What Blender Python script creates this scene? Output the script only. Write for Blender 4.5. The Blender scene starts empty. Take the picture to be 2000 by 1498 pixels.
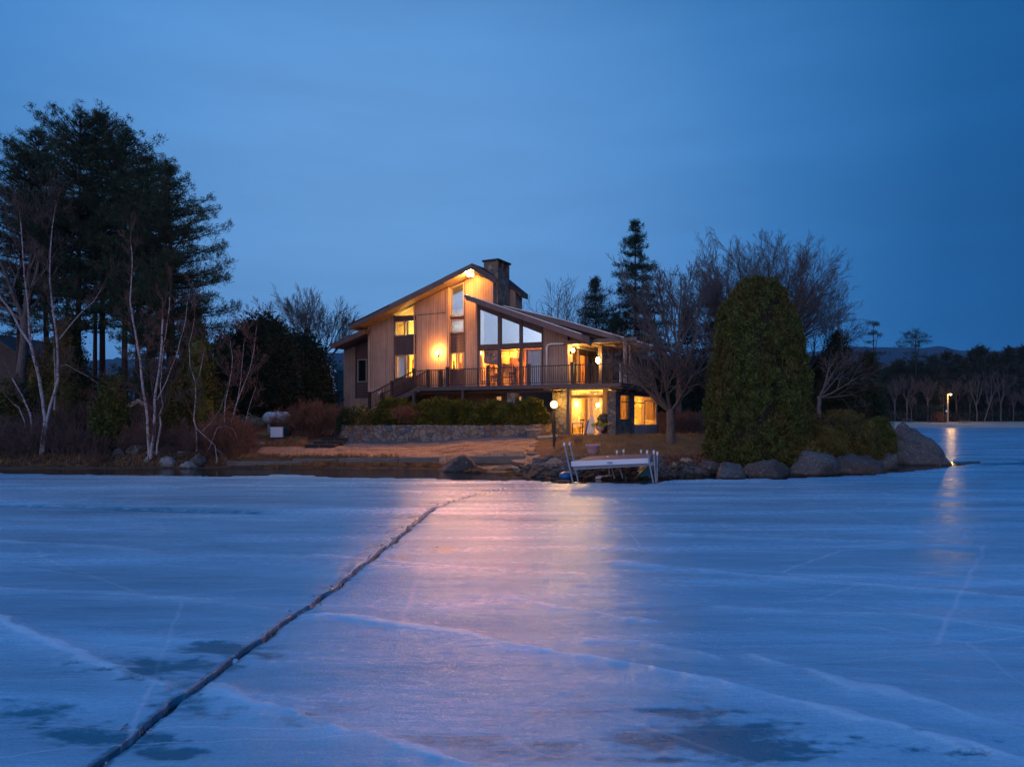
import bpy, math, random
import numpy as np
from mathutils import noise as mnoise, Vector
rad = math.radians
SC = bpy.context.scene
COL = SC.collection
F = 1340.0; HZ = 810.0; CH = 2.8

# ---------------------------------------------------------------- camera, sky, light
cam = bpy.data.cameras.new('camera'); co = bpy.data.objects.new('camera', cam); COL.objects.link(co)
cam.sensor_width = 36; cam.lens = F/2000*36; cam.shift_y = (HZ-749)/2000
co.location = (0, 0, CH); co.rotation_euler = (rad(90), 0, 0)
cam.clip_start = .1; cam.clip_end = 9000
SC.camera = co
SC.view_settings.view_transform = 'Standard'; SC.view_settings.look = 'None'
SC.view_settings.exposure = 0; SC.view_settings.gamma = 1
SC.cycles.max_bounces = 6; SC.cycles.transparent_max_bounces = 12
SC.cycles.sample_clamp_indirect = 4

class NT:
    def __init__(s, tree): s.t = tree; s.n = tree.nodes; s.l = tree.links
    def node(s, typ, **kw):
        n = s.n.new(typ)
        for k, v in kw.items():
            if k[0] == '_': setattr(n, k[1:], v)
            else: s.set(n.inputs[int(k[1:])] if k[0] == 'i' and k[1:].isdigit() else n.inputs[k.replace('__', ' ')], v)
        return n
    def set(s, sock, v):
        if isinstance(v, bpy.types.NodeSocket): s.l.new(v, sock)
        elif isinstance(v, (tuple, list)) and sock.type == 'RGBA' and len(v) == 3: sock.default_value = (*v, 1)
        else: sock.default_value = v
    def m(s, op, a, b=0.0, c=None, clamp=False):
        n = s.n.new('ShaderNodeMath'); n.operation = op; n.use_clamp = clamp
        s.set(n.inputs[0], a); s.set(n.inputs[1], b)
        if c is not None: s.set(n.inputs[2], c)
        return n.outputs[0]
    def mix(s, f, a, b, mode='MIX'):
        n = s.n.new('ShaderNodeMix'); n.data_type = 'RGBA'; n.blend_type = mode
        s.set(n.inputs[0], f); s.set(n.inputs[6], a); s.set(n.inputs[7], b)
        return n.outputs[2]
    def ramp(s, f, pts, interp='LINEAR'):
        n = s.n.new('ShaderNodeValToRGB'); cr = n.color_ramp; cr.interpolation = interp
        while len(cr.elements) < len(pts): cr.elements.new(.5)
        for e, (p, c) in zip(cr.elements, pts):
            e.position = p; e.color = (*c, 1) if isinstance(c, (tuple, list)) else (c, c, c, 1)
        s.set(n.inputs[0], f); return n.outputs[0]
    def mr(s, v, a, b, c=0.0, d=1.0, smooth=False):
        n = s.n.new('ShaderNodeMapRange')
        if smooth: n.interpolation_type = 'SMOOTHSTEP'
        s.set(n.inputs[0], v)
        for i, q in enumerate((a, b, c, d)): s.set(n.inputs[1+i], q)
        return n.outputs[0]
    def noise(s, vec, scale, detail=4, rough=.55, dist=0):
        n = s.n.new('ShaderNodeTexNoise'); s.set(n.inputs['Vector'], vec)
        n.inputs['Scale'].default_value = scale; n.inputs['Detail'].default_value = detail
        n.inputs['Roughness'].default_value = rough; n.inputs['Distortion'].default_value = dist
        return n.outputs[0]
    def mapv(s, vec, sc=(1, 1, 1), rot=(0, 0, 0)):
        n = s.n.new('ShaderNodeMapping'); s.set(n.inputs[0], vec)
        n.inputs['Scale'].default_value = sc; n.inputs['Rotation'].default_value = rot
        return n.outputs[0]

SUN_EL, SUN_ROT = -3.0, 213.0     # afterglow behind and to the left of the camera
w = bpy.data.worlds.new('World'); SC.world = w; w.use_nodes = True
W_ = NT(w.node_tree); W_.n.clear()
tc = W_.node('ShaderNodeTexCoord'); D = tc.outputs['Generated']
def dotdir(az, el):
    a, e = rad(az), rad(el)
    n = W_.node('ShaderNodeVectorMath', _operation='DOT_PRODUCT', i0=D, i1=(math.sin(a)*math.cos(e), math.cos(a)*math.cos(e), math.sin(e)))
    return n.outputs['Value']
sep = W_.node('ShaderNodeSeparateXYZ', i0=D)
g1 = W_.ramp(dotdir(-11, 13), [(0.0, (.020, .110, .330)), (.62, (.006, .092, .290)), (.74, (.016, .125, .360)), (.86, (.044, .200, .51)), (.96, (.106, .298, .645)), (1.0, (.132, .335, .68))])
east = W_.ramp(W_.mr(sep.outputs[0], -.1, 1.0), [(0, (1, 1, 1)), (.38, (.98, .98, .98)), (.60, (.66, .87, .91)), (.8, (.32, .68, .77)), (1, (.20, .56, .66))])
g2 = W_.mix(1.0, g1, east, 'MULTIPLY')
cl = W_.noise(W_.mapv(D, (1.2, 1.2, 7)), 1.6, 6, .6)
g2 = W_.mix(1.0, g2, W_.ramp(cl, [(.3, .93), (.7, 1.08)]), 'MULTIPLY')
# pale western afterglow, low over the lake behind the camera
gl = W_.m('POWER', W_.m('MAXIMUM', dotdir(-142, 9), 0.0), 1.6)
elm = W_.ramp(W_.mr(sep.outputs[2], -.05, .95), [(0, .9), (.1, 1.0), (.22, .7), (.45, .22), (.8, .05), (1, .02)])
glow = W_.mix(1.0, (1.0, .80, .74), W_.m('MULTIPLY', gl, elm), 'MULTIPLY')
g2 = W_.mix(1.0, g2, W_.ramp(sep.outputs[2], [(0, (1.22, 1.16, 1.08)), (.16, (1.03, 1.02, 1.01)), (.3, (1, 1, 1))]), 'MULTIPLY')
zen = W_.mix(1.0, (.045, .20, .56), W_.ramp(W_.m('MAXIMUM', dotdir(-150, 60), 0.0), [(.1, 0.0), (1, .9)]), 'MULTIPLY')
tot = W_.mix(1.0, W_.mix(1.0, g2, W_.mix(1.0, glow, (.85,)*3, 'MULTIPLY'), 'ADD'), zen, 'ADD')
nish = W_.node('ShaderNodeTexSky', _sky_type='NISHITA', _sun_disc=False)
nish.sun_elevation = rad(SUN_EL); nish.sun_rotation = rad(SUN_ROT)
b1 = W_.node('ShaderNodeBackground', Color=tot, Strength=1.0)
b2 = W_.node('ShaderNodeBackground', Color=nish.outputs[0], Strength=0.05)
ad = W_.node('ShaderNodeAddShader', i0=b1.outputs[0], i1=b2.outputs[0])
W_.node('ShaderNodeOutputWorld', Surface=ad.outputs[0])

sl = bpy.data.lights.new('afterglow_sun', 'SUN'); sl.energy = .75; sl.angle = rad(60); sl.color = (1, .70, .58)
so = bpy.data.objects.new('afterglow_sun', sl); COL.objects.link(so)
so.rotation_euler = (rad(80), 0, rad(-24))     # shines from behind-left towards the house

# ---------------------------------------------------------------- helpers
def W(x, y, d): return ((x-1000)/F*d, d, CH+(HZ-y)/F*d)
def Z(y, d): return CH+(HZ-y)/F*d
def DZ(y, z): return (CH-z)*F/(y-HZ)

def newmesh(name, V, Fc, mat, parent=None, smooth=False, loc=None):
    me = bpy.data.meshes.new(name)
    V = np.asarray(V, dtype=np.float32)
    if isinstance(Fc, np.ndarray):
        k = Fc.shape[1]; n = Fc.shape[0]
        me.vertices.add(len(V)); me.vertices.foreach_set('co', V.ravel())
        me.loops.add(n*k); me.loops.foreach_set('vertex_index', Fc.astype(np.int32).ravel())
        me.polygons.add(n); me.polygons.foreach_set('loop_start', np.arange(0, n*k, k, dtype=np.int32))
        me.update(calc_edges=True)
    else:
        me.from_pydata([tuple(map(float, v)) for v in V], [], Fc)
    me.materials.append(mat)
    if smooth: me.polygons.foreach_set('use_smooth', [True]*len(me.polygons))
    me.validate()
    o = bpy.data.objects.new(name, me); COL.objects.link(o)
    if parent is not None: o.parent = parent
    if loc is not None: o.location = loc
    return o

def tag(o, label=None, cat=None, group=None, kind=None):
    if label: o['label'] = label
    if cat: o['category'] = cat
    if group: o['group'] = group
    if kind: o['kind'] = kind
    return o
def thing(name, label, cat, loc=(0, 0, 0), rz=0, group=None):
    o = bpy.data.objects.new(name, None); COL.objects.link(o); o.empty_display_size = .2
    o.location = loc; o.rotation_euler = (0, 0, rz)
    return tag(o, label, cat, group)
def copy_tree(o, parent=None):
    c = o.copy(); COL.objects.link(c)
    if parent is not None: c.parent = parent
    for ch in [x for x in bpy.data.objects if x.parent == o]: copy_tree(ch, c)
    return c

class MB:
    def __init__(s): s.v = []; s.f = []
    def add(s, V, Fc):
        o = len(s.v); s.v += [tuple(v) for v in V]; s.f += [tuple(i+o for i in f) for f in Fc]; return s
    def box(s, x0, x1, y0, y1, z0, z1):
        V = [(x, y, z) for z in (z0, z1) for y in (y0, y1) for x in (x0, x1)]
        return s.add(V, [(0, 2, 3, 1), (4, 5, 7, 6), (0, 1, 5, 4), (2, 6, 7, 3), (0, 4, 6, 2), (1, 3, 7, 5)])
    def prism(s, poly, y0, y1):      # poly of (x, z), extruded along y
        n = len(poly)
        V = [(x, y0, z) for x, z in poly]+[(x, y1, z) for x, z in poly]
        return s.add(V, [tuple(range(n))[::-1], tuple(range(n, 2*n))]+[(i, (i+1) % n, n+(i+1) % n, n+i) for i in range(n)])
    def prismx(s, poly, x0, x1):     # poly of (y, z), extruded along x
        n = len(poly)
        V = [(x0, y, z) for y, z in poly]+[(x1, y, z) for y, z in poly]
        return s.add(V, [tuple(range(n)), tuple(range(n, 2*n))[::-1]]+[(i, n+i, n+(i+1) % n, (i+1) % n) for i in range(n)])
    def beam(s, a, b, w_, h_):
        a = Vector(a); b = Vector(b); d = (b-a).normalized()
        up = Vector((0, 0, 1)) if abs(d.z) < .95 else Vector((0, 1, 0))
        x = d.cross(up).normalized()*(w_/2); y = x.cross(d).normalized()*(h_/2)
        V = [p+q for p in (a, b) for q in (-x-y, x-y, x+y, -x+y)]
        return s.add([tuple(v) for v in V], [(3, 2, 1, 0), (4, 5, 6, 7), (0, 1, 5, 4), (1, 2, 6, 5), (2, 3, 7, 6), (3, 0, 4, 7)])
    def tube(s, pts, rs, n=8, cap=True):
        pts = [Vector(p) for p in pts]
        if not isinstance(rs, (list, tuple)): rs = [rs]*len(pts)
        o = len(s.v); ref = None
        for i, p in enumerate(pts):
            d = (pts[min(i+1, len(pts)-1)]-pts[max(i-1, 0)]).normalized()
            if ref is None: ref = Vector((0, 0, 1)) if abs(d.z) < .9 else Vector((1, 0, 0))
            x = d.cross(ref).normalized(); y = d.cross(x).normalized()
            for k in range(n):
                a = 2*math.pi*k/n; q = p+(x*math.cos(a)+y*math.sin(a))*rs[i]; s.v.append(tuple(q))
        for i in range(len(pts)-1):
            for k in range(n):
                a = o+i*n+k; b = o+i*n+(k+1) % n; s.f.append((a, b, b+n, a+n))
        if cap:
            s.f.append(tuple(o+k for k in range(n))[::-1]); e = o+(len(pts)-1)*n; s.f.append(tuple(e+k for k in range(n)))
        return s
    def lathe(s, c, prof, n=20):     # prof of (r, z)
        return s.tube([(c[0], c[1], c[2]+z) for r, z in prof], [max(r, .002) for r, z in prof], n) if False else s._lathe(c, prof, n)
    def _lathe(s, c, prof, n):
        o = len(s.v)
        for r, z in prof:
            for k in range(n):
                a = 2*math.pi*k/n; s.v.append((c[0]+r*math.cos(a), c[1]+r*math.sin(a), c[2]+z))
        for i in range(len(prof)-1):
            for k in range(n):
                a = o+i*n+k; b = o+i*n+(k+1) % n; s.f.append((a, b, b+n, a+n))
        s.f.append(tuple(o+k for k in range(n))[::-1]); e = o+(len(prof)-1)*n; s.f.append(tuple(e+k for k in range(n)))
        return s
    def sphere(s, c, r, n=16, m=10, sx=1, sy=1, sz=1):
        prof = [(r*math.sin(math.pi*i/m), -r*math.cos(math.pi*i/m)) for i in range(m+1)]
        o = len(s.v)
        for q, z in prof:
            for k in range(n):
                a = 2*math.pi*k/n; s.v.append((c[0]+max(q, .001)*math.cos(a)*sx, c[1]+max(q, .001)*math.sin(a)*sy, c[2]+z*sz))
        for i in range(m):
            for k in range(n):
                a = o+i*n+k; b = o+i*n+(k+1) % n; s.f.append((a, b, b+n, a+n))
        return s
    def build(s, name, mat, parent=None, smooth=False):
        return newmesh(name, s.v, s.f, mat, parent, smooth)

# numpy value noise
def _h(ix, iy, sd):
    n = (ix*374761393+iy*668265263+sd*1442695041) & 0xffffffff
    n = ((n ^ (n >> 13))*1274126177) & 0xffffffff
    return ((n ^ (n >> 16)) & 0xffff)/65535.0
def vnoise(x, y, sd=0):
    ix = np.floor(x).astype(np.int64); iy = np.floor(y).astype(np.int64); fx = x-ix; fy = y-iy
    fx = fx*fx*(3-2*fx); fy = fy*fy*(3-2*fy)
    a = _h(ix, iy, sd); b = _h(ix+1, iy, sd); c = _h(ix, iy+1, sd); d = _h(ix+1, iy+1, sd)
    return a+(b-a)*fx+(c-a)*fy+(a-b-c+d)*fx*fy
def fbm(x, y, o=4, sd=0):
    t = 0; a = .5; s = 0
    for k in range(o): t = t+a*vnoise(x, y, sd+k*17); s += a; a *= .5; x = x*2.03+3.1; y = y*2.03+7.7
    return t/s
def sstep(a, b, x):
    t = np.clip((x-a)/(b-a), 0, 1); return t*t*(3-2*t)
def polydist(X, Y, pts):
    best = np.full(X.shape, 1e9)
    for (ax, ay), (bx, by) in zip(pts[:-1], pts[1:]):
        dx, dy = bx-ax, by-ay; L = dx*dx+dy*dy+1e-9
        t = np.clip(((X-ax)*dx+(Y-ay)*dy)/L, 0, 1)
        best = np.minimum(best, (X-ax-t*dx)**2+(Y-ay-t*dy)**2)
    return np.sqrt(best)
def gpt(x, y, z=0.0):
    d = DZ(y, z); return ((x-1000)/F*d, d)

# ---------------------------------------------------------------- materials
def mat(name, color=(.5, .5, .5), rough=.7, spec=.3, metal=0, emit=None, es=0):
    m = bpy.data.materials.new(name); m.use_nodes = True
    p = m.node_tree.nodes['Principled BSDF']
    p.inputs['Base Color'].default_value = (*color, 1); p.inputs['Roughness'].default_value = rough
    p.inputs['Specular IOR Level'].default_value = spec; p.inputs['Metallic'].default_value = metal
    if emit: p.inputs['Emission Color'].default_value = (*emit, 1); p.inputs['Emission Strength'].default_value = es
    return m
def pm(name, fn, rough=.7, spec=.3, bumpd=.02):
    m = mat(name, rough=rough, spec=spec); t = NT(m.node_tree); p = t.n['Principled BSDF']
    O = t.node('ShaderNodeTexCoord').outputs['Object']
    r = fn(t, O)
    col, bump = r[0], r[1] if len(r) > 1 else None
    t.set(p.inputs['Base Color'], col)
    if bump is not None:
        b = t.node('ShaderNodeBump', Height=bump); b.inputs['Strength'].default_value = .9; b.inputs['Distance'].default_value = bumpd
        t.l.new(b.outputs[0], p.inputs['Normal'])
    if len(r) > 2 and r[2] is not None: t.set(p.inputs['Roughness'], r[2])
    return m
def noisy(name, c1, c2, scale=3, rough=.8, spec=.2, stretch=(1, 1, 1), bumpd=.01, det=6):
    def f(t, O):
        n = t.noise(t.mapv(O, stretch), scale, det, .6)
        return t.mix(t.mr(n, .3, .7), c1, c2), n
    return pm(name, f, rough, spec, bumpd)
def groove(c1, c2, pitch, axis):
    def f(t, O):
        s = t.node('ShaderNodeSeparateXYZ', i0=O)
        u = s.outputs[2] if axis == 'z' else t.m('ADD', s.outputs[0], s.outputs[1])
        fr = t.m('FRACT', t.m('DIVIDE', u, pitch))
        g = t.mr(fr, 0.0, .10) if axis != 'z' else fr
        n = t.noise(t.mapv(O, (6, 6, .5) if axis != 'z' else (.5, .5, 6)), 1.5, 6, .65)
        b = t.noise(O, .55, 6, .62); drip = t.noise(t.mapv(O, (3, 3, .25)), 1.3, 5, .6)
        col = t.mix(t.m('MULTIPLY', t.mr(n, .3, .75), .9), c1, c2)
        col = t.mix(1.0, col, t.ramp(b, [(.3, .74), (.7, 1.12)]), 'MULTIPLY'); col = t.mix(1.0, col, t.ramp(drip, [(.35, .84), (.55, 1.04)]), 'MULTIPLY')
        gd = t.mr(fr, 0.0, .14, .30, 1.0)
        return t.mix(1.0, col, gd, 'MULTIPLY'), t.m('ADD', g, t.m('MULTIPLY', n, .15))
    return f
def stone(scale, pal, mortar=(.16, .14, .12), mw=.05, two=False):
    def f(t, O):
        raw = O
        O = t.node('ShaderNodeVectorMath', _operation='ADD', i0=O, i1=t.node('ShaderNodeVectorMath', _operation='MULTIPLY', i0=t.node('ShaderNodeTexNoise', Vector=O, Scale=2.5).outputs[1], i1=(.25, .25, .25)).outputs[0]).outputs[0]
        v = t.node('ShaderNodeTexVoronoi', Vector=O, Scale=scale, Randomness=1.0)
        e = t.node('ShaderNodeTexVoronoi', _feature='DISTANCE_TO_EDGE', Vector=O, Scale=scale)
        s = t.node('ShaderNodeSeparateColor', i0=v.outputs['Color'])
        k = len(pal)
        c = t.ramp(s.outputs[0], [((i+.0)/k, p) for i, p in enumerate(pal)], 'CONSTANT')
        n = t.noise(O, scale*3, 8, .65)
        c = t.mix(1.0, c, t.ramp(n, [(.25, .6), (.75, 1.3)]), 'MULTIPLY')
        ed = t.mr(e.outputs[0], mw*.4, mw)
        if two:
            O2 = t.mapv(O, (1, 1, 1.5), (0, .5, 0)); v2 = t.node('ShaderNodeTexVoronoi', Vector=O2, Scale=scale*1.9, Randomness=1.0); e2 = t.node('ShaderNodeTexVoronoi', _feature='DISTANCE_TO_EDGE', Vector=O2, Scale=scale*1.9)
            s2 = t.node('ShaderNodeSeparateColor', i0=v2.outputs['Color']); c2 = t.ramp(s2.outputs[1], [((i+.0)/k, p) for i, p in enumerate(pal[::-1])], 'CONSTANT')
            # whole big stones are swapped for groups of small ones
            pick = t.m('GREATER_THAN', s.outputs[2], .55)
            c = t.mix(pick, c, t.mix(1.0, c2, t.ramp(n, [(.25, .6), (.75, 1.3)]), 'MULTIPLY'))
            ed = t.m('MINIMUM', ed, t.m('MAXIMUM', t.mr(e2.outputs[0], mw*.4, mw), t.m('SUBTRACT', 1, pick)))
        return t.mix(ed, mortar, c), t.m('ADD', t.mr(e.outputs[0], 0, mw*2.5), t.m('MULTIPLY', n, .4))
    return f
M = {}
M['siding'] = pm('vertical_board_siding', groove((.46, .305, .23), (.345, .23, .17), .21, 'x'), .75, .2, .012)
M['clap'] = pm('brown_clapboard', groove((.15, .090, .082), (.11, .068, .062), .24, 'z'), .6, .3, .03)
M['trim'] = noisy('brown_trim', (.105, .068, .062), (.075, .050, .048), 2, .5, .35)
M['fascia'] = noisy('fascia_board', (.185, .125, .105), (.13, .09, .08), 2, .55, .3)
M['drip'] = mat('drip_edge_metal', (.75, .74, .76), .35, .5)
M['roof'] = noisy('roof_shingle', (.06, .055, .06), (.035, .033, .036), 8, .9, .1)
M['soffit'] = pm('soffit_boards', groove((.40, .27, .16), (.30, .20, .12), .3, 'x'), .7, .2, .01)
M['frame'] = mat('window_frame_tan', (.40, .30, .25), .5, .3)
M['deckwood'] = noisy('deck_paint', (.115, .085, .082), (.07, .055, .058), 3, .55, .3)
M['rail'] = mat('rail_black_brown', (.035, .024, .022), .45, .4)
M['fstone'] = pm('fieldstone', stone(2.5, [(.22, .17, .13), (.12, .11, .11), (.25, .18, .12), (.19, .11, .07), (.10, .11, .13), (.20, .18, .165), (.26, .21, .16)], (.115, .095, .085), .02, True), .85, .2, .05)
M['cstone'] = pm('chimney_stone', stone(2.6, [(.30, .20, .14), (.20, .15, .12), (.34, .25, .17), (.25, .15, .10), (.16, .13, .12)], (.20, .15, .12), .03), .85, .2, .04)
def glassmat(name, fac, tint=(1, 1, 1), rough=.01, gc=(.95, .97, 1)):
    m = bpy.data.materials.new(name); m.use_nodes = True; t = NT(m.node_tree); t.n.clear()
    tr = t.node('ShaderNodeBsdfTransparent', Color=tint); gl = t.node('ShaderNodeBsdfGlossy', Color=gc, Roughness=rough)
    fr = t.node('ShaderNodeLayerWeight', Blend=.5); fr_ = t.m('ADD', .03, t.m('MULTIPLY', t.m('POWER', fr.outputs['Facing'], 5.0), .8))
    mx = t.node('ShaderNodeMixShader', i0=t.m('ADD', fr_, fac, clamp=True), i1=tr.outputs[0], i2=gl.outputs[0])
    t.node('ShaderNodeOutputMaterial', Surface=mx.outputs[0]); return m
M['glass'] = glassmat('clear_glass', .02); M['mirror_glass'] = glassmat('coated_glass', .70, (.8, .85, .9), .14, (.80, 1.0, 1.0))
M['dark_glass'] = glassmat('dim_glass', .05, (.3, .3, .3))
M['white'] = mat('white_paint', (.78, .76, .78), .45, .4)
M['alu'] = noisy('aluminium', (.34, .37, .41), (.24, .27, .31), 6, .4, .5)
M['blackmetal'] = mat('black_metal', (.015, .015, .017), .5, .4)
M['curtain'] = trans = pm('curtain_cloth', groove((.62, .55, .40), (.42, .36, .26), .16, 'x'), .9, .1, .04)
def translucent(m, col, k=.6):
    t = NT(m.node_tree); p = t.n['Principled BSDF']; o = [n for n in t.n if n.type == 'OUTPUT_MATERIAL'][0]
    tl_ = t.node('ShaderNodeBsdfTranslucent', Color=col); mx = t.node('ShaderNodeMixShader', i0=k, i1=p.outputs[0], i2=tl_.outputs[0]); t.l.new(mx.outputs[0], o.inputs[0])
translucent(M['curtain'], (.8, .62, .35))
M['shade'] = mat('window_shade', (.72, .74, .70), .9, .1)
M['wallin'] = noisy('interior_plaster', (.78, .66, .42), (.70, .58, .36), 1.5, .9, .1)
M['woodin'] = noisy('interior_wood', (.62, .33, .13), (.42, .21, .08), 2.5, .6, .3, (1, 1, 5))
M['darkwood'] = noisy('dark_wood', (.07, .035, .02), (.045, .022, .014), 4, .5, .3)
def lampm(name, c, s): return mat(name, (.9, .85, .7), .4, .3, 0, c, s)
M['lamp'] = lampm('lit_lamp_glass', (1, .62, .22), 60); M['globe'] = lampm('lit_globe_glass', (1, .60, .19), 7)
M['lampy'] = lampm('lit_yellow_lamp_glass', (1, .74, .28), 60)
M['bulb'] = lampm('lit_bulb', (1, .62, .2), 25); M['dimlit'] = lampm('dim_bulb', (1, .8, .4), 6)
def bark(name, c1, c2, sc=6, band=None):
    def f(t, O):
        n = t.noise(t.mapv(O, (2, 2, .5)), sc, 5, .6)
        c = t.mix(t.mr(n, .35, .65), c1, c2)
        if band:
            b = t.noise(t.mapv(O, (1.2, 1.2, 7)), 2.2, 4, .6); c = t.mix(t.mr(b, .57, .63), c, band)
        return c, n
    return pm(name, f, .85, .15, .02)
M['bark'] = bark('grey_bark', (.16, .13, .12), (.09, .07, .065)); M['barkd'] = bark('dark_bark', (.06, .045, .04), (.035, .027, .025))
M['birch'] = bark('birch_bark', (.46, .41, .42), (.25, .22, .23), 7, (.06, .045, .045))
M['twigred'] = bark('red_twig', (.24, .115, .07), (.15, .075, .05)); M['twig'] = bark('brown_twig', (.15, .095, .08), (.09, .06, .052))
def leaf(name, c1, c2, c3=None, sc=.8, patchy=False):
    m = mat(name, rough=.75, spec=.15); t = NT(m.node_tree); p = t.n['Principled BSDF']
    g = t.node('ShaderNodeNewGeometry'); O = t.node('ShaderNodeTexCoord').outputs['Object']
    c = t.mix(g.outputs['Random Per Island'], c1, c2)
    n = t.noise(O, sc, 3, .5)
    if c3: c = t.mix(t.mr(n, .48, .66), c, c3)
    if patchy: c = t.mix(1.0, c, t.ramp(t.noise(O, 3.2, 4, .6), [(.36, .45), (.50, .9), (.64, 1.25)]), 'MULTIPLY')
    t.set(p.inputs['Base Color'], c); return m
M['pine'] = leaf('pine_needles', (.026, .052, .028), (.050, .078, .040), (.070, .064, .032))
M['spruce'] = leaf('spruce_needles', (.016, .036, .028), (.030, .052, .036))
M['cedar'] = leaf('cedar_sprays', (.045, .064, .014), (.125, .138, .030), (.115, .088, .024), .7, True)
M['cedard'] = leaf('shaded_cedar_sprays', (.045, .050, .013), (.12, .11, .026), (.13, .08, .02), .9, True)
M['juniper'] = leaf('juniper_sprays', (.085, .075, .018), (.210, .150, .038), (.070, .080, .022), 1.1, True)
M['yew'] = leaf('yew_needles', (.075, .085, .010), (.20, .17, .022), (.045, .060, .010), 1.6, True)
M['darkgreen'] = leaf('dark_evergreen', (.014, .028, .014), (.026, .042, .020), (.04, .035, .016))
M['farleaf'] = leaf('far_forest_foliage', (.022, .032, .022), (.045, .048, .030), (.060, .045, .030), .08)
M['litter'] = leaf('dry_grass_blades', (.20, .11, .05), (.34, .20, .09), (.13, .07, .04), 1.2)
M['reed'] = leaf('dry_shore_grass', (.26, .12, .045), (.40, .20, .07), (.12, .06, .03), 1.5)
def rock(name, c1, c2, c3):
    def f(t, O):
        n = t.noise(O, 1.4, 8, .65); k = t.noise(O, 9, 6, .7)
        c = t.mix(t.mr(n, .35, .65), c1, c2); c = t.mix(t.mr(k, .52, .68), c, c3)
        s = t.noise(t.mapv(O, (1, 1, 6), (.5, .4, 0)), 1.2, 5, .7)
        c = t.mix(t.m('MULTIPLY', t.mr(s, .55, .62), .5), c, tuple(v*.45 for v in c1))
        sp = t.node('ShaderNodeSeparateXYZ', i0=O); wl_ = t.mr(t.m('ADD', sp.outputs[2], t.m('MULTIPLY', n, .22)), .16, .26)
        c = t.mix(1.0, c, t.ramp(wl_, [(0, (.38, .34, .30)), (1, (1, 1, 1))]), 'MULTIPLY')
        lich = t.noise(O, 5.5, 5, .6); c = t.mix(t.m('MULTIPLY', t.mr(lich, .60, .68), .55), c, (.26, .27, .22))
        return c, t.m('ADD', k, t.m('MULTIPLY', n, 2.0))
    return pm(name, f, .85, .25, .05)
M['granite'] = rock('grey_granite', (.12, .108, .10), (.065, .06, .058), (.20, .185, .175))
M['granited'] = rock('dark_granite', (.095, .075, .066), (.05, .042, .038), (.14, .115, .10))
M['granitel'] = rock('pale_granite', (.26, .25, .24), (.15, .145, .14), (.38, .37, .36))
M['tanrock'] = rock('tan_slab_rock', (.40, .27, .18), (.26, .18, .13), (.48, .36, .26))
M['timber'] = noisy('weathered_timber', (.21, .18, .15), (.10, .085, .075), 5, .85, .15, (.4, 1, 4), .02)
M['terra'] = noisy('pale_terracotta', (.52, .30, .30), (.42, .24, .25), 5, .7, .2)
M['concrete'] = noisy('concrete', (.42, .36, .30), (.30, .26, .22), 4, .85, .2)

# ---------------------------------------------------------------- foliage generators (numpy)
def leaves(cent, nrm, size, k, spread, rng, aspect=.45, out=.8):
    """k leaf quads round each centre; nrm biases the direction they point"""
    n = len(cent)*k
    c = np.repeat(cent, k, 0)+rng.normal(0, 1, (n, 3))*spread
    d = np.repeat(nrm, k, 0)*out+rng.normal(0, .6, (n, 3)); d /= np.linalg.norm(d, axis=1, keepdims=True)+1e-9
    s = np.cross(d, rng.normal(0, 1, (n, 3))); s /= np.linalg.norm(s, axis=1, keepdims=True)+1e-9
    L = size*rng.uniform(.6, 1.4, (n, 1)); wd = s*L*aspect*.5; dl = d*L
    V = np.stack([c-dl*.2, c+dl*.35+wd, c+dl*.9, c+dl*.35-wd], 1).reshape(-1, 3)
    return V, np.arange(n*4).reshape(-1, 4)
def tubes(S, n=4):
    """S: (m,8) p0 p1 r0 r1"""
    S = np.asarray(S, float); p0 = S[:, :3]; p1 = S[:, 3:6]; r0 = S[:, 6:7]; r1 = S[:, 7:8]
    d = p1-p0; d /= np.linalg.norm(d, axis=1, keepdims=True)+1e-9
    ref = np.where(np.abs(d[:, 2:3]) < .9, np.array([[0, 0, 1.]]), np.array([[1., 0, 0]]))
    x = np.cross(d, ref); x /= np.linalg.norm(x, axis=1, keepdims=True); y = np.cross(d, x)
    ring = []
    for P, R in ((p0-d*r0*.5, r0), (p1+d*r1*.5, r1)):
        for k in range(n):
            a = 2*math.pi*k/n; ring.append(P+(x*math.cos(a)+y*math.sin(a))*R)
    V = np.stack(ring, 1).reshape(-1, 3); m = len(S); b = (np.arange(m)*2*n)[:, None]
    Fc = np.concatenate([np.concatenate([b+k, b+(k+1) % n, b+n+(k+1) % n, b+n+k], 1) for k in range(n)], 0)
    return V, Fc
def joinVF(parts):
    o = 0; Vs = []; Fs = []
    for V, Fc in parts: Vs.append(V); Fs.append(Fc+o); o += len(V)
    return np.concatenate(Vs), np.concatenate(Fs)

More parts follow.
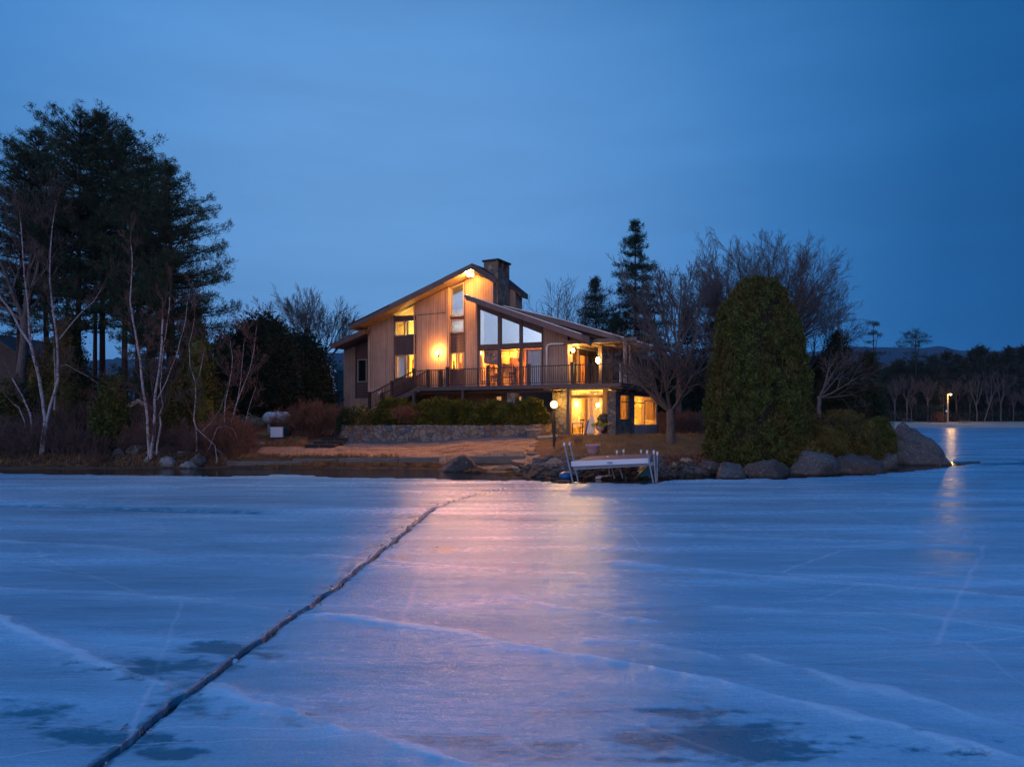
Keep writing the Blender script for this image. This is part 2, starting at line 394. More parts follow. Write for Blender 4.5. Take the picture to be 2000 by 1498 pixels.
def grow(S, p, d, L, r, lev, rng, spread=.6, up=.15, kids=(4, 4, 4, 3), ratio=.62, nseg=4, wob=.18, rmin=.012, t0=.3):
    d = np.array(d, float); d /= np.linalg.norm(d); pts = [np.array(p, float)]; rr = [r]; dirs = []
    for i in range(nseg):
        d = d+rng.normal(0, wob, 3)*.6+np.array([0, 0, up])*.5; d /= np.linalg.norm(d)
        q = pts[-1]+d*L/nseg; r2 = max(rmin, r*(1-.75*(i+1)/nseg))
        S.append((*pts[-1], *q, rr[-1], r2)); pts.append(q); rr.append(r2); dirs.append(d.copy())
    if lev >= len(kids): return
    k = kids[lev]
    for j in range(k):
        t = t0+(1-t0)*(j+rng.uniform(.2, .9))/k
        i = min(int(t*nseg), nseg-1); f = t*nseg-i
        q = pts[i]*(1-f)+pts[i+1]*f if f <= 1 else pts[-1]
        s = np.cross(dirs[i], rng.normal(0, 1, 3)); s /= np.linalg.norm(s)+1e-9
        nd = dirs[i]*(1-spread*.6)+s*spread
        grow(S, q, nd, L*ratio*rng.uniform(.75, 1.2)*(1.15-.45*t), max(rmin, rr[i]*.62), lev+1, rng, spread, up, kids, ratio, max(2, nseg-1), wob, rmin, t0*.7)

def bare_tree(name, label, x, ybase, d, forks, mt, seed, z0=None, cat='tree', group=None, twig_mat=None, **kw):
    """forks: list of (direction, length, radius) starting at trunk top; trunk: kw trunk_h, trunk_r"""
    rng = np.random.default_rng(seed)
    bx, by = (x-1000)/F*d, d; bz = Z(ybase, d) if z0 is None else z0
    th = kw.pop('trunk_h', 2); tr = kw.pop('trunk_r', .2); lean = kw.pop('lean', (0, 0))
    root = thing(name, label, cat, (bx, by, bz), 0, group)
    T = []; n = 5; p = np.array([0, 0, -.3]); r = tr*1.35
    for i in range(n):
        q = np.array([lean[0]*(i+1)/n, lean[1]*(i+1)/n, th*(i+1)/n])+rng.normal(0, .03*th/3, 3)*np.array([1, 1, 0]); r2 = tr*(1.05-.2*i/n)
        T.append((*p, *q, r, r2)); p = q; r = r2
    V, Fc = tubes(T, 10); newmesh('trunk', V, Fc, mt, root, True)
    S = []
    for dr, L, rr in forks: grow(S, p-np.array([0, 0, .1]), dr, L, rr, 0, rng, **kw)
    S = np.array(S); big = S[:, 6] > .035
    parts = []
    if big.any(): V, Fc = tubes(S[big], 6); newmesh('branches', V, Fc, mt, root, True)
    if (~big).any(): V, Fc = tubes(S[~big], 3); newmesh('twigs', V, Fc, twig_mat or mt, root)
    return root

def lump_core(rfun, z0, z1, nz=18, nph=26, k=.86):
    V = []; 
    for i in range(nz+1):
        z = z0+(z1-z0)*i/nz
        for j in range(nph):
            ph = 2*math.pi*j/nph; r = max(.02, rfun((z-z0)/(z1-z0), ph)*k)*(1 if 0 < i < nz else .3); V.append((r*math.cos(ph), r*math.sin(ph), z*(1 if i < nz else .985)))
    Fc = [[i*nph+j, i*nph+(j+1) % nph, (i+1)*nph+(j+1) % nph, (i+1)*nph+j] for i in range(nz) for j in range(nph)]
    return np.array(V), np.array(Fc)
def shell_foliage(name, label, cat, loc, H, rfun, mt, seed, nclump=500, lpc=22, size=.14, cl=.18, upb=.7, sx=1, sy=1, trunk=True, group=None, crown='foliage', zb=.0, aspect=.45, part=False, core=.86):
    rng = np.random.default_rng(seed)
    root = None if part else thing(name, label, cat, loc, 0, group)
    t = rng.beta(1.05, 1.15, nclump); ph = rng.uniform(0, 2*math.pi, nclump)
    # more clumps where the radius is large
    r = np.array([rfun(a, b) for a, b in zip(t, ph)])
    keep = rng.uniform(0, 1, nclump) < np.clip(r/r.max()+.12, 0, 1); t, ph, r = t[keep], ph[keep], r[keep]
    off = rng.normal(0, .07, len(r))*r.max()*.6
    c = np.stack([(r*.95+off)*np.cos(ph)*sx, (r*.95+off)*np.sin(ph)*sy, zb+t*(H-zb)+rng.normal(0, .02, len(r))*H*.3], 1)
    nrm = np.stack([np.cos(ph), np.sin(ph), np.full(len(ph), upb)], 1); nrm /= np.linalg.norm(nrm, axis=1, keepdims=True)
    k1 = int(lpc)
    cs = cl*rng.uniform(.6, 1.5, (len(c), 1))
    cc = np.repeat(c, k1, 0)+rng.normal(0, 1, (len(c)*k1, 3))*np.repeat(cs, k1, 0)
    V, Fc = leaves(cc, np.repeat(nrm, k1, 0), size, 1, 0, rng, aspect)
    Vc, Fk = lump_core(rfun, zb, H, k=core); Vc[:, 0] *= sx; Vc[:, 1] *= sy
    V, Fc = joinVF([(V, Fc), (Vc, Fk)])
    if part: return V, Fc
    if trunk:
        b = MB(); b.tube([(0, 0, -.4), (0, 0, H*.5)], [max(.06, r.max()*.06), .04], 8); b.build('trunk', M['barkd'], root)
    newmesh(crown, V, Fc, mt, root)
    return root

def lobed_foliage(name, label, cat, loc, H, rfun, mt, seed, nl=500, k=180, R=(.22, .5), size=.11, sy=1, up=.9, group=None, core=.72, aspect=.3, trunk=True, drop=.06):
    rng = np.random.default_rng(seed); root = thing(name, label, cat, loc, 0, group)
    t = rng.uniform(0, 1, nl*2); ph = rng.uniform(0, 2*math.pi, nl*2); r = np.array([rfun(a, b) for a, b in zip(t, ph)])
    keep = rng.uniform(0, 1, nl*2) < np.clip(r/r.max()+.1, 0, 1); t, ph, r = t[keep][:nl], ph[keep][:nl], r[keep][:nl]; n = len(t)
    Rl = rng.uniform(*R, n); rr = r-Rl*.62+rng.normal(0, .05, n)
    c = np.stack([rr*np.cos(ph), rr*np.sin(ph)*sy, np.clip(t*H, 0, H-Rl*.8)], 1)
    nr = np.stack([np.cos(ph), np.sin(ph), np.full(n, .25)+1.2*np.clip(t-.8, 0, 1)*4], 1); nr /= np.linalg.norm(nr, axis=1, keepdims=True)
    ci = np.repeat(np.arange(n), k); d = rng.normal(0, 1, (n*k, 3))+nr[ci]*.9; d /= np.linalg.norm(d, axis=1, keepdims=True)
    d[:, 2] *= 1.35
    p = c[ci]+d*Rl[ci][:, None]*rng.uniform(.72, 1.08, (n*k, 1)); p = p[rng.uniform(0, 1, len(p)) > drop]
    dd = d[:len(p)]; V, Fc = leaves(p, dd*.8+np.array([0, 0, up]), size, 1, 0, rng, aspect, .8)
    Vc, Fk = lump_core(rfun, 0, H*.97, k=core); Vc[:, 1] *= sy; newmesh('gap_shade_core', Vc, Fk, M['barkd'], root, True)  # solid lumpy core, coloured dark to put shade into gaps between lobes
    if trunk: MB().tube([(0, 0, -.4), (0, 0, H*.5)], [max(.06, r.max()*.06), .04], 8).build('trunk', M['barkd'], root)
    newmesh('foliage', V, Fc, mt, root); return root
def conifer(name, label, loc, H, R, mt, seed, z_low=.12, whorls=26, per=7, tuft=.16, droop=-.12, power=.8, prof=None, lpt=11, tsize=.28, cat='tree', gap=0.0, trunk_r=None, group=None, jit=.25, lobes=None, spacing=.32, flat=.35, build=True, crownname='foliage'):
    """trunk, limbs and needle tufts. prof(t)->relative radius, t 0 bottom..1 top"""
    rng = np.random.default_rng(seed)
    root = thing(name, label, cat, loc, 0, group)
    tr = trunk_r or H*.013
    leanx, leany = rng.normal(0, .012, 2)*H
    def axis(z): s = z/H; return np.array([leanx*s*s, leany*s*s, z])
    T = [(*axis(H*i/10-(.4 if i == 0 else 0)), *axis(H*(i+1)/10), tr*(1-.92*i/10), tr*(1-.92*(i+1)/10)) for i in range(10)]
    V, Fc = tubes(T, 8); newmesh('trunk', V, Fc, M['barkd'], root, True)
    S = []; C = []; N = []
    for i in range(whorls):
        t = (i+rng.uniform(0, .9))/whorls; z = H*(z_low+(1-z_low)*t*.985)
        rel = prof(t) if prof else (1-t)**power
        m = max(3, int(per*(.6+.4*rng.uniform())))
        a0 = rng.uniform(0, 6.28)
        for j in range(m):
            if rng.uniform() < gap: continue
            a = a0+6.283*j/m+rng.normal(0, .25); L = max(.25, R*rel*rng.uniform(1-jit*1.6, 1+jit*.55))
            if lobes: L *= lobes(t, a)
            if L < .15: continue
            p = axis(z); n = max(3, int(L/spacing)); dirv = np.array([math.cos(a), math.sin(a), droop+(.55*max(0, t-.55)/.45 if droop > -.3 else .25*t)+rng.normal(0, .08)])
            for k in range(n):
                q = p+dirv*L/n+np.array([0, 0, .02*(k/n)*L]); rr = max(.012, tr*.28*(1-k/n)*(rel**.5+.2))
                S.append((*p, *q, rr, rr*.75))
                if (k+1)/n > .22:
                    sp = (1-.45*(k/n))*L*flat*(.35+.65*min(1, (k+1)/n*1.2))
                    for s in range(2+int(2.2*sp/spacing)):
                        side = rng.uniform(-1, 1)*sp; back = -abs(side)*.35
                        perp = np.array([-math.sin(a), math.cos(a), 0]); rd = np.array([math.cos(a), math.sin(a), 0])
                        C.append(q+perp*side-rd*back*-.4+np.array([0, 0, rng.normal(.04, .09)*(1+L*.1)])); nn = rd*.5+perp*np.sign(side)*.35+np.array([0, 0, .55]); N.append(nn)
                p = q
    C.append(axis(H)); N.append(np.array([0, 0, 1.]))
    C = np.array(C); N = np.array(N); N /= np.linalg.norm(N, axis=1, keepdims=True)
    V, Fc = tubes(S, 3); newmesh('branches', V, Fc, M['barkd'], root)
    V, Fc = leaves(C, N, tsize, lpt, tuft, rng, .16, .9); newmesh(crownname, V, Fc, mt, root)
    return root

def boulder(name, label, x, ytop, ybot, wpx, mt, seed, zb=0.0, depth=.8, d=None, cat='boulder', flat=0, tilt=0, cuts=9, group=None, pts=None, sharp=.0):
    d = d or DZ(ybot, zb); wm = wpx/F*d; hm = (ybot-ytop)/F*d
    rng = random.Random(seed)
    import bmesh
    bm = bmesh.new(); bmesh.ops.create_icosphere(bm, subdivisions=4, radius=1)
    planes = []
    for k in range(cuts):
        v = Vector((rng.gauss(0, 1), rng.gauss(0, 1), rng.gauss(0, .8))).normalized(); planes.append((v, rng.uniform(.50, .82)))
    off = Vector((seed*3.1, seed*1.7, 0))
    V = []
    for v in bm.verts:
        c = v.co.normalized()
        c = c*(1+.22*mnoise.fractal(c*1.1+off, 1, 2, 3))
        for n, k in planes:
            q = c.dot(n)-k
            if q > 0: c = c-n*q*(.96)
        c = c*(1+.06*mnoise.fractal(c*4+off, .8, 2, 4)+.07*(mnoise.ridged_multi_fractal(c*1.3+off, .9, 2.1, 4, 1, 2)-1.2))
        V.append(c)
    bm.free()
    bm = bmesh.new(); bmesh.ops.create_icosphere(bm, subdivisions=4, radius=1)
    A = np.array([tuple(c) for c in V]); mn = A.min(0); mx = A.max(0); A = (A-(mn+mx)/2)/((mx-mn)/2)
    zz = A[:, 2]; bury = .55
    A[:, 2] = np.where(zz < 0, zz*bury, zz)
    if pts is not None:  # silhouette: list of (t height 0..1, xl, xr) in -1..1
        hh = np.clip(A[:, 2], 0, 1); xl = np.interp(hh, [p[0] for p in pts], [p[1] for p in pts]); xr = np.interp(hh, [p[0] for p in pts], [p[2] for p in pts])
        an = np.arctan2(A[:, 1], A[:, 0]); nz = np.array([mnoise.fractal(Vector(a)*1.6+off, 1, 2, 4) for a in A]); cc = np.cos(an)*(1+.0*nz); A[:, 0] = (xl+xr)/2+(xr-xl)/2*cc+.05*nz; A[:, 1] = np.sin(an)*np.clip(1-hh*.75, .1, 1)*(1+.5*nz)*.9
    A[:, 0] *= wm/2; A[:, 1] *= wm/2*depth; A[:, 2] *= hm
    if tilt:
        ca, sa = math.cos(tilt), math.sin(tilt); A = np.stack([A[:, 0]*ca-A[:, 2]*sa, A[:, 1], A[:, 0]*sa+A[:, 2]*ca], 1)
    for v, c in zip(bm.verts, A): v.co = c
    me = bpy.data.meshes.new(name); bm.to_mesh(me); bm.free(); me.materials.append(mt)
    me.polygons.foreach_set('use_smooth', [True]*len(me.polygons))
    o = bpy.data.objects.new(name, me); COL.objects.link(o); o.location = ((x-1000)/F*d, d+wm*depth*.3, zb)
    return tag(o, label, cat, group)

# ================================================================ SETTING
def interp(x, xs, ys): return np.interp(x, xs, ys)
# shoreline of the headland, as the image row of the waterline for each column
LX = [-800, 0, 200, 440, 600, 760, 860, 930, 1000, 1080, 1200, 1290, 1400, 1560, 1700, 1830, 2100]
LY = [912, 914, 913, 912, 913, 913, 915, 922, 926, 932, 934, 932, 926, 926, 918, 908, 905]
HB = [(-6, -1.0), (-1.5, -.35), (0, 0), (.8, .26), (3.5, .62), (7.5, 1.05), (11.5, 1.50), (20, 2.1), (60, 3.0), (300, 5)]
def land_t(X, Y):
    px = 1000+F*X/Y; ds = CH*F/(interp(px, LX, LY)-HZ)
    return np.minimum(Y-ds, (.548*Y-X)*1.2)
def ground_z(X, Y, rough=True):
    X = np.asarray(X, float); Y = np.asarray(Y, float)
    t = land_t(X, Y)
    if rough: t = t+(fbm(X*.7, Y*.7, 3, 5)-.5)*.5
    z = interp(t, [a for a, b in HB], [b for a, b in HB])
    px = 1000+F*X/Y
    lft = sstep(440, 380, px)*sstep(0, 2.2, t)*.35
    z = z+lft
    sl_ = sstep(455, 480, px)*sstep(1032, 1015, px)
    z = z*(1-sl_)+sl_*np.where(Y < 37.15, np.minimum(z, .03+.05*(Y-35.7)), np.maximum(z, .50+.02*(Y-37)))
    fl_ = sstep(1072, 1085, px)*sstep(1420, 1380, px)*sstep(60, 54, Y)
    z = z*(1-fl_)+fl_*np.minimum(z, 1.46)
    rk = sstep(1020, 1035, px)*sstep(1110, 1085, px)
    z = z-rk*.22*sstep(1, 3, t)*sstep(8.5, 6, t)
    # terrace held by the stone wall
    tr = sstep(43.9, 44.3, Y+.0012*(px-850))*sstep(655, 672, px)*sstep(1042, 1030, px)*sstep(62, 58, Y)
    z = z*(1-tr)+np.maximum(z, 2.08)*tr
    if rough: z = z+(fbm(X*1.7, Y*1.7, 4, 9)-.5)*.14
    return z
def gz(X, Y): return float(ground_z(np.array([X]), np.array([Y]))[0])

def setattrs(me, **kw):
    for k, a in kw.items():
        at = me.attributes.new(k, 'FLOAT', 'POINT'); at.data.foreach_set('value', np.asarray(a, np.float32).ravel())
def gridmesh(name, X, Y, Zv, mt, smooth=True, **attrs):
    r, c = X.shape; V = np.stack([X, Y, Zv], -1).reshape(-1, 3)
    i = np.arange(r-1)[:, None]*c+np.arange(c-1)[None, :]; i = i.reshape(-1, 1)
    Fc = np.concatenate([i, i+1, i+c+1, i+c], 1)
    me = bpy.data.meshes.new(name)
    me.vertices.add(len(V)); me.vertices.foreach_set('co', V.astype(np.float32).ravel())
    n = len(Fc); me.loops.add(n*4); me.loops.foreach_set('vertex_index', Fc.astype(np.int32).ravel())
    me.polygons.add(n); me.polygons.foreach_set('loop_start', np.arange(0, n*4, 4, dtype=np.int32)); me.update(calc_edges=True)
    if smooth: me.polygons.foreach_set('use_smooth', np.ones(n, dtype=bool))
    setattrs(me, **attrs); me.materials.append(mt)
    o = bpy.data.objects.new(name, me); COL.objects.link(o); return o

# --- ground of the headland
def groundmat():
    m = mat('ground_soil_sand_lawn', rough=.95, spec=.1); t = NT(m.node_tree); p = t.n['Principled BSDF']
    O = t.node('ShaderNodeTexCoord').outputs['Object']
    at = lambda k: t.node('ShaderNodeAttribute', _attribute_name=k).outputs['Fac']
    n1 = t.noise(O, 2.2, 8, .7); n2 = t.noise(O, 14, 6, .7); n3 = t.noise(t.mapv(O, (1, 2.5, 1)), .8, 5, .6)
    soil = t.mix(t.mr(n1, .35, .65), (.075, .048, .034), (.15, .085, .05)); soil = t.mix(t.mr(n2, .5, .7), soil, (.21, .13, .08))
    sand = t.mix(t.mr(n1, .38, .6), (.36, .225, .135), (.24, .145, .09)); sand = t.mix(t.mr(n2, .50, .62), sand, (.50, .34, .22)); sand = t.mix(t.mr(n3, .54, .62), sand, (.15, .09, .06))
    lawn = t.mix(t.mr(n3, .35, .65), (.18, .115, .05), (.26, .165, .07)); lawn = t.mix(t.mr(n2, .5, .7), lawn, (.33, .22, .10)); lawn = t.mix(t.mr(n1, .58, .7), lawn, (.12, .10, .04))
    grav = t.mix(t.mr(n2, .4, .6), (.19, .175, .17), (.10, .095, .095))
    e = lambda a: t.mr(t.m('ADD', a, t.m('MULTIPLY', t.m('SUBTRACT', n1, .5), .5)), .4, .6)
    c = t.mix(e(at('sand')), soil, sand); c = t.mix(e(at('lawn')), c, lawn); c = t.mix(e(at('grav')), c, grav)
    t.set(p.inputs['Base Color'], c)
    b = t.node('ShaderNodeBump', Height=t.m('ADD', n2, t.m('MULTIPLY', n1, 2))); b.inputs['Strength'].default_value = 1; b.inputs['Distance'].default_value = .06
    t.l.new(b.outputs[0], p.inputs['Normal']); return m
ys = np.concatenate([np.arange(26, 50, .16), np.arange(50, 70, .6), np.arange(70, 300, 6)])
us = np.linspace(-1.25, .72, 620)
Yg, Ug = np.meshgrid(ys, us, indexing='ij'); Xg = Ug*Yg
Zg = ground_z(Xg, Yg); px = 1000+F*Ug+30*(fbm(Xg*1.2, Yg*1.2, 3, 77)-.5); T = land_t(Xg, Yg)
yy = HZ+(CH-Zg)*F/Yg
sand = sstep(480, 540, px+12*(fbm(Xg, Yg, 3)-.5))*sstep(1060, 1030, px)*sstep(1.0, 1.5, T)*sstep(44.2, 43.4, Yg)
grav = sstep(640, 690, px)*sstep(1060, 1030, px)*sstep(41.2, 42.2, Yg+(px-700)*-.0012)*sstep(45, 44.5, Yg)
lawn = sstep(1085, 1110, px)*sstep(2.6, 4.0, T)*sstep(1500, 1440, px)
lawn = np.maximum(lawn, sstep(430, 480, px)*sstep(560, 520, px)*sstep(44, 45, Yg)*.6)
gridmesh('ground', Xg, Yg, Zg, groundmat(), sand=sand, grav=grav, lawn=lawn)['kind'] = 'structure'

# --- far shore
def farground():
    def f(t, O):
        s = t.node('ShaderNodeSeparateXYZ', i0=O); n = t.noise(O, .35, 6, .6)
        sand = t.mix(t.mr(n, .35, .65), (.44, .36, .28), (.34, .28, .23)); dk = t.mix(n, (.05, .04, .03), (.10, .075, .05))
        return t.mix(t.mr(t.m('ADD', s.outputs[1], t.m('MULTIPLY', n, 6)), 170, 174), sand, dk), n
    return pm('far_beach_sand', f, .9, .1)
yf = np.concatenate([np.arange(146, 180, 1.0), np.arange(180, 1300, 40)]); xf = np.linspace(-400, 700, 260)
Yf, Xf = np.meshgrid(yf, xf, indexing='ij')
sh = 150+4*(fbm(Xf*.02, Xf*0, 3, 4)-.5)
Zf = interp(Yf-sh, [-5, 0, 3, 15, 30, 1200], [-.5, 0, .35, 1.0, 1.5, 12])+(fbm(Xf*.15, Yf*.15, 3, 8)-.5)*.12
gridmesh('far_shore', Xf, Yf, Zf, farground())['kind'] = 'structure'

# --- hills
hx = [-600, -200, 100, 400, 560, 670, 800, 1100, 1400, 1560, 1670, 1740, 1800, 1835, 1870, 1905, 1950, 2010, 2100, 2300, 2700]
hy = [700, 690, 705, 700, 694, 690, 700, 706, 700, 690, 679, 678, 681, 677, 684, 690, 686, 676, 660, 650, 690]
az = np.linspace(-1.25, 1.25, 420); hyv = interp(1000+F*az, hx, hy)+(fbm(az*40, az*0, 4, 3)-.5)*3
rows = []
for f_, d_ in ((0, 1400), (.35, 1700), (.7, 2100), (.92, 2400), (1, 2600), (.5, 3400), (0, 4200)):
    top = (HZ-hyv)/F*2600+CH
    rows.append(np.stack([az*d_, np.full_like(az, d_)+0*az, top*f_+(fbm(az*60, az*0+d_, 4, 6)-.5)*26*(f_ < .98)*(f_ > 0)], -1))
R_ = np.stack(rows)
M['hill'] = noisy('wooded_hillside', (.030, .040, .050), (.018, .026, .034), .02, .95, .05)
gridmesh('hills', R_[..., 0], R_[..., 1], R_[..., 2], M['hill'])['kind'] = 'structure'

# --- open water
def watermat():
    m = mat('lake_water', (.010, .016, .020), .06, .5); t = NT(m.node_tree); p = t.n['Principled BSDF']
    O = t.node('ShaderNodeTexCoord').outputs['Object']
    n = t.noise(t.mapv(O, (1, 2.2, 1)), 3.0, 5, .6); b = t.node('ShaderNodeBump', Height=n); b.inputs['Strength'].default_value = .25; b.inputs['Distance'].default_value = .03
    t.l.new(b.outputs[0], p.inputs['Normal']); return m
o = MB().add([(-3000, -1500, -.045), (3000, -1500, -.045), (3000, 1450, -.045), (-3000, 1450, -.045)], [(0, 1, 2, 3)]).build('lake_water', watermat()); o['kind'] = 'structure'

# --- ice sheet
yr = np.arange(HZ+22.3, HZ+1500, 1.75); dr = CH*F/(yr-HZ); dr = dr[::-1]
ui = np.linspace(-1.2, 1.2, 1300)
Yi, Ui = np.meshgrid(dr, ui, indexing='ij'); Xi = Yi*Ui; pxi = 1000+F*Ui; pyi = HZ+CH*F/Yi
EX = [-900, 0, 200, 420, 560, 640, 780, 860, 960, 1040, 1090, 1130, 1280, 1300, 1400, 1560, 1700, 1830, 1900, 1960, 2100, 2600]
EY = [922, 925, 927, 930, 927, 931, 934, 935, 939, 938, 944, 944, 945, 939, 935, 934, 927, 915, 905, 900, 897, 893]
edge = CH*F/(interp(pxi, EX, EY)-HZ)
en = (fbm(Xi*1.3, Yi*.8, 4, 11)-.5)*1.6+(fbm(Xi*6, Yi*6, 3, 12)-.5)*.35
front = sstep(.25, -.25, Yi-edge+en*.6)                      # 1 on the near sheet
backr = sstep(0, .6, (Xi-.575*Yi))*sstep(41.5, 42.6, Yi+en*.5)     # ice behind the point
tongue = sstep(1880, 1900, pxi)*sstep(.9, .3, np.abs(Yi-40.3+(Xi-26)*.10)+en*.2)*sstep(2150, 2000, pxi)
backr = np.maximum(backr, sstep(1885, 1930, pxi)*sstep(38, 39, Yi))
ice = np.clip(np.maximum(front, backr), 0, 1)
h = np.zeros_like(Xi)
CR = [(150, 1545), (196, 1498), (255, 1455), (343, 1373), (403, 1333), (479, 1271), (535, 1235), (590, 1195), (646, 1155), (700, 1115), (732, 1087), (775, 1054), (812, 1024), (822, 1012), (836, 1003), (855, 990), (879, 982), (939, 964), (999, 952), (1079, 944)]
wx = (fbm(Xi*2.0, Yi*2.0, 5, 21)-.5)*.17; wy = (fbm(Xi*2.0, Yi*2.0, 5, 22)-.5)*.17
near = (Yi < 34)
def pdist(pts, warp=1.0):
    P = [gpt(x, y) for x, y in pts]; out = np.full(Xi.shape, 99.); out[near] = polydist((Xi+wx*warp)[near], (Yi+wy*warp)[near], P); return out
dc = pdist(CR)
cw = (.014+.046*fbm(Xi*2.6, Yi*2.6, 5, 31)**1.3)*sstep(29, 19, Yi)*.85+.018
crack = sstep(cw*1.15, cw*.65, dc)
# dark melt band on the left of the crack
CB = [(x-14, y-6) for x, y in CR[8:16]]
band = sstep(.26, .04, pdist(CB, 2.2)+(fbm(Xi*6, Yi*3, 4, 33)-.5)*.42)
C2 = [(-300, 984), (0, 988), (200, 993), (400, 1000), (590, 1004)]
d2 = pdist(C2, .6); crack2 = sstep(.20, .07, d2)*sstep(600, 480, pxi)
wet = np.maximum(band*.5, sstep(.8, .1, d2+(fbm(Xi*2, Yi*6, 3, 35)-.5)*.3)*sstep(620, 500, pxi)*.6)
wet = np.maximum(wet, sstep(.16, .04, dc)*.75)
PN_ = .65*fbm(Xi*1.0+Yi*.2, Yi*3.4, 5, 61)+.35*fbm(Xi*5, Yi*9, 4, 62)
def patch(cx, cy, w_, h_, s=1.0):
    e = np.sqrt(((pxi-cx)/w_)**2+((pyi-cy)/h_)**2); return sstep(.22, .95, (1.38-.62*e)*.62+(PN_-.5)*1.5)*sstep(2.0, 1.3, e)*s
for a in ((300, 1300, 150, 26), (420, 1275, 100, 18), (160, 1440, 150, 22), (60, 1400, 90, 26), (330, 1480, 70, 12), (380, 1370, 90, 40, .6), (1420, 1425, 190, 34), (1520, 1472, 330, 34), (1300, 1490, 120, 10), (900, 1458, 110, 16, .5), (1060, 1482, 120, 14, .5),
          (1120, 1400, 130, 28, .55), (640, 1390, 150, 40, .5), (870, 1385, 120, 25, .35), (700, 1320, 140, 20, .4), (870, 1075, 30, 6, .9), (790, 1090, 26, 4, .9), (1900, 1060, 24, 5, .6), (1990, 905, 130, 7, 1.0), (1360, 1370, 80, 12, .5), (1180, 1240, 90, 6, .5), (1010, 1180, 60, 4, .5), (1150, 1182, 40, 3, .5)):
    wet = np.maximum(wet, patch(*a))
RD = [([(-200, 1150), (0, 1218), (120, 1270), (200, 1312), (260, 1330), (325, 1350)], .22, .05, 1),
      ([(400, 1340), (480, 1370), (580, 1410), (700, 1440), (870, 1490), (980, 1530)], .24, .05, 1),
      ([(590, 1203), (700, 1210), (807, 1225), (919, 1245), (999, 1262), (1079, 1275), (1178, 1293), (1300, 1319), (1420, 1347), (1539, 1377), (1659, 1407), (1779, 1437), (1938, 1481), (2100, 1530)], .26, .06, 1),
      ([(1200, 1100), (1300, 1110), (1450, 1124), (1620, 1138), (1740, 1150), (2000, 1172), (2300, 1190)], .22, .045, .8),
      ([(1475, 1288), (1600, 1320), (1680, 1346), (1830, 1385), (2000, 1430), (2200, 1480)], .25, .05, .8),
      ([(-300, 1130), (0, 1150), (350, 1168), (560, 1195)], .2, .03, .6), ([(620, 1085), (800, 1100), (1000, 1120), (1200, 1128)], .2, .03, .5),
      ([(1300, 1045), (1500, 1055), (1700, 1060), (1760, 1064)], .3, .05, .7), ([(1400, 1190), (1600, 1200), (1800, 1206), (2000, 1230)], .22, .04, .6),
      ([(0, 1060), (160, 1068), (300, 1080)], .22, .04, .6), ([(850, 1190), (1000, 1172), (1150, 1195), (1280, 1215)], .18, .035, .7), ([(1150, 1250), (1280, 1262), (1400, 1290)], .2, .035, .6)]
snow = np.zeros_like(Xi)
for pts, wd, hh, s in RD:
    q = pdist(pts, 1.5); q = q+(fbm(Xi*1.6, Yi*1.6, 4, 41)-.5)*wd*1.1; wd = wd*.42
    k = sstep(wd, 0, q); k2 = sstep(wd*3.4, 0, q); h += (hh*.28*k+hh*.42*k2)*s; snow = np.maximum(snow, (k**1.5*(.15+.9*fbm(Xi*.9, Yi*1.4, 3, 43))+.28*k2)*s)
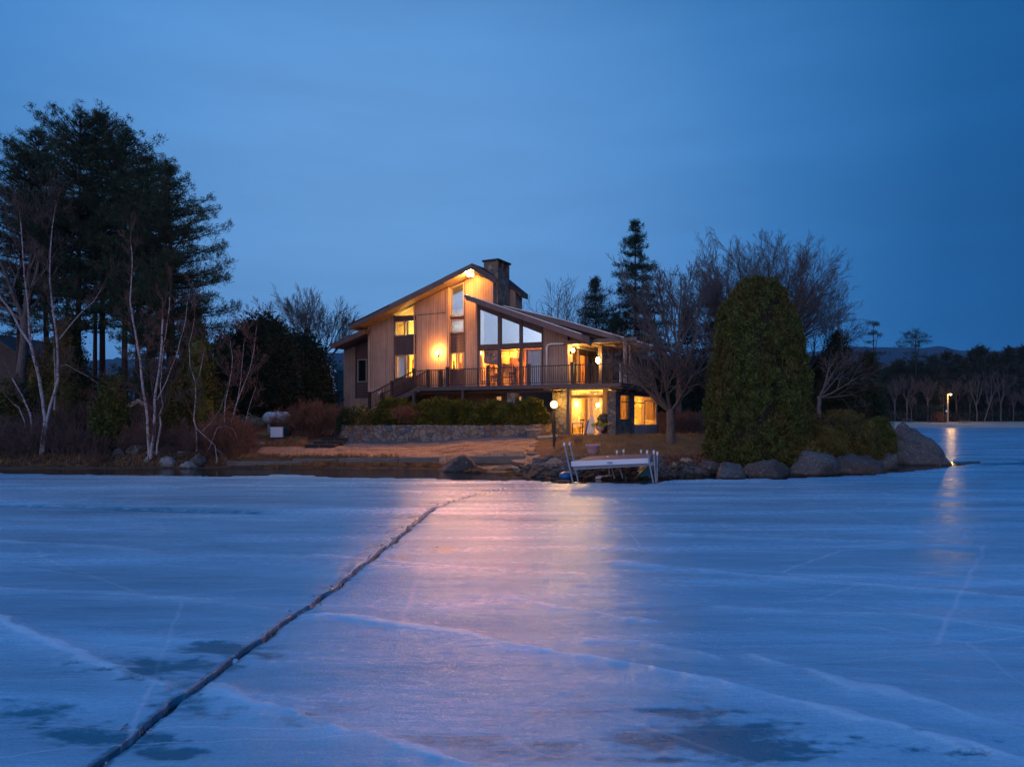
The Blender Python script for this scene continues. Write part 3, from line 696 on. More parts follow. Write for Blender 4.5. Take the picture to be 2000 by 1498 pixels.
# long low pressure waves, nearly across the view
ph = Yi*1.0+Xi*.22
w1 = fbm(Xi*.10+ph*.0, ph*.85, 4, 51); w2 = fbm(Xi*.30, ph*2.6, 4, 52)
h += (w1-.5)*.07+(w2-.5)*.022*sstep(60, 20, Yi)+(fbm(Xi*2.3, Yi*3, 3, 53)-.5)*.012*near
bev = sstep(.34, .06, dc)*near
h -= .012*bev; h = h*(1-.7*sstep(.2, .8, wet))-.012*wet
h *= sstep(140, 60, Yi)
h = np.maximum(h+.03, .012)
Zi = h*(1-np.maximum(crack, crack2*.9))-.11*np.maximum(crack, crack2*.9)
Zi = Zi*ice-.25*(1-ice)
def icemat():
    m = mat('lake_ice', rough=.4, spec=.38); t = NT(m.node_tree); p = t.n['Principled BSDF']
    O = t.node('ShaderNodeTexCoord').outputs['Object']
    at = lambda k: t.node('ShaderNodeAttribute', _attribute_name=k).outputs['Fac']
    R = (0, 0, rad(-12))
    st = t.noise(t.mapv(O, (.32, 2.2, 1), R), 1.1, 9, .68); big = t.noise(t.mapv(O, (.35, 1, 1), R), .28, 4, .55)
    fine = t.noise(O, 38, 4, .75); mid = t.noise(t.mapv(O, (1, 1.7, 1)), 6, 6, .65)
    c = t.mix(t.mr(st, .35, .66), (.19, .44, .60), (.285, .57, .73)); c = t.mix(1.0, c, t.ramp(big, [(.3, .92), (.7, 1.05)]), 'MULTIPLY')
    sw = t.noise(t.mapv(O, (.10, .75, 1), (0, 0, rad(-16))), .9, 7, .62); c = t.mix(1.0, c, t.ramp(sw, [(.32, .82), (.5, 1.0), (.66, 1.15)]), 'MULTIPLY')
    c = t.mix(1.0, c, t.ramp(fine, [(.3, .80), (.7, 1.10)]), 'MULTIPLY')
    c = t.mix(t.m('MULTIPLY', at('snow'), .95, clamp=True), c, (.46, .68, .80))
    wv = t.m('ADD', at('wet'), t.m('ADD', t.m('MULTIPLY', t.m('SUBTRACT', mid, .5), .9), t.m('MULTIPLY', t.m('SUBTRACT', fine, .5), .8)))
    wn = t.noise(t.mapv(O, (1, 2.4, 1), R), 3.2, 8, .72); wf = t.mr(t.m('ADD', wv, t.m('MULTIPLY', t.m('SUBTRACT', wn, .5), 1.1)), .30, .72); wf = t.m('MULTIPLY', wf, t.mr(at('wet'), .02, .3))
    c = t.mix(t.m('MULTIPLY', wf, .90), c, (.010, .15, .225))
    # hairline fractures, long and nearly straight
    for sc_, rot_, wd_ in ((.16, 14, .010), (.23, -8, .007), (.42, 30, .010)):
        hv = t.node('ShaderNodeTexVoronoi', _feature='DISTANCE_TO_EDGE', Vector=t.mapv(t.node('ShaderNodeVectorMath', _operation='ADD', i0=O, i1=t.node('ShaderNodeVectorMath', _operation='MULTIPLY', i0=t.node('ShaderNodeTexNoise', Vector=O, Scale=1.6, Detail=4.0).outputs[1], i1=(.18, .18, 0)).outputs[0]).outputs[0], (.42, 1.25, 0), (0, 0, rad(rot_))), Scale=sc_)
        hl = t.mr(hv.outputs[0], wd_*sc_*.25, wd_*sc_*2.2, 1, 0); c = t.mix(t.m('MULTIPLY', hl, t.mr(big, .4, .62, 0, .55)), c, (.60, .74, .84))
    ck = at('crack'); c = t.mix(t.mr(ck, .42, .88), c, (.016, .018, .022))
    t.set(p.inputs['Base Color'], c)
    rr = t.mr(t.m('ADD', t.m('MULTIPLY', sw, .6), t.m('MULTIPLY', mid, .4)), .40, .62, .09, .34); rr = t.m('ADD', rr, t.m('MULTIPLY', wf, .10)); rr = t.m('ADD', rr, t.m('MULTIPLY', at('snow'), .15)); t.set(p.inputs['Roughness'], rr)
    bh = t.m('ADD', t.m('MULTIPLY', st, 1.2), t.m('ADD', t.m('MULTIPLY', mid, .35), t.m('MULTIPLY', fine, .22)))
    b = t.node('ShaderNodeBump', Height=bh); b.inputs['Strength'].default_value = .7; b.inputs['Distance'].default_value = .045
    t.l.new(b.outputs[0], p.inputs['Normal']); p.inputs['IOR'].default_value = 1.34
    return m
gridmesh('lake_ice', Xi, Yi, Zi, icemat(), wet=wet, snow=snow*(1-crack), crack=np.maximum(crack, crack2*.8)*(Yi < 34))['kind'] = 'structure'
# broken plates along the lips of the crack
rng = np.random.default_rng(17); P = [gpt(x, y) for x, y in CR]; pv = []; pf = []
for (ax, ay), (bx, by) in zip(P[:-1], P[1:]):
    L = math.hypot(bx-ax, by-ay); nx_, ny_ = -(by-ay)/L, (bx-ax)/L
    for _ in range(int(L/.3)):
        tt = rng.uniform(); off = abs(rng.normal(0, .07))+.035; off *= 1 if rng.uniform() < .6 else -1; x = ax+(bx-ax)*tt+nx_*off; y = ay+(by-ay)*tt+ny_*off
        x -= (float(fbm(np.array([x*2.0]), np.array([y*2.0]), 5, 21)[0])-.5)*.17; y -= (float(fbm(np.array([x*2.0]), np.array([y*2.0]), 5, 22)[0])-.5)*.17
        s = rng.uniform(.010, .034); m_n = rng.integers(3, 6); tx, ty = rng.normal(0, .28, 2); z0 = .028+rng.uniform(-.01, .012); b0 = len(pv)
        for lv in (0, .02):
            for k in range(m_n):
                an = 6.283*k/m_n+rng.uniform(-.3, .3); px2, py2 = s*math.cos(an), s*math.sin(an)*.8; pv.append((x+px2, y+py2, z0+lv+px2*tx+py2*ty))
        for k in range(m_n): pf.append((b0+k, b0+(k+1) % m_n, b0+m_n+(k+1) % m_n, b0+m_n+k))
        pf.append(tuple(b0+m_n+k for k in range(m_n)))
o = newmesh('ice_chips', pv, pf, noisy('broken_ice', (.26, .46, .56), (.12, .24, .31), 9, .3, .5)); o['kind'] = 'stuff'
# frozen rubble and slush standing in the crack
rng = np.random.default_rng(5); V = []; 
P = [gpt(x, y) for x, y in CR]
q = []
for (ax, ay), (bx, by) in zip(P[:-1], P[1:]):
    n = int(math.hypot(bx-ax, by-ay)/.012); tt = rng.uniform(0, 1, n)
    q.append(np.stack([ax+(bx-ax)*tt, ay+(by-ay)*tt], 1))
q = np.concatenate(q); q += rng.normal(0, .022, q.shape)
wq = lambda s: (fbm(q[:, 0]*2.0, q[:, 1]*2.0, 5, s)-.5)*.17
q = q-np.stack([wq(21), wq(22)], 1)
c3 = np.concatenate([q, rng.uniform(-.07, -.03, (len(q), 1))], 1)
V, Fc = leaves(c3, np.tile([0, 0, .25], (len(c3), 1)), .02, 1, 0, rng, 1.0, .3)
o = newmesh('slush', V, Fc, mat('dark_slush', (.02, .022, .025), .2, .6)); o['kind'] = 'stuff'

# ================================================================ HOUSE
TH = rad(28); cT, sT = math.cos(TH), math.sin(TH)
H0 = np.array([6.64, 42.0, 0.0])
def FL(px, py, v):       # pixel ray met with the plane local y = v  -> local (x, z)
    dx, dz = (px-1000)/F, (HZ-py)/F
    # world = (s*dx, s, CH+s*dz); local y = (wx-H0x)*sT + (wy-H0y)*cT
    s = (v+H0[0]*sT+H0[1]*cT)/(dx*sT+cT)
    wx, wy = s*dx-H0[0], s-H0[1]
    return (wx*cT-wy*sT, CH+s*dz)
def FS(px, py, x):       # met with the plane local x = x -> local (y, z)
    dx, dz = (px-1000)/F, (HZ-py)/F
    s = (x+H0[0]*cT-H0[1]*sT)/(dx*cT-sT)
    wx, wy = s*dx-H0[0], s-H0[1]
    return (wx*sT+wy*cT, CH+s*dz)
def lx(px, v): return FL(px, 700, v)[0]
def lz(px, py, v): return FL(px, py, v)[1]
house = thing('lake_house', 'large brown house with tall gable, stone chimney and wraparound deck, lights on', 'house', tuple(H0), -TH)
VW = 2.2                                     # plane of the main front wall
ZD = 4.75; ZDB = 4.50                        # deck top and underside
# roof lines at the rake plane
VR = .9
rp = [FL(681, 634, VR), FL(923, 515, VR), FL(970, 545, VR)]
def rooftop(x): return float(np.interp(x, [p[0] for p in rp], [p[1] for p in rp]))
RT = .42
def under(x): return rooftop(x)-RT
r1 = [FL(908, 575, .7), FL(1152, 671-13, .7)]
def roof1(x): a, b = r1; return a[1]+(b[1]-a[1])*(x-a[0])/(b[0]-a[0])
R1T = .42
# upper roof
def slab(name, pts, th, y0, y1, m, par=house):
    poly = list(pts)+[(x, z-th) for x, z in reversed(pts)]
    return MB().prism(poly, y0, y1).build(name, m, par)
VE = 5.6; VC = 2.55
x1_, z1_ = rp[1]
EP = FL(968, 543, 2.3); sR = (EP[1]-z1_)/(EP[0]-x1_)
zR = lambda x: z1_+sR*(x-x1_)
rp[2] = (EP[0], zR(EP[0]))
E2 = lx(1030, VE)
rf = MB().prism([(rp[0][0], rp[0][1]), (x1_, z1_), (x1_, z1_-.12), (rp[0][0], rp[0][1]-.12)], VR-.05, VE).build('roof', M['roof'], house)
sh = lambda pts, dz: [(x, z-dz) for x, z in pts]
def hexa(plan, zt_, zb_, name, m_, par=None):   # plan of (x, v), heights from functions of x
    V = [(x, v, zt_(x)) for x, v in plan]+[(x, v, zb_(x)) for x, v in plan]; n = len(plan)
    return MB().add(V, [tuple(range(n)), tuple(range(n, 2*n))[::-1]]+[(i, n+i, n+(i+1) % n, (i+1) % n) for i in range(n)]).build(name, m_, par or house)
planR = [(x1_+.005, VR-.12), (EP[0], 2.28), (EP[0], VC+1.77), (x1_+.005, VC+1.77)]
planB = [(x1_+.005, VC+1.775), (E2, VC+1.775), (E2, VE), (x1_+.005, VE)]
hexa(planR, zR, lambda x: zR(x)-.12, 'roof', M['roof']); hexa(planB, zR, lambda x: zR(x)-.12, 'roof', M['roof'])
hexa([(x, v+.03) for x, v in planR], lambda x: zR(x)-.125, lambda x: zR(x)-.32, 'soffit', M['soffit'], rf)
hexa([(x-.05*(x > x1_+1), v+.0) for x, v in planB], lambda x: zR(x)-.125, lambda x: zR(x)-.30, 'soffit', M['trim'], rf)
MB().prismx([(VC+1.8, zR(E2)-.02), (VE+.03, zR(E2)-.02), (VE+.03, zR(E2)-.40), (VC+1.8, zR(E2)-.40)], E2-.03, E2+.04).build('eave_board', M['fascia'], rf)
a_ = Vector((x1_, VR-.14, z1_-.215)); b_ = Vector((EP[0]+.03, 2.24, zR(EP[0])-.215)); MB().beam(a_, b_, .07, .40).build('rake_board', M['fascia'], rf)
# rake boards in three lengths, each a little prouder, as in the photo
xa, xb = FL(762, 600, VR)[0], FL(868, 546, VR)[0]
for i, (x0, x1, v, th) in enumerate(((rp[0][0], xa, VR, .40), (xa, xb, VR-.06, .44), (xb, rp[1][0], VR-.12, .40))):
    MB().prism([(x0, rooftop(x0)-.03), (x1, rooftop(x1)-.03), (x1, rooftop(x1)-th), (x0+(.12 if i == 0 else 0), rooftop(x0)-th)], v-.04, v+.06).build('rake_board', M['fascia'], rf)
MB().prism([(rp[0][0], rp[0][1]-.12), (x1_, z1_-.12), (x1_, z1_-.32), (rp[0][0]+.1, rp[0][1]-.32)], VR+.07, VE-.1).build('soffit', M['soffit'], rf)
MB().prism([(rp[0][0]-.02, rp[0][1]+.0), (rp[0][0]+.14, rp[0][1]-.42), (rp[0][0]+.2, rp[0][1]-.42), (rp[0][0]+.06, rp[0][1]+.02)], VR+.08, VE-.1).build('gutter_board', M['fascia'], rf)

def wallpiece(px0, px1, v, y_bot, mt, name='wall', top=None, th=.16, x0=None, x1=None, zb=None, n=1):
    a = lx(px0, v) if x0 is None else x0; b = lx(px1, v) if x1 is None else x1
    zb0 = lz(px0, y_bot, v) if zb is None else zb
    tf = top or (lambda x: under(x)+.02)
    xs = [a, b]
    for p in rp[1:2]:
        if a < p[0] < b and top is None: xs = [a, p[0], b]
    poly = [(a, zb0)]+[(b, zb0)]+[(x, tf(x)) for x in reversed(xs)]
    return MB().prism(poly, v, v+th).build(name, mt, house)
ZG = 1.5
xW = {k: lx(k, VW) for k in (720, 770, 813, 876, 908, 933, 1060, 1109)}
ZB2 = 2.3
# siding panels of the main front wall
wallpiece(720, 770, VW, 800, M['siding'], zb=2.9)
MB().box(xW[720]+.35, xW[1109], VW+.02, VW+.14, 1.4, 3.0).build('foundation_wall', M['siding'], house)
wallpiece(813, 876, VW-.25, 800, M['siding'], zb=ZD-.3, th=.41)
wallpiece(908, 933, VW, 800, M['siding'], zb=ZD-.3)
xD1 = lx(963, VW)
MB().prism([(xW[933], roof1(xW[933])-.2), (xD1, roof1(xD1)-.2), (xD1, under(xD1)-.0), (xW[933], under(xW[933]))], VW, VW+.16).build('wall', M['siding'], house)
MB().prism([(xW[1060], ZD-.3), (xW[1109], ZD-.3), (xW[1109], roof1(xW[1109])-R1T-.02), (xW[1060], roof1(xW[1060])-R1T)], VW, VW+.16).build('wall', M['siding'], house)
jz = lz(845, 613, VW-.25)
MB().box(xW[813]+.06, xW[876]-.06, VW-.262, VW-.252, jz-.02, jz+.02).build('joint_strip', M['trim'], house)
# corner boards
for k in (720, 813, 876):
    x = xW[k]; v = VW-.25 if k != 720 else VW
    MB().box(x-.05, x+.05, v-.03, v+.02, 3.0, under(x)).build('corner_board', M['frame'] if k == 720 else M['siding'], house)
xsw = lx(1021, VE)
MB().prismx([(VC+1.85, 7.0), (VE-.1, 7.0), (VE-.1, zR(xsw)-.1), (VC+1.85, zR(xsw)-.1)], xD1+.02, xsw).build('wall', M['siding'], house)
# recessed far-left bay with its own low roof
VA = 3.2
ra = [FL(645, 672, VR+.6), FL(712, 643, VR+.6)]
raf = lambda x: ra[0][1]+(ra[1][1]-ra[0][1])*(x-ra[0][0])/(ra[1][0]-ra[0][0])
lr = slab('low_roof', [ra[0], ra[1]], .12, VR+.55, 6.5, M['roof'])
MB().prism([(ra[0][0], ra[0][1]-.03), (ra[1][0], ra[1][1]-.03), (ra[1][0], ra[1][1]-.42), (ra[0][0]+.14, ra[0][1]-.42)], VR+.5, VR+.6).build('rake_board', M['fascia'], lr)
MB().prism([(ra[0][0]+.1, ra[0][1]-.16), (ra[1][0], ra[1][1]-.16), (ra[1][0], ra[1][1]-.34), (ra[0][0]+.14, ra[0][1]-.34)], VR+.62, 6.4).build('soffit', M['trim'], lr)
xA0, xA1, xA2, xA3 = lx(671, VA), lx(695, VA), lx(718, VA), xW[720]
topa = lambda x: min(raf(x)-.2, under(max(x, rp[0][0]+.1))) if x < rp[0][0] else raf(x)-.2
topa = lambda x: raf(x)-.2
wallpiece(671, 695, VA, 0, M['siding'], top=topa, zb=2.0)
wallpiece(695, 720, VA, 0, M['siding'], top=lambda x: lz(705, 778, VA), zb=2.0, x1=xA3+.02)
# dark column with narrow window
def column(p0, p1, v, items, zb, ztop=None, dark=M['clap'], th=.12):
    """fills the strip p0..p1 with clapboard, leaving the openings in items: (name, [pixel corners], glass, frame px)"""
    x0, x1 = lx(p0, v), lx(p1, v)
    ztf = ztop if callable(ztop) else (lambda x: ztop)
    # horizontal bands between openings
    zs = []
    for it in items:
        q = [FL(x, y, v) for x, y in it['out']]; zs.append((min(z for _, z in q), max(z for _, z in q), it, q))
    zs.sort(key=lambda a: a[0]); cur = zb
    for z0, z1, it, q in zs:
        if z0 > cur+.02: MB().box(x0, x1, v+.03, v+.03+th, cur, z0).build('clapboard_panel', dark, house)
        cur = max(cur, z1)
    xs = [x0, x1]
    if ztf(x0) > cur or ztf(x1) > cur:
        MB().prism([(x0, cur-.0), (x1, cur), (x1, max(cur, ztf(x1))), (x0, max(cur, ztf(x0)))], v+.03, v+.03+th).build('clapboard_panel', dark, house)
def inset(poly, w_):
    n = len(poly); out = []
    for i in range(n):
        p0, p1, p2 = Vector(poly[i-1]), Vector(poly[i]), Vector(poly[(i+1) % n])
        d1 = (p1-p0).normalized(); d2 = (p2-p1).normalized(); n1 = Vector((-d1.y, d1.x)); n2 = Vector((-d2.y, d2.x))
        k = (n1+n2)/max(.4, 1+n1.dot(n2)); out.append(tuple(p1+k*w_))
    return out
def area(p): return sum(p[i-1][0]*p[i][1]-p[i][0]*p[i-1][1] for i in range(len(p)))/2
def window(pts, v, gl='glass', fw=.07, fm=None, mull=(), hmull=(), name='window', proud=.04, label=None):
    """pts: pixel corners of the glass; builds frame with pane as its sub-part"""
    q = [FL(x, y, v) for x, y in pts]
    if area(q) < 0: q = q[::-1]
    out = inset(q, -fw); n = len(q)
    b = MB(); V = [(x, v-proud, z) for x, z in out]+[(x, v-proud, z) for x, z in q]+[(x, v+.12, z) for x, z in out]+[(x, v+.12, z) for x, z in q]
    fs = []
    for i in range(n):
        j = (i+1) % n; fs += [(i, j, n+j, n+i), (2*n+j, 2*n+i, 3*n+i, 3*n+j), (i, 2*n+i, 2*n+j, j), (n+i, n+j, 3*n+j, 3*n+i)]
    b.add(V, fs)
    z0, z1 = min(z for _, z in q), max(z for _, z in q)
    for m_ in mull: xm = lx(m_, v); b.box(xm-fw*.5, xm+fw*.5, v-proud+.01, v+.1, z0, z1)
    w_ = b.build(name, fm or M['frame'], house)
    if label: w_['label'] = label
    g = MB(); g.add([(x, v+.03, z) for x, z in q], [tuple(range(n))]); g.build('pane', M[gl], w_)
    return w_
# far-left dark column
column(695, 718, VA, [dict(out=[(699, 702), (717, 746)])], lz(705, 778, VA), topa)
window([(700, 704), (715, 703), (715, 744), (700, 745)], VA, 'dark_glass')
MB().box(lx(694, VA), lx(696, VA), VA-.03, VA+.02, lz(705, 778, VA), topa(lx(695, VA))).build('corner_board', M['trim'], house)
# column one: yellow lit windows
w1 = lambda x: under(x)+.02
column(770, 813, VW, [dict(out=[(772, 618), (813, 594)]), dict(out=[(772, 656), (813, 626)]), dict(out=[(772, 738), (813, 693)])], ZD-.6, w1)
MB().box(xW[770]-.03, xW[770]+.06, VW-.02, VW+.1, ZD-.6, under(xW[770])).build('trim_board', M['trim'], house)
MB().box(xW[813]-.09, xW[813], VW-.02, VW+.1, ZD-.6, under(xW[813])).build('trim_board', M['trim'], house)
window([(773, 617), (812, 616), (812, 596)], VW, fw=.06, label='triangular lit window under the eave')
window([(774, 655), (789, 654), (789, 629), (774, 630)], VW); window([(796, 653), (811, 652), (811, 627), (796, 628)], VW)
wc = window([(774, 737), (790, 736), (790, 695), (774, 696)], VW, label='window with pale drawn shade')
MB().add([(x, VW+.22, z) for x, z in [FL(774, 738, VW), FL(791, 737, VW), FL(791, 694, VW), FL(774, 695, VW)]], [(0, 1, 2, 3)]).build('window_shade', M['shade'], wc)
window([(797, 736), (811, 735), (811, 693), (797, 694)], VW)
# column two
column(876, 908, VW, [dict(out=[(878, 619), (908, 552)]), dict(out=[(878, 651), (908, 626)]), dict(out=[(878, 723), (908, 690)])], ZD-.3, w1)
for x in (xW[876], xW[908]-.09): MB().box(x, x+.09, VW-.03, VW+.1, ZD-.3, under(x)).build('trim_board', M['trim'], house)
window([(880, 616), (905, 615), (905, 554), (880, 565)], VW, 'mirror_glass', label='tall slanted window reflecting the pale sky')
window([(881, 648), (905, 647), (905, 626), (881, 627)], VW, 'mirror_glass')
window([(880, 721), (890, 721), (890, 691), (880, 692)], VW); window([(896, 720), (906, 720), (906, 690), (896, 691)], VW)
# column three: the glass wall
for a, b in ((933, 936), (973, 979), (1015, 1020), (1058.5, 1061)):
    xa_, xb_ = lx(a, VW), lx(b, VW)
    MB().prism([(xa_, ZD-.2), (xb_, ZD-.2), (xb_, roof1(xb_)-R1T), (xa_, roof1(xa_)-R1T)], VW-.08, VW+.12).build('mullion_post', M['trim'], house)
MB().box(xW[933], xW[1060], VW-.05, VW+.1, lz(973, 683.5, VW), lz(973, 672.5, VW)).build('transom_beam', M['clap'], house)
x0, x1 = xW[933], xW[1060]
MB().prism([(x0, lz(936, 603, VW)), (lx(1060, VW), lz(1060, 652, VW)), (x1, roof1(x1)-R1T), (x0, roof1(x0)-R1T)], VW-.02, VW+.1).build('header_board', M['trim'], house)
window([(937, 673.5), (973, 672), (973, 618), (937, 605)], VW, 'mirror_glass', fw=.03, fm=M['trim'])
window([(979, 672), (1015, 670), (1015, 634), (979, 621)], VW, 'mirror_glass', fw=.03, fm=M['trim'])
window([(1020, 669.5), (1058, 668), (1058, 652), (1020, 637)], VW, 'mirror_glass', fw=.03, fm=M['trim'])
zb = ZD+.05
def yz(px_, z, v): # pixel row of height z
    lo, hi = 400, 1000
    for _ in range(40):
        mm = (lo+hi)/2
        if lz(px_, mm, v) > z: lo = mm
        else: hi = mm
    return lo
def pane_px(a, b, ty, gl, **k): return window([(a, yz(a, zb+.06, VW)), (b, yz(b, zb+.06, VW)), (b, ty-.3), (a, ty)], VW, gl, **k)
pane_px(937, 972.5, 687.5, 'glass', fw=.05); pane_px(980, 1014.5, 686, 'glass', fw=.05, fm=M['trim'])
pane_px(1019, 1028, 684.5, 'glass', fw=.04, fm=M['trim'])
wd = window([(1030, yz(1030, zb+.06, VW)), (1057, yz(1057, zb+.06, VW)), (1057, 683.5), (1030, 684)], VW, 'glass', fw=.06, name='sliding_door', label='sliding door with grey-blue drawn blind')
M['blind'] = pm('grey_blind', groove((.50, .50, .52), (.40, .40, .42), .14, 'x'), .9, .1)
MB().box(lx(1029, VW), lx(1058, VW), VW+.16, VW+.2, zb, lz(1040, 683, VW)).build('blind', M['blind'], wd)

# front low roof
x_end = r1[1][0]; xs0 = r1[0][0]
rf1 = MB().prism([r1[0], r1[1], (r1[1][0], r1[1][1]-.14), (r1[0][0], r1[0][1]-.14)], .68, 8.5).build('front_roof', M['roof'], house)
MB().prism([(xs0, r1[0][1]-.02), (x_end, r1[1][1]-.02), (x_end+.02, r1[1][1]-R1T-.02), (xs0+.12, r1[0][1]-R1T)], .6, .72).build('rake_board', M['fascia'], rf1)
MB().prism([(xs0-.02, r1[0][1]+.035), (x_end-.5, roof1(x_end-.5)+.035), (x_end-.5, roof1(x_end-.5)-.015), (xs0-.02, r1[0][1]-.015)], .57, .66).build('drip_edge', M['drip'], rf1)
MB().prism([(xs0+.1, r1[0][1]-.16), (x_end-.1, r1[1][1]-.16), (x_end-.1, r1[1][1]-.36), (xs0+.14, r1[0][1]-.36)], .74, 8.4).build('soffit', M['soffit'], rf1)
MB().prism([(x_end-.55, roof1(x_end-.55)+.01), (x_end+.02, r1[1][1]-.1), (x_end+.12, r1[1][1]-.62), (x_end-.35, roof1(x_end-.35)-.44)], .5, .8).build('rafter_tail', M['trim'], rf1)
# porch roof behind and above it
V2 = 1.6
r2 = [FL(985, 598, V2), FL(1100, 625, V2), FL(1276, 676, V2)]
rf2 = slab('porch_roof', r2, .1, V2, 10.5, M['roof'])
MB().prism([(r2[0][0], r2[0][1]-.02), (r2[1][0], r2[1][1]-.02), (r2[2][0], r2[2][1]-.02), (r2[2][0]-.1, r2[2][1]-.22), (r2[1][0], r2[1][1]-.40), (r2[0][0], r2[0][1]-.40)], V2-.08, V2+.04).build('rake_board', M['fascia'], rf2)
MB().prism([(r2[0][0], r2[0][1]+.035), (r2[1][0], r2[1][1]+.035), (r2[2][0], r2[2][1]+.035), (r2[2][0], r2[2][1]-.015), (r2[1][0], r2[1][1]-.015), (r2[0][0], r2[0][1]-.015)], V2-.11, V2+.0).build('drip_edge', M['drip'], rf2)
zc = lz(1180, 668, 1.3)                     # porch ceiling height
xp1 = lx(1232, 1.3)
xs_ = lx(1150, 1.9)
gab = [(lx(1010, 3), zc+.1), (xp1+.3, zc+.1), (r2[2][0]-.9, r2[2][1]-.2), (r2[1][0], r2[1][1]-.25), (r2[0][0]+.3, r2[0][1]-.25)]
MB().prism([(xW[1109]-1.0, zc+.1), (xp1+.2, zc+.1), (xp1+.2, np.interp(xp1+.2, [p[0] for p in r2], [p[1] for p in r2])-.2), (r2[1][0], r2[1][1]-.2), (xW[1109]-1.0, np.interp(xW[1109]-1.0, [p[0] for p in r2], [p[1] for p in r2])-.2)], 2.45, 2.6).build('gable_boards', M['soffit'], house)
MB().box(xW[1109]+.05, xp1+.35, 1.35, 1.6, zc-.02, zc+.22).build('porch_beam', M['fascia'], house)
MB().box(xW[1109]+.02, xp1+.3, 1.62, 9.8, zc+.02, zc+.08).build('porch_ceiling', M['soffit'], house)
# chimney
cx0, cx1 = lx(945, VC), max(lx(969, VC), EP[0]+.04); ct = lz(945, 512, VC)
ch = MB().box(cx0, cx1, VC, VC+1.75, 6.5, ct-.75).build('chimney', M['cstone'], house)
b = MB(); zc0, zc1 = ct-.75, ct-.0
b.box(cx0, cx1, VC, VC+.2, zc0, zc1).box(cx0, cx1, VC+1.55, VC+1.75, zc0, zc1).box(cx0, cx0+.25, VC+.2, VC+1.55, zc0, zc1).box(cx1-.25, cx1-.003, VC+.75, VC+.95, zc0, zc1).box(cx1-.25, cx1-.003, VC+.2, VC+1.55, zc0, zc0+.25)
b.build('chimney_top', M['cstone'], ch)
MB().box(cx0-.1, cx1+.1, VC-.1, VC+1.85, ct, ct+.12).build('chimney_cap', M['roof'], ch)
# main outer walls closing the volume
MB().box(xW[720]-.0, xW[720]+.14, VW+.16, VE-.3, 2.0, under(xW[720])-.05).build('wall', M['siding'], house)
MB().box(xD1-.14, xD1, VW+.16, VE-.3, 7.0, under(xD1)+.0).build('wall', M['siding'], house)
xr_ = rp[1][0]
MB().prism([(xW[720]+.14, 1.6), (xD1-.14, 1.6), (xD1-.14, under(xD1)), (xr_, under(xr_)), (xW[720]+.14, under(xW[720]))], VE-.3, VE-.15).build('wall', M['siding'], house)
MB().box(xA0, xA0+.14, VA+.16, 6.2, 2.0, topa(xA0)-.05).build('wall', M['siding'], house)
MB().box(xD1-3, xW[1109], 10.85, 11.0, 1.5, zc).build('wall', M['siding'], house)
# porch side wall
XS = xW[1109]
MB().box(XS-.16, XS, VW+.16, 3.0, ZD, zc+.4).build('wall', M['siding'], house)
for y0, y1 in ((3.75, 4.2), (5.6, 5.8), (6.9, 8.0)): MB().box(XS-.16, XS, y0, y1, ZD, zc+.4).build('wall', M['siding'], house)
MB().box(XS-.16, XS, 3.0, 8.0, zc-.35, zc+.4).build('wall_header', M['trim'], house)
dr_ = MB().box(XS-.1, XS-.02, 3.02, 3.73, ZD+.02, zc-.36).build('side_door', M['darkwood'], house)
MB().sphere((XS+.02, 3.66, ZD+1.0), .04).build('handle', M['alu'], dr_)
for y0, y1 in ((4.2, 5.6), (5.8, 6.9)):
    ww = MB(); ww.box(XS-.12, XS+.02, y0, y0+.08, ZD, zc-.36).box(XS-.12, XS+.02, y1-.08, y1, ZD, zc-.36).box(XS-.12, XS+.02, y0+.08, y1-.08, ZD, ZD+.1).box(XS-.12, XS+.02, y0+.08, y1-.08, zc-.46, zc-.36)
    wo = ww.build('window', M['darkwood'], house)
    MB().box(XS-.07, XS-.05, y0+.08, y1-.08, ZD+.1, zc-.46).build('pane', M['glass'], wo)
MB().box(XS-.5, XS-.45, 5.1, 5.5, ZD+.1, zc-.5).build('curtain', M['curtain'], house)
MB().box(XS+.5, XS+.62, 2.6, 7.6, zc-.16, zc-.1).build('track_rail', M['alu'], house)

# ---- deck
dk = MB()
xl = lx(809, 0); xr = 0.0
dk.box(xl, xr, .08, VW-.3, ZD-.06, ZD)
dk.box(XS+.03, xr, VW-.28, 9.0, ZD-.06, ZD)
deck = dk.build('deck', M['deckwood'], house)
MB().box(xl-.05, xr+.03, 0, .07, ZDB, ZD+.01).build('rim_board', M['deckwood'], deck)
# side edge of the deck falls away slightly toward the back
sb = [FS(1213, 748, .05), FS(1281, 769, .05), FS(1281, 778, .05), FS(1213, 756, .05)]
YE = sb[1][0]
MB().prismx([(0.07, ZD), (YE, sb[1][1]+.35), (YE, sb[1][1]-.05), (0.07, ZDB)], .0, .07).build('rim_board', M['blackmetal'], deck)
for i in range(14):
    x = xl+.4+(xr-xl-.8)*i/13; MB().box(x-.04, x+.04, .1, VW-.35, ZDB+.02, ZD-.07).build('joist', M['deckwood'], deck)
MB().box(xl+.1, XS-.3, .5, .68, ZDB-.22, ZDB+.01).build('beam', M['darkwood'], deck)
for p_ in (808, 904, 1110):
    x = lx(p_, .15); MB().box(x-.09, x+.09, .1, .28, 1.2, ZDB-.01).build('post', M['trim'], deck)
x = lx(1001, .3)
MB().box(x-.30, x+.30, .1, .7, 1.2, ZDB-.25).build('stone_pier', M['fstone'], deck)
posts_px = (809, 874, 953, 1033, 1118)
HR = 1.27
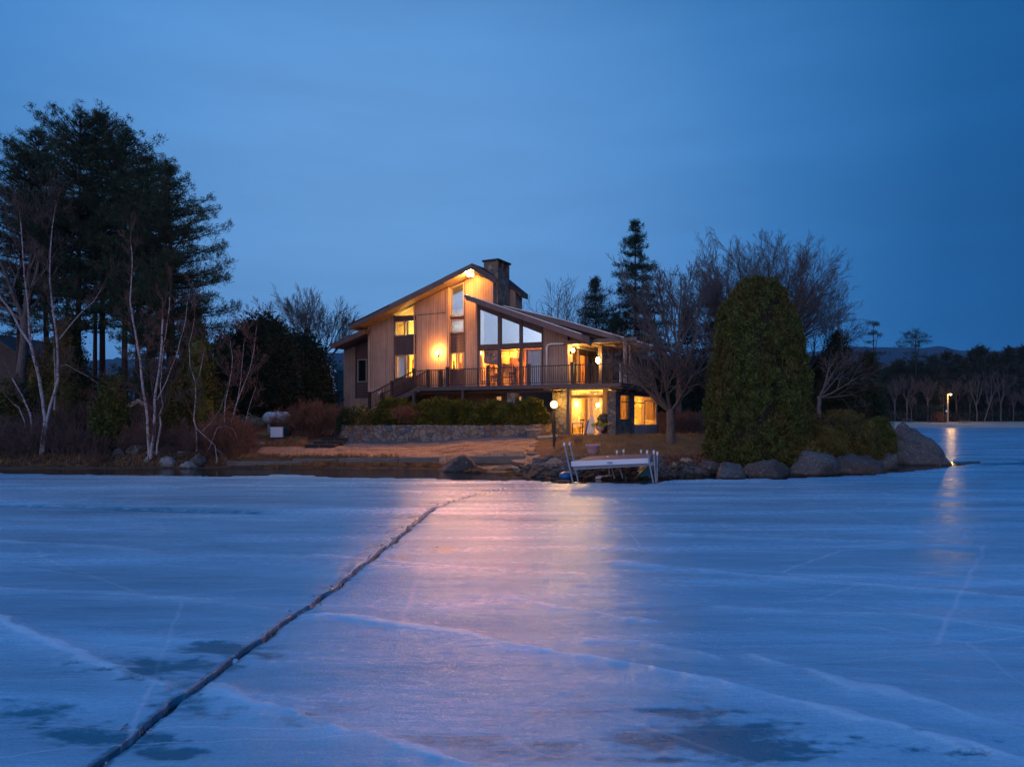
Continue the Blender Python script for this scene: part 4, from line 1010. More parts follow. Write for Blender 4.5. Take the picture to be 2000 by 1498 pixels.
def railing(par, A, Bp, n, sp=.15, post=True, pw=.14, balm='rail', topm='rail', rh=HR):
    """A,B local points at deck level"""
    A = Vector(A); Bp = Vector(Bp); up = Vector((0, 0, 1))
    r = MB().beam(A+up*(rh-.06), Bp+up*(rh-.06), .10, .06).beam(A+up*.12, Bp+up*.12, .05, .05).build('handrail', M[topm], par)
    k = max(1, int((Bp-A).length/sp)); bb = MB()
    for i in range(1, k):
        p = A+(Bp-A)*i/k; bb.beam(p+up*.13, p+up*(rh-.09), .035, .035)
    bb.build('balusters', M[balm], par)
def post(par, p, hh=HR+.06, w_=.19):
    q = MB().box(p[0]-w_/2, p[0]+w_/2, p[1]-w_/2, p[1]+w_/2, p[2], p[2]+hh).build('rail_post', M['rail'], par)
    MB().box(p[0]-w_/2-.03, p[0]+w_/2+.03, p[1]-w_/2-.03, p[1]+w_/2+.03, p[2]+hh+.0, p[2]+hh+.05).build('post_cap', M['rail'], q)
PX = [lx(p, .15) for p in posts_px]
for x in PX: post(deck, (x, .15, ZD))
for a, b in zip(PX[:-1], PX[1:]): railing(deck, (a+.1, .15, ZD), (b-.1, .15, ZD), 0)
railing(deck, (PX[-1]+.1, .15, ZD), (-.1, .15, ZD), 0)
MB().tube([(-.08, .15, ZD), (-.08, .15, ZD+HR)], .035, 8).build('rail_post', M['white'], deck)
bb = MB()
for i in range(1, 26):
    y = .15+i*.32
    if y > YE-.2: break
    zt = ZD+(sb[1][1]+.35-ZD)*(y-.07)/(YE-.07); bb.beam((-.08, y, zt), (-.08, y, zt+1.15), .035, .035)
bb.build('balusters', M['frame'], deck)
MB().beam((-.08, .15, ZD+HR-.03), (-.08, YE-.2, sb[1][1]+.35+1.18), .06, .05).build('handrail', M['frame'], deck)
# porch posts
M['postwood'] = bark('peeled_log', (.52, .36, .30), (.34, .23, .20), 5, (.14, .09, .08))
for p_, v_, m_, r_ in ((1221, 1.5, 'postwood', .12), (1232, 3.6, 'trim', .11)):
    x = lx(p_, v_); MB().tube([(x, v_, ZD), (x, v_, ZD+1.4), (x, v_, zc+.0)], r_, 10).build('porch_post', M[m_], deck)
x = lx(1172, 3.4)
MB().box(x-.13, x+.13, 3.4, 3.66, ZD, zc).build('porch_post', M['trim'], deck)
# ---- stairs down to the left
st = MB(); ns = 11; x0s, z0s = xl, ZD; x1s = lx(733, .8); z1s = lz(733, 800, .8)
stair = None
steps = MB()
for i in range(1, ns):
    f = i/ns; x = x0s+(x1s-x0s)*f; z = z0s+(z1s-z0s)*f; steps.box(x-.05, x+.32, .25, 1.55, z-.05, z)
stair = steps.build('stairs', M['deckwood'], house)
for v_ in (.2, 1.56):
    MB().beam((x0s, v_, z0s-.22), (x1s, v_, z1s-.22), .06, .34).build('stringer', M['deckwood'], stair)
for v_ in (.15, 1.6):
    railing(stair, (x0s-.12, v_, z0s), (x1s+.1, v_, z1s), 0)
    for f in (.5, 1.0): post(stair, (x0s+(x1s-x0s)*f, v_, z0s+(z1s-z0s)*f-.1), HR+.1)
post(deck, (xl+.12, 1.6, ZD), HR+.06, .2); post(deck, (xl+1.1, 1.7, ZD), HR-.05, .22)

# ---- lower floor under the deck
VL = 1.5; xL0 = lx(1079, VL); ZF = 1.5; ZCL = 4.42
MB().box(xL0, lx(1107, VL), VL, VL+.3, ZF-.4, ZCL).build('stone_wall_panel', M['fstone'], house)
MB().box(lx(1080, VL), lx(1099, VL), VL-.06, VL-.01, lz(1090, 767, VL), lz(1090, 762, VL)).build('wall_box', M['blackmetal'], house)
MB().box(lx(1107, VL), lx(1114.5, VL), VL-.1, VL+.25, ZF-.2, ZCL).build('door_post', M['trim'], house)
MB().box(lx(1178, VL), lx(1186, VL), VL-.05, VL+.25, ZF, ZCL).build('door_post', M['soffit'], house)
MB().box(lx(1114.5, VL), lx(1178, VL), VL-.02, VL+.15, lz(1145, 776.5, VL), lz(1145, 772, VL)).build('door_header', M['trim'], house)
window([(1115.5, 771.5), (1177.5, 770), (1177.5, 760.5), (1115.5, 761.5)], VL, 'glass', fw=.03, fm=M['soffit'], name='transom_window')
for a, b in ((1115.5, 1145), (1147, 1176.5)):
    window([(a, 849), (b, 848.5), (b, 778), (a, 778.5)], VL, 'glass', fw=.05, fm=M['soffit'], name='sliding_door')
for a, b in ((1138, 1143), (1148, 1155)):
    cu = MB(); X0, X1 = lx(a, VL), lx(b, VL); n = 8
    for i in range(n): xx = X0+(X1-X0)*i/n; cu.box(xx, xx+(X1-X0)/n*.8, VL+.3+.05*(i % 2), VL+.34+.05*(i % 2), ZF, lz(1145, 778, VL))
    cu.build('curtain', M['curtain'], house)
p0, p1 = lx(1186.5, .5), lx(1203, .5)
MB().box(p0, p1, .5, 1.35, ZF-.3, ZDB-.25).build('stone_pier', M['fstone'], house)
MB().box(p0-.05, p1+.05, .45, 1.4, ZDB-.25, ZDB-.17).build('pier_cap', M['concrete'], house)
MB().box(p0+.25, p1-.15, .6, 1.2, ZDB-.17, ZDB).build('pier_block', M['trim'], house)
MB().box(xL0-.1, 0, .3, VL+.1, ZCL, ZCL+.05).build('porch_ceiling', M['soffit'], house)
MB().box(lx(1113, .3), p1-.2, .12, .3, ZDB-.14, ZDB-.005).build('lit_beam', M['soffit'], house)
# sunroom side
XR = lx(1205, .9)
def sfs(px_, py): return FS(px_, py, XR)
MB().box(XR-.16, XR, .7, sfs(1208, 800)[0], ZF-.3, ZCL).build('corner_post', M['blackmetal'], house)
ya, yb, yc, yd, ye = [sfs(k, 800)[0] for k in (1208.5, 1229, 1238, 1258, 1283)]
MB().box(XR-.3, XR, ya, yb, ZF-.3, sfs(1218, 821)[1]).build('stone_base', M['fstone'], house)
MB().box(XR-.3, XR+.03, yb, yc, ZF-.3, ZCL-.1).build('stone_pier', M['fstone'], house)
MB().box(XR-.3, XR, .7, ye, ZCL-.3, ZCL+.04).build('wall_header', M['trim'], house)
def swin(y0, y1, z0, z1, name, m_, mid=None, parts=(), base=None):
    b = MB(); f_ = .07
    b.box(XR-.1, XR+.03, y0, y0+f_, z0, z1).box(XR-.1, XR+.03, y1-f_, y1, z0, z1).box(XR-.1, XR+.03, y0+f_, y1-f_, z0, z0+f_).box(XR-.1, XR+.03, y0+f_, y1-f_, z1-f_, z1)
    for z in parts: b.box(XR-.1, XR+.02, y0+f_, y1-f_, z-.03, z+.03)
    o = b.build(name, m_, house); MB().box(XR-.05, XR-.03, y0+f_, y1-f_, z0+f_, z1-f_).build('pane', M['glass'], o)
    if base: MB().box(XR-.08, XR+.02, y0, y1, base, z0-.002).build('kick_panel', M['alug'], o)
    return o
M['alug'] = pm('grey_ribbed_panel', groove((.34, .36, .38), (.27, .29, .31), .3, 'x'), .5, .4)
zt = ZCL-.3
swin(ya, yb, sfs(1218, 821)[1], zt, 'sunroom_window', M['trim'], parts=(zt-.5,))
swin(yc, yd, sfs(1248, 831)[1], zt, 'sunroom_window', M['frame'], parts=(zt-.5,), base=ZF-.1)
swin(yd, ye, sfs(1270, 831)[1], zt, 'sunroom_door', M['alu'], parts=(zt-.35,), base=ZF-.1)
for y0, y1 in ((ya+.05, yb-.05), (yd+.08, ye-.1)):
    n = int((y1-y0)/.22); cu = MB()
    for i in range(n):
        y = y0+(y1-y0)*i/n; cu.box(XR-.22-.06*(i % 2), XR-.18-.06*(i % 2), y, y+(y1-y0)/n*(.97 if i % 4 else .6), ZF+.9, zt)
    cu.build('curtain', M['curtain'], house)
MB().box(XR-.16, XR, ye, ye+.3, ZF-.3, ZCL).build('corner_post', M['blackmetal'], house)
M['gstone'] = pm('golden_stone', stone(2.2, [(.52, .40, .24), (.36, .27, .17), (.60, .50, .32), (.44, .30, .17), (.30, .25, .19)], (.34, .28, .2), .03, True), .85, .2, .04)
# ---- interiors (floors, ceilings, partitions)
MB().box(xL0-3, XR-.35, VL+.35, 9.5, ZF-.12, ZF+.02).build('interior_floor', M['woodin'], house)
MB().box(xL0-.05, XR-.0, 9.55, 9.7, ZF, ZCL).build('interior_wall', M['gstone'], house)
MB().box(xL0-.0, xL0+.1, VL+.35, 9.5, ZF, ZCL).build('interior_wall', M['gstone'], house)
MB().box(lx(1148, 4), lx(1168, 4), 4.2, 4.9, ZF, ZCL).build('interior_chimney', M['gstone'], house)
MB().box(xL0+.1, XR-.02, VL+.35, 9.5, ZCL+.002, ZCL+.05).build('interior_ceiling', M['wallin'], house)
MB().box(xW[720]+.2, XS-.2, VW+.32, 8.0, ZD-.1, ZD+.02).build('interior_floor', M['woodin'], house)
zl = lz(973, 676, VW)
MB().box(xW[720]+.2, xD1-.2, VE-.5, VE-.4, ZD+.03, 11).build('interior_wall', M['wallin'], house)
MB().box(xD1-.3, XS-.2, 6.35, 6.48, ZD+.03, zl+.1).build('wood_wall', M['woodin'], house)
MB().box(xW[720]+.2, xW[933]-.2, VW+.4, 5.0, zl-.1, zl).build('upper_floor', M['wallin'], house)
MB().box(lx(926, VW), XS-.2, VW+.25, 6.3, zl+.05, zl+.12).build('interior_ceiling', M['woodin'], house)
for p_ in (872, 925): x = lx(p_, 3); MB().box(x-.05, x+.05, VW+.5, 5.0, ZD+.03, zl-.1).build('partition', M['wallin'], house)
MB().box(xW[876]-.3, xW[876]-.2, VW+.5, 5.0, zl, 9.5).build('partition', M['wallin'], house)
MB().box(lx(937, 3), lx(943, 3), 3.0, 3.5, ZD+.03, zl).build('interior_pillar', M['wallin'], house)
fp = MB().box(lx(946, 4.4), lx(976, 4.4), 4.4, 5.0, ZD+.03, zl).build('fireplace', M['cstone'], house)
MB().box(lx(952, 4.3), lx(968, 4.3), 4.3, 4.42, ZD+.9, ZD+1.0).build('mantel', M['darkwood'], fp)
# inner staircase behind the glass
sa, sb2 = (lx(983, 4.5), lz(983, 686, 4.5)), (lx(1020, 4.5), lz(1020, 724, 4.5))
s_ = MB().beam((sa[0], 4.5, sa[1]), (sb2[0], 4.5, sb2[1]), .1, .4).beam((sa[0]+.3, 4.5, sa[1]+.9), (sb2[0], 4.5, sb2[1]+1.1), .08, .08)
for i in range(8): f = i/8; x = sa[0]+(sb2[0]-sa[0])*f; z = sa[1]+(sb2[1]-sa[1])*f; s_.box(x-.02, x+.03, 4.48, 4.53, z, z+.95)
s_.build('inner_staircase', M['darkwood'], house)

# ---- lamps that belong to the house
def wpt(x, v, z): return (H0[0]+x*cT+v*sT, H0[1]-x*sT+v*cT, z)
LK = 2.4
def plight(name, p, e, c=(1, .55, .16), r=.06, spot=None):
    l = bpy.data.lights.new(name, 'SPOT' if spot else 'POINT'); l.energy = e*LK; l.color = c; l.shadow_soft_size = r
    o = bpy.data.objects.new(name, l); COL.objects.link(o); o.location = p
    if spot: l.spot_size = rad(spot[0]); l.spot_blend = 1.0; o.rotation_euler = Vector(spot[1]).to_track_quat('-Z', 'Y').to_euler()
    return o
WARM = (1, .40, .085)
# floodlight under the peak
fx, fz = FL(920, 537, VW-.7)
fl = MB().box(fx-.05, fx+.05, VW-.5, VW, fz+.1, fz+.2).build('floodlight', M['white'], house)
for s in (-.13, .13):
    MB().tube([(fx+s, VW-.45, fz+.08), (fx+s*1.2, VW-.75, fz-.02)], [.07, .13], 12).build('lamp_head', M['white'], fl)
    MB().sphere((fx+s*1.25, VW-.80, fz-.05), .085).build('bulb', M['lamp'], fl, True)
plight('floodlight_glow', wpt(fx, VW-1.0, fz-.15), 150, WARM, .1)
plight('floodlight_beam', wpt(fx, VW-1.0, fz-.12), 4500, (1, .41, .12), .16, (118, (-.25, -1, -.42)))
plight('floodlight_beam', wpt(fx, VW-1.15, fz-.12), 420, WARM, .12, (150, (-.55, .35, -.9)))
def sconce(x, v, z, normal=(0, -1), name='wall_lamp', e=90, big=.10, c=WARM, m_='lamp'):
    nx, ny = normal
    o = MB().box(x-.07, x+.07, v-.03, v+.03, z-.22, z+.0).build(name, M['blackmetal'], house)
    cx_, cy_ = x+nx*.2, v+ny*.2
    MB().tube([(x, v, z-.18), (cx_, cy_, z-.2), (cx_, cy_, z-.12)], .025, 6).build('bracket', M['blackmetal'], o)
    MB().sphere((cx_, cy_, z+.05), big, sz=1.3).build('lamp_shade', M[m_], o, True)
    plight(name+'_glow', wpt(x+nx*.42, v+ny*.42, z+.08), e, c, .1)
sconce(lx(857, VW-.25), VW-.25, lz(857, 691, VW-.25), e=150)
sconce(XS+.04, VW+.35, lz(1114, 685, VW), (1, 0), e=70)
# porch lantern hanging near its post
px_, pv = lx(1168, 3.0), 3.0; pz = lz(1168, 704, 3.0)
o = MB().tube([(px_, pv, zc), (px_, pv, pz+.3)], .015, 6).build('porch_lantern', M['blackmetal'], house)
MB().lathe((px_, pv, pz-.2), [(.04, 0), (.10, .05), (.125, .2), (.10, .36), (.03, .42)], 14).build('lamp_shade', M['lampy'], o, True)
plight('porch_lantern_glow', wpt(px_, pv-.05, pz-.35), 26, (1, .58, .12), .15)
plight('porch_lantern_top_glow', wpt(px_, pv, pz+.45), 24, (1, .58, .12), .1)
# downspout
ds = [FL(1105, 671, VW-.12), FL(1076, 672, VW-.12), FL(1070, 674, VW-.12), FL(1068, 680, VW-.12), FL(1068, 749, VW-.12)]
MB().tube([(x, VW-.12, z) for x, z in ds], .075, 8).build('downspout', M['white'], house)
# roof underside lamps inside rooms
YEL = (1, .50, .07); ORG = (1, .34, .035)
plight('upper_room_glow', wpt(lx(960, 4), 3.6, zl-.5), 300, ORG, .15)
plight('upper_room_glow', wpt(lx(1010, 4), 4.0, zl-.5), 330, ORG, .15)
plight('bedroom_glow', wpt(lx(800, 4), 4.0, ZD+2.0), 110, (1, .58, .08), .15)
plight('kitchen_glow', wpt(lx(900, 4), 3.8, ZD+2.0), 110, (1, .48, .07), .15)
plight('attic_room_glow', wpt(lx(805, 4), 3.8, zl+1.6), 120, (1, .70, .17), .15)
plight('loft_glow', wpt(lx(900, 4), 3.8, zl+2.2), 60, (1, .80, .45), .15)
plight('side_room_glow', wpt(XS-1.2, 5.3, ZD+2.0), 60, YEL, .15)
plight('sunroom_glow', wpt(XR-1.2, 7.4, ZF+2.1), 260, YEL, .15); plight('sunroom_glow', wpt(XR-1.0, 3.4, ZF+2.1), 160, YEL, .15)
plight('lower_room_glow', wpt(lx(1120, 4), 5.5, ZF+2.0), 130, YEL, .15)
MB().sphere((lx(941, 3.1), 2.9, lz(941, 689, 3.0)), .09).build('ceiling_bulb', M['bulb'], house, True)
for p_, y_ in ((1126, 789), (1168, 791)):
    v_ = VL+1.0; x = lx(p_, v_); z = lz(p_, y_, v_)
    o = MB().tube([(x, v_, ZCL), (x, v_, z+.1)], .012, 6).build('pendant_lamp', M['blackmetal'], house)
    MB().sphere((x, v_, z), .11, sz=1.2).build('lamp_shade', M['lampy'], o, True)
    plight('pendant_glow', wpt(x, v_, z-.25), 30, YEL, .12)
plight('patio_ceiling_glow', wpt(lx(1150, .9), .95, ZCL-.35), 16, YEL, .1)
plight('underdeck_wall_glow', wpt(lx(1092, .8), .75, ZCL-.7), 45, (1, .58, .12), .1)
for p_ in (975, 1014): 
    x = lx(p_, VW); w_ = MB().box(x-.22, x+.22, VW-.02, VW+.01, lz(p_, 783, VW), lz(p_, 774, VW)).build('cellar_window', M['frame'], house)
    MB().box(x-.17, x+.17, VW-.03, VW-.022, lz(p_, 782, VW), lz(p_, 775, VW)).build('pane', lampm('lit_cellar_pane', (1, .4, .08), .5), w_)
MB().tube([(lx(742, .9), 2.0, lz(742, 800, 2.0)), (lx(742, .9), 2.0, lz(742, 790, 2.0))], .05).build('garden_lamp_stem', M['blackmetal'], house)
MB().sphere((lx(742, 1.9), 1.9, lz(744, 768, 1.9)), .15).build('globe_shade', M['white'], house, True)

def inroom(p0, p1, y0, y1, v, name, m_, th=.05):
    a, b = FL(p0, y1, v), FL(p1, y0, v); return MB().box(a[0], b[0], v-th, v, a[1], b[1]).build(name, m_, house)
inroom(805, 809, 703, 726, 4.6, 'picture_frame', M['darkwood']); inroom(806, 810, 632, 640, 4.6, 'wall_vent', M['frame'])
inroom(796.5, 800, 694, 740, 2.7, 'curtain', M['curtain']); inroom(774, 778, 629, 656, 2.7, 'curtain', M['curtain']); inroom(881, 883.5, 692, 722, 2.7, 'curtain', M['curtain']); inroom(903, 906, 690, 721, 2.7, 'curtain', M['curtain'])
inroom(885, 889, 704, 722, 3.6, 'cabinet', M['darkwood']); inroom(898, 902, 708, 722, 3.6, 'cabinet', M['woodin'])
inroom(956, 964, 702, 718, 4.2, 'picture_frame', M['darkwood']); inroom(985, 989, 690, 716, 5.2, 'wall_hanging', M['darkwood']); inroom(1019, 1024, 726, 734, 5.2, 'cabinet', M['darkwood'])
# ---- loose furniture seen through the glass
def chair(loc, rz, label, group, sc=1.0, src=[None]):
    if src[0] is None:
        c = thing('dining_chair', label, 'chair', loc, rz, group)
        MB().box(-.22, .22, -.22, .22, .44, .49).build('seat', M['darkwood'], c)
        b = MB().box(-.22, -.18, .18, .22, .49, 1.05).box(.18, .22, .18, .22, .49, 1.05).box(-.18, .18, .185, .215, .92, 1.03)
        for k in (-.1, 0, .1): b.box(k-.015, k+.015, .19, .21, .49, .92)
        b.build('backrest', M['darkwood'], c)
        for sx in (-.2, .2):
            for sy in (-.2, .2): MB().box(sx-.02, sx+.02, sy-.02, sy+.02, 0, .44).build('leg', M['darkwood'], c)
        src[0] = c; return c
    c = copy_tree(src[0]); c.location = loc; c.rotation_euler = (0, 0, rz); c['label'] = label; c['group'] = group; return c
def table(loc, label, wd, dp, mt=None):
    c = thing('table', label, 'table', loc, -TH)
    MB().box(-wd/2, wd/2, -dp/2, dp/2, .72, .77).build('tabletop', mt or M['darkwood'], c)
    for sx in (-1, 1):
        for sy in (-1, 1): MB().box(sx*(wd/2-.08)-.03, sx*(wd/2-.08)+.03, sy*(dp/2-.08)-.03, sy*(dp/2-.08)+.03, 0, .72).build('leg', M['darkwood'], c)
def wl(px_, v, z): return wpt(lx(px_, v), v, z)
G_ = 'dark dining chairs inside the house'
chair(wl(1003, 3.1, ZD+.02), 2.6, 'dark high-backed chair in the upper room, right of the brown window post', G_)
chair(wl(945, 3.2, ZD+.02), .4, 'dark wooden chair in the upper room behind the left glass pane', G_)
chair(wl(964, 3.4, ZD+.02), -.9, 'dark wooden chair near the fireplace in the upper room', G_)
table(wl(990, 3.9, ZD+.02), 'dark side table in the upper room by the inner staircase', 1.2, .8)
chair(wl(1138, 2.6, ZF-.02), -.3, 'small wooden chair behind the left patio sliding door', G_)
table(wl(1128, 3.0, ZF-.02), 'low dark table behind the left patio sliding door', 1.1, .7)
a_, b_ = FS(1253, 800, XR-1.0)
chair(wpt(XR-.9, (yc+yd)/2+.5, ZF-.02), -TH+1.2, 'dark dining chair seen through the sunroom side window', G_)

# ================================================================ GARDEN, WALLS, SHORE
def tl(o, l, c, g=None): return tag(o, l, c, g)
def on(x, d): X = (x-1000)/F*d; return (X, d, gz(X, d))
def grd(x, y):
    lo = 31.0
    while lo < 70 and HZ+(CH-gz((x-1000)/F*lo, lo))*F/lo > y: lo += .1
    return lo
# stone retaining wall with return and pedestal
def wallseg(a, b, th, zb, zt, n=20, seed=1):
    """stone wall from a to b (world xy), with an uneven top and face"""
    r_ = random.Random(seed); m_ = MB(); a = Vector((*a, 0)); b = Vector((*b, 0)); d = (b-a).normalized(); nrm = Vector((d.y, -d.x, 0))
    fr = []
    for i in range(n+1):
        p = a+(b-a)*i/n; q = p+nrm*r_.uniform(-.02, .05); zt_ = zt+r_.uniform(-.03, .03); k = p-nrm*th
        fr += [(q.x+nrm.x*.08, q.y+nrm.y*.08, zb), (q.x, q.y, zt_), (k.x, k.y, zt_), (k.x, k.y, zb)]
    fs = [(4*i+j, 4*i+4+j, 4*i+4+(j+1) % 4, 4*i+(j+1) % 4) for i in range(n) for j in range(4)]+[(3, 2, 1, 0), (4*n, 4*n+1, 4*n+2, 4*n+3)]
    m_.add(fr, fs); return m_
rw = thing('retaining_wall', 'long fieldstone retaining wall holding the hedge above the sand', 'stone wall', (0, 0, 0))
A_, B_ = W(668, 830, 44.1), W(1046, 829, 43.6)
C_ = W(1077, 828, 45.0)
wallseg(A_[:2], B_[:2], .45, .6, Z(830.5, 43.9), 60, 2).build('wall_face', M['fstone'], rw)
wallseg((B_[0], B_[1]+.1), C_[:2], .4, .8, Z(829, 43.9), 8, 3).build('return_wall', M['cstone'], rw)
wallseg((A_[0]-.3, A_[1]+1.8), (A_[0], A_[1]+.05), .4, .6, Z(832, 44), 6, 3).build('return_wall', M['cstone'], rw)
pd = W(1043, 868, 42.3)
o = MB().box(pd[0]-.42, pd[0]+.42, 42.0, 43.4, .5, Z(841, 42.3)).build('stone_pedestal', M['fstone'], rw)
MB().box(pd[0]-.48, pd[0]+.5, 41.95, 43.45, Z(841, 42.3), Z(838, 42.3)).build('cap_stone', M['tanrock'], o)
# walk and steps
q = [on(1050, 41.8), on(1085, 41.8), on(1118, 43.9), on(1090, 44.2)]
zz = max(p[2] for p in q)
m_ = MB(); V = [(p[0], p[1], zz+.06) for p in q]+[(p[0], p[1], zz-.5) for p in q]
m_.add(V, [(0, 1, 2, 3), (7, 6, 5, 4), (0, 4, 5, 1), (1, 5, 6, 2), (2, 6, 7, 3), (3, 7, 4, 0)])
tl(m_.build('garden_walk', M['concrete']), 'pale concrete walk leading from the patio to the stone steps', 'path')
for i, (x0, x1, yt, yb, d_, lab) in enumerate(((1032, 1079, 870, 878, 39.2, 'upper stone step below the concrete walk'), (1018, 1068, 885, 893, 37.2, 'lower long stone step above the shore slabs'))):
    a = W(x0, yt, d_); b = W(x1, yb, d_); bm_ = MB()
    r_ = random.Random(i); zt_, zb_ = a[2], b[2]-.25
    V = [(a[0], d_, zb_), (b[0], d_-.1, zb_), (b[0]+.1, d_+1.3, zb_), (a[0]+.1, d_+1.3, zb_), (a[0]+.03, d_+.04, zt_), (b[0]-.04, d_, zt_-.03), (b[0], d_+1.3, zt_), (a[0]+.1, d_+1.3, zt_+.02)]
    bm_.add(V, [(0, 1, 5, 4), (1, 2, 6, 5), (2, 3, 7, 6), (3, 0, 4, 7), (4, 5, 6, 7), (3, 2, 1, 0)])
    o = bm_.build('stone_step', M['granite']); tl(o, lab, 'step', 'stone steps')
    bv = o.modifiers.new('b', 'BEVEL'); bv.width = .05; bv.segments = 2
# globe lamp on a post
p = on(1082, grd(1082, 873)); lp_ = thing('globe_lamp_post', 'glowing round globe lamp on a black post beside the steps', 'lamp post', p)
gzp = Z(790, p[1])-p[2]
MB().tube([(0, 0, -.2), (0, 0, gzp-.3)], .075, 10).build('post', M['blackmetal'], lp_)
MB().lathe((0, 0, gzp-.32), [(.06, 0), (.13, .05), (.13, .12)], 12).build('lamp_collar', M['blackmetal'], lp_)
MB().sphere((0, 0, gzp), .205, 20, 12).build('globe', M['globe'], lp_, True)
MB().box(-.03, .12, -.1, -.06, .3, .55).build('outlet_box', M['blackmetal'], lp_)
plight('globe_glow', (p[0], p[1]-.45, p[2]+gzp), 34, (1, .50, .14), .2)
plight('globe_glow_back', (p[0]+.3, p[1]+.45, p[2]+gzp), 50, (1, .50, .14), .2)
# terracotta pot
d_ = grd(1158, 889); p = on(1158, d_); k = d_/F
H_ = 22*k
pt = thing('flower_pot', 'big pale terracotta pot standing empty on the lawn edge', 'pot', (p[0], p[1], p[2]-.03))
MB()._lathe((0, 0, 0), [(7.5*k, -.1), (8*k, 0), (12.4*k, H_*.72), (12.8*k, H_*.74), (13.2*k, H_*.78), (14.5*k, H_*.84), (14.7*k, H_*.96), (14.2*k, H_), (12.8*k, H_), (12.2*k, H_*.85), (9*k, H_*.4)], 26).build('pot_body', M['terra'], pt, True)
MB()._lathe((0, 0, H_*.28), [(9.9*k, 0), (10.3*k, .02), (10.5*k, .05), (10.3*k, .07)], 26).build('relief_band', M['terra'], pt, True)
# urn with plant, folded umbrella, covered grill near the doors
def lw(px_, py, v): x, z = FL(px_, py, v); return wpt(x, v, z)
ub = lw(1172, 849, .4); u_ = thing('planter_urn', 'fluted urn with yellow-green foliage in front of the sliding door', 'urn', ub)
MB()._lathe((0, 0, 0), [(.16, 0), (.16, .06), (.07, .14), (.08, .2), (.22, .28), (.30, .44), (.32, .5), (.28, .5), (.24, .42)], 20).build('urn_bowl', M['terra'], u_, True)
rng = np.random.default_rng(3); c = rng.normal(0, .12, (60, 3))*[1.3, 1.3, .6]+[0, 0, .6]
V, Fc = leaves(c, np.tile([0, 0, 1.], (60, 1)), .2, 6, .03, rng, .3, .6)
newmesh('foliage', V, Fc, leaf('urn_leaves', (.25, .27, .05), (.4, .36, .08)), u_)
fu = thing('folded_umbrella', 'white folded patio umbrellas leaning by the sliding door', 'umbrella', lw(1153, 849, .55), -TH)
for i, (dx, lean, hh, c_) in enumerate(((-.32, .45, .95, (.16, .12, .30)), (-.15, .32, 1.15, (.75, .70, .62)), (.05, .12, 1.25, (.72, .66, .58)), (.2, -.05, 1.1, (.7, .64, .55)))):
    m_ = MB(); n = 14; prof = [(.02, 0), (.13, .08), (.12, .35), (.07, .8), (.02, 1)]
    for j, (r, t) in enumerate(prof):
        for a in range(n):
            rr = r*(1 if a % 2 else .62); an = 6.283*a/n; m_.v.append((dx+rr*math.cos(an)+lean*t*hh*.5, rr*math.sin(an), t*hh))
    for j in range(len(prof)-1):
        for a in range(n): m_.f.append((j*n+a, j*n+(a+1) % n, (j+1)*n+(a+1) % n, (j+1)*n+a))
    m_.build('folded_canopy', mat('umbrella_cloth', c_, .9, .1), fu)
gr = thing('covered_grill', 'dark covered grill standing behind the urn beside the stone pier', 'grill', lw(1180, 849, 1.0), -TH)
m_ = MB(); m_.sphere((0, 0, 1.0), .42, 14, 8, 1.1, .8, .9); m_.build('grill_cover', M['blackmetal'], gr, True)
MB().box(-.3, .3, -.2, .2, .05, .8).build('grill_base', M['blackmetal'], gr)
# patio slab
m_ = MB(); V = []
for x, v in ((xL0-.3, -.1), (XR+.25, -.1), (XR+.25, VL+.34), (xL0-.3, VL+.34)): V.append(wpt(x, v, ZF-.0))
V += [(a, b, c-.5) for a, b, c in V]
m_.add(V, [(0, 1, 2, 3), (7, 6, 5, 4), (0, 4, 5, 1), (1, 5, 6, 2), (2, 6, 7, 3), (3, 7, 4, 0)]); o = m_.build('patio', M['concrete']); o['kind'] = 'structure'

# timbers edging the beach
TB = [(440, 512, 899, 910, 37.3, 'dark low timber at the left end of the beach edging'), (503, 575, 895, 903, 37.5, 'short upper timber near the birch thicket'),
      (573, 663, 895, 909, 37.2, 'weathered edging timber in front of the left half of the sand'), (663, 779, 894, 908, 37.1, 'long weathered timber in front of the middle of the sand'),
      (779, 858, 893, 905, 37.1, 'weathered timber ending behind the big rounded boulder'), (915, 1026, 891, 903, 37.0, 'timber between the rounded boulder and the stone step')]
for i, (x0, x1, yt, yb, d_, lab) in enumerate(TB):
    a = W(x0, yt, d_+(.1 if i % 2 else 0)); b = W(x1-.6, yt-(.6 if i > 2 else 0), d_+(.05 if i % 2 else .1)); hh = (yb-yt)/F*d_+.06
    m_ = MB().beam((a[0], a[1], a[2]-hh/2), (b[0], b[1], b[2]-hh/2), .3, hh); o = m_.build('edging_timber', M['timber']); tl(o, lab, 'timber', 'timbers edging the beach')
    bv = o.modifiers.new('b', 'BEVEL'); bv.width = .03; bv.segments = 2
a, b = W(445, 905, 36.9), W(590, 905, 36.9)
o = MB().beam(a, b, .3, .22).build('edging_timber', M['timber']); tl(o, 'lower timber course beneath the left edging timbers', 'timber', 'timbers edging the beach')

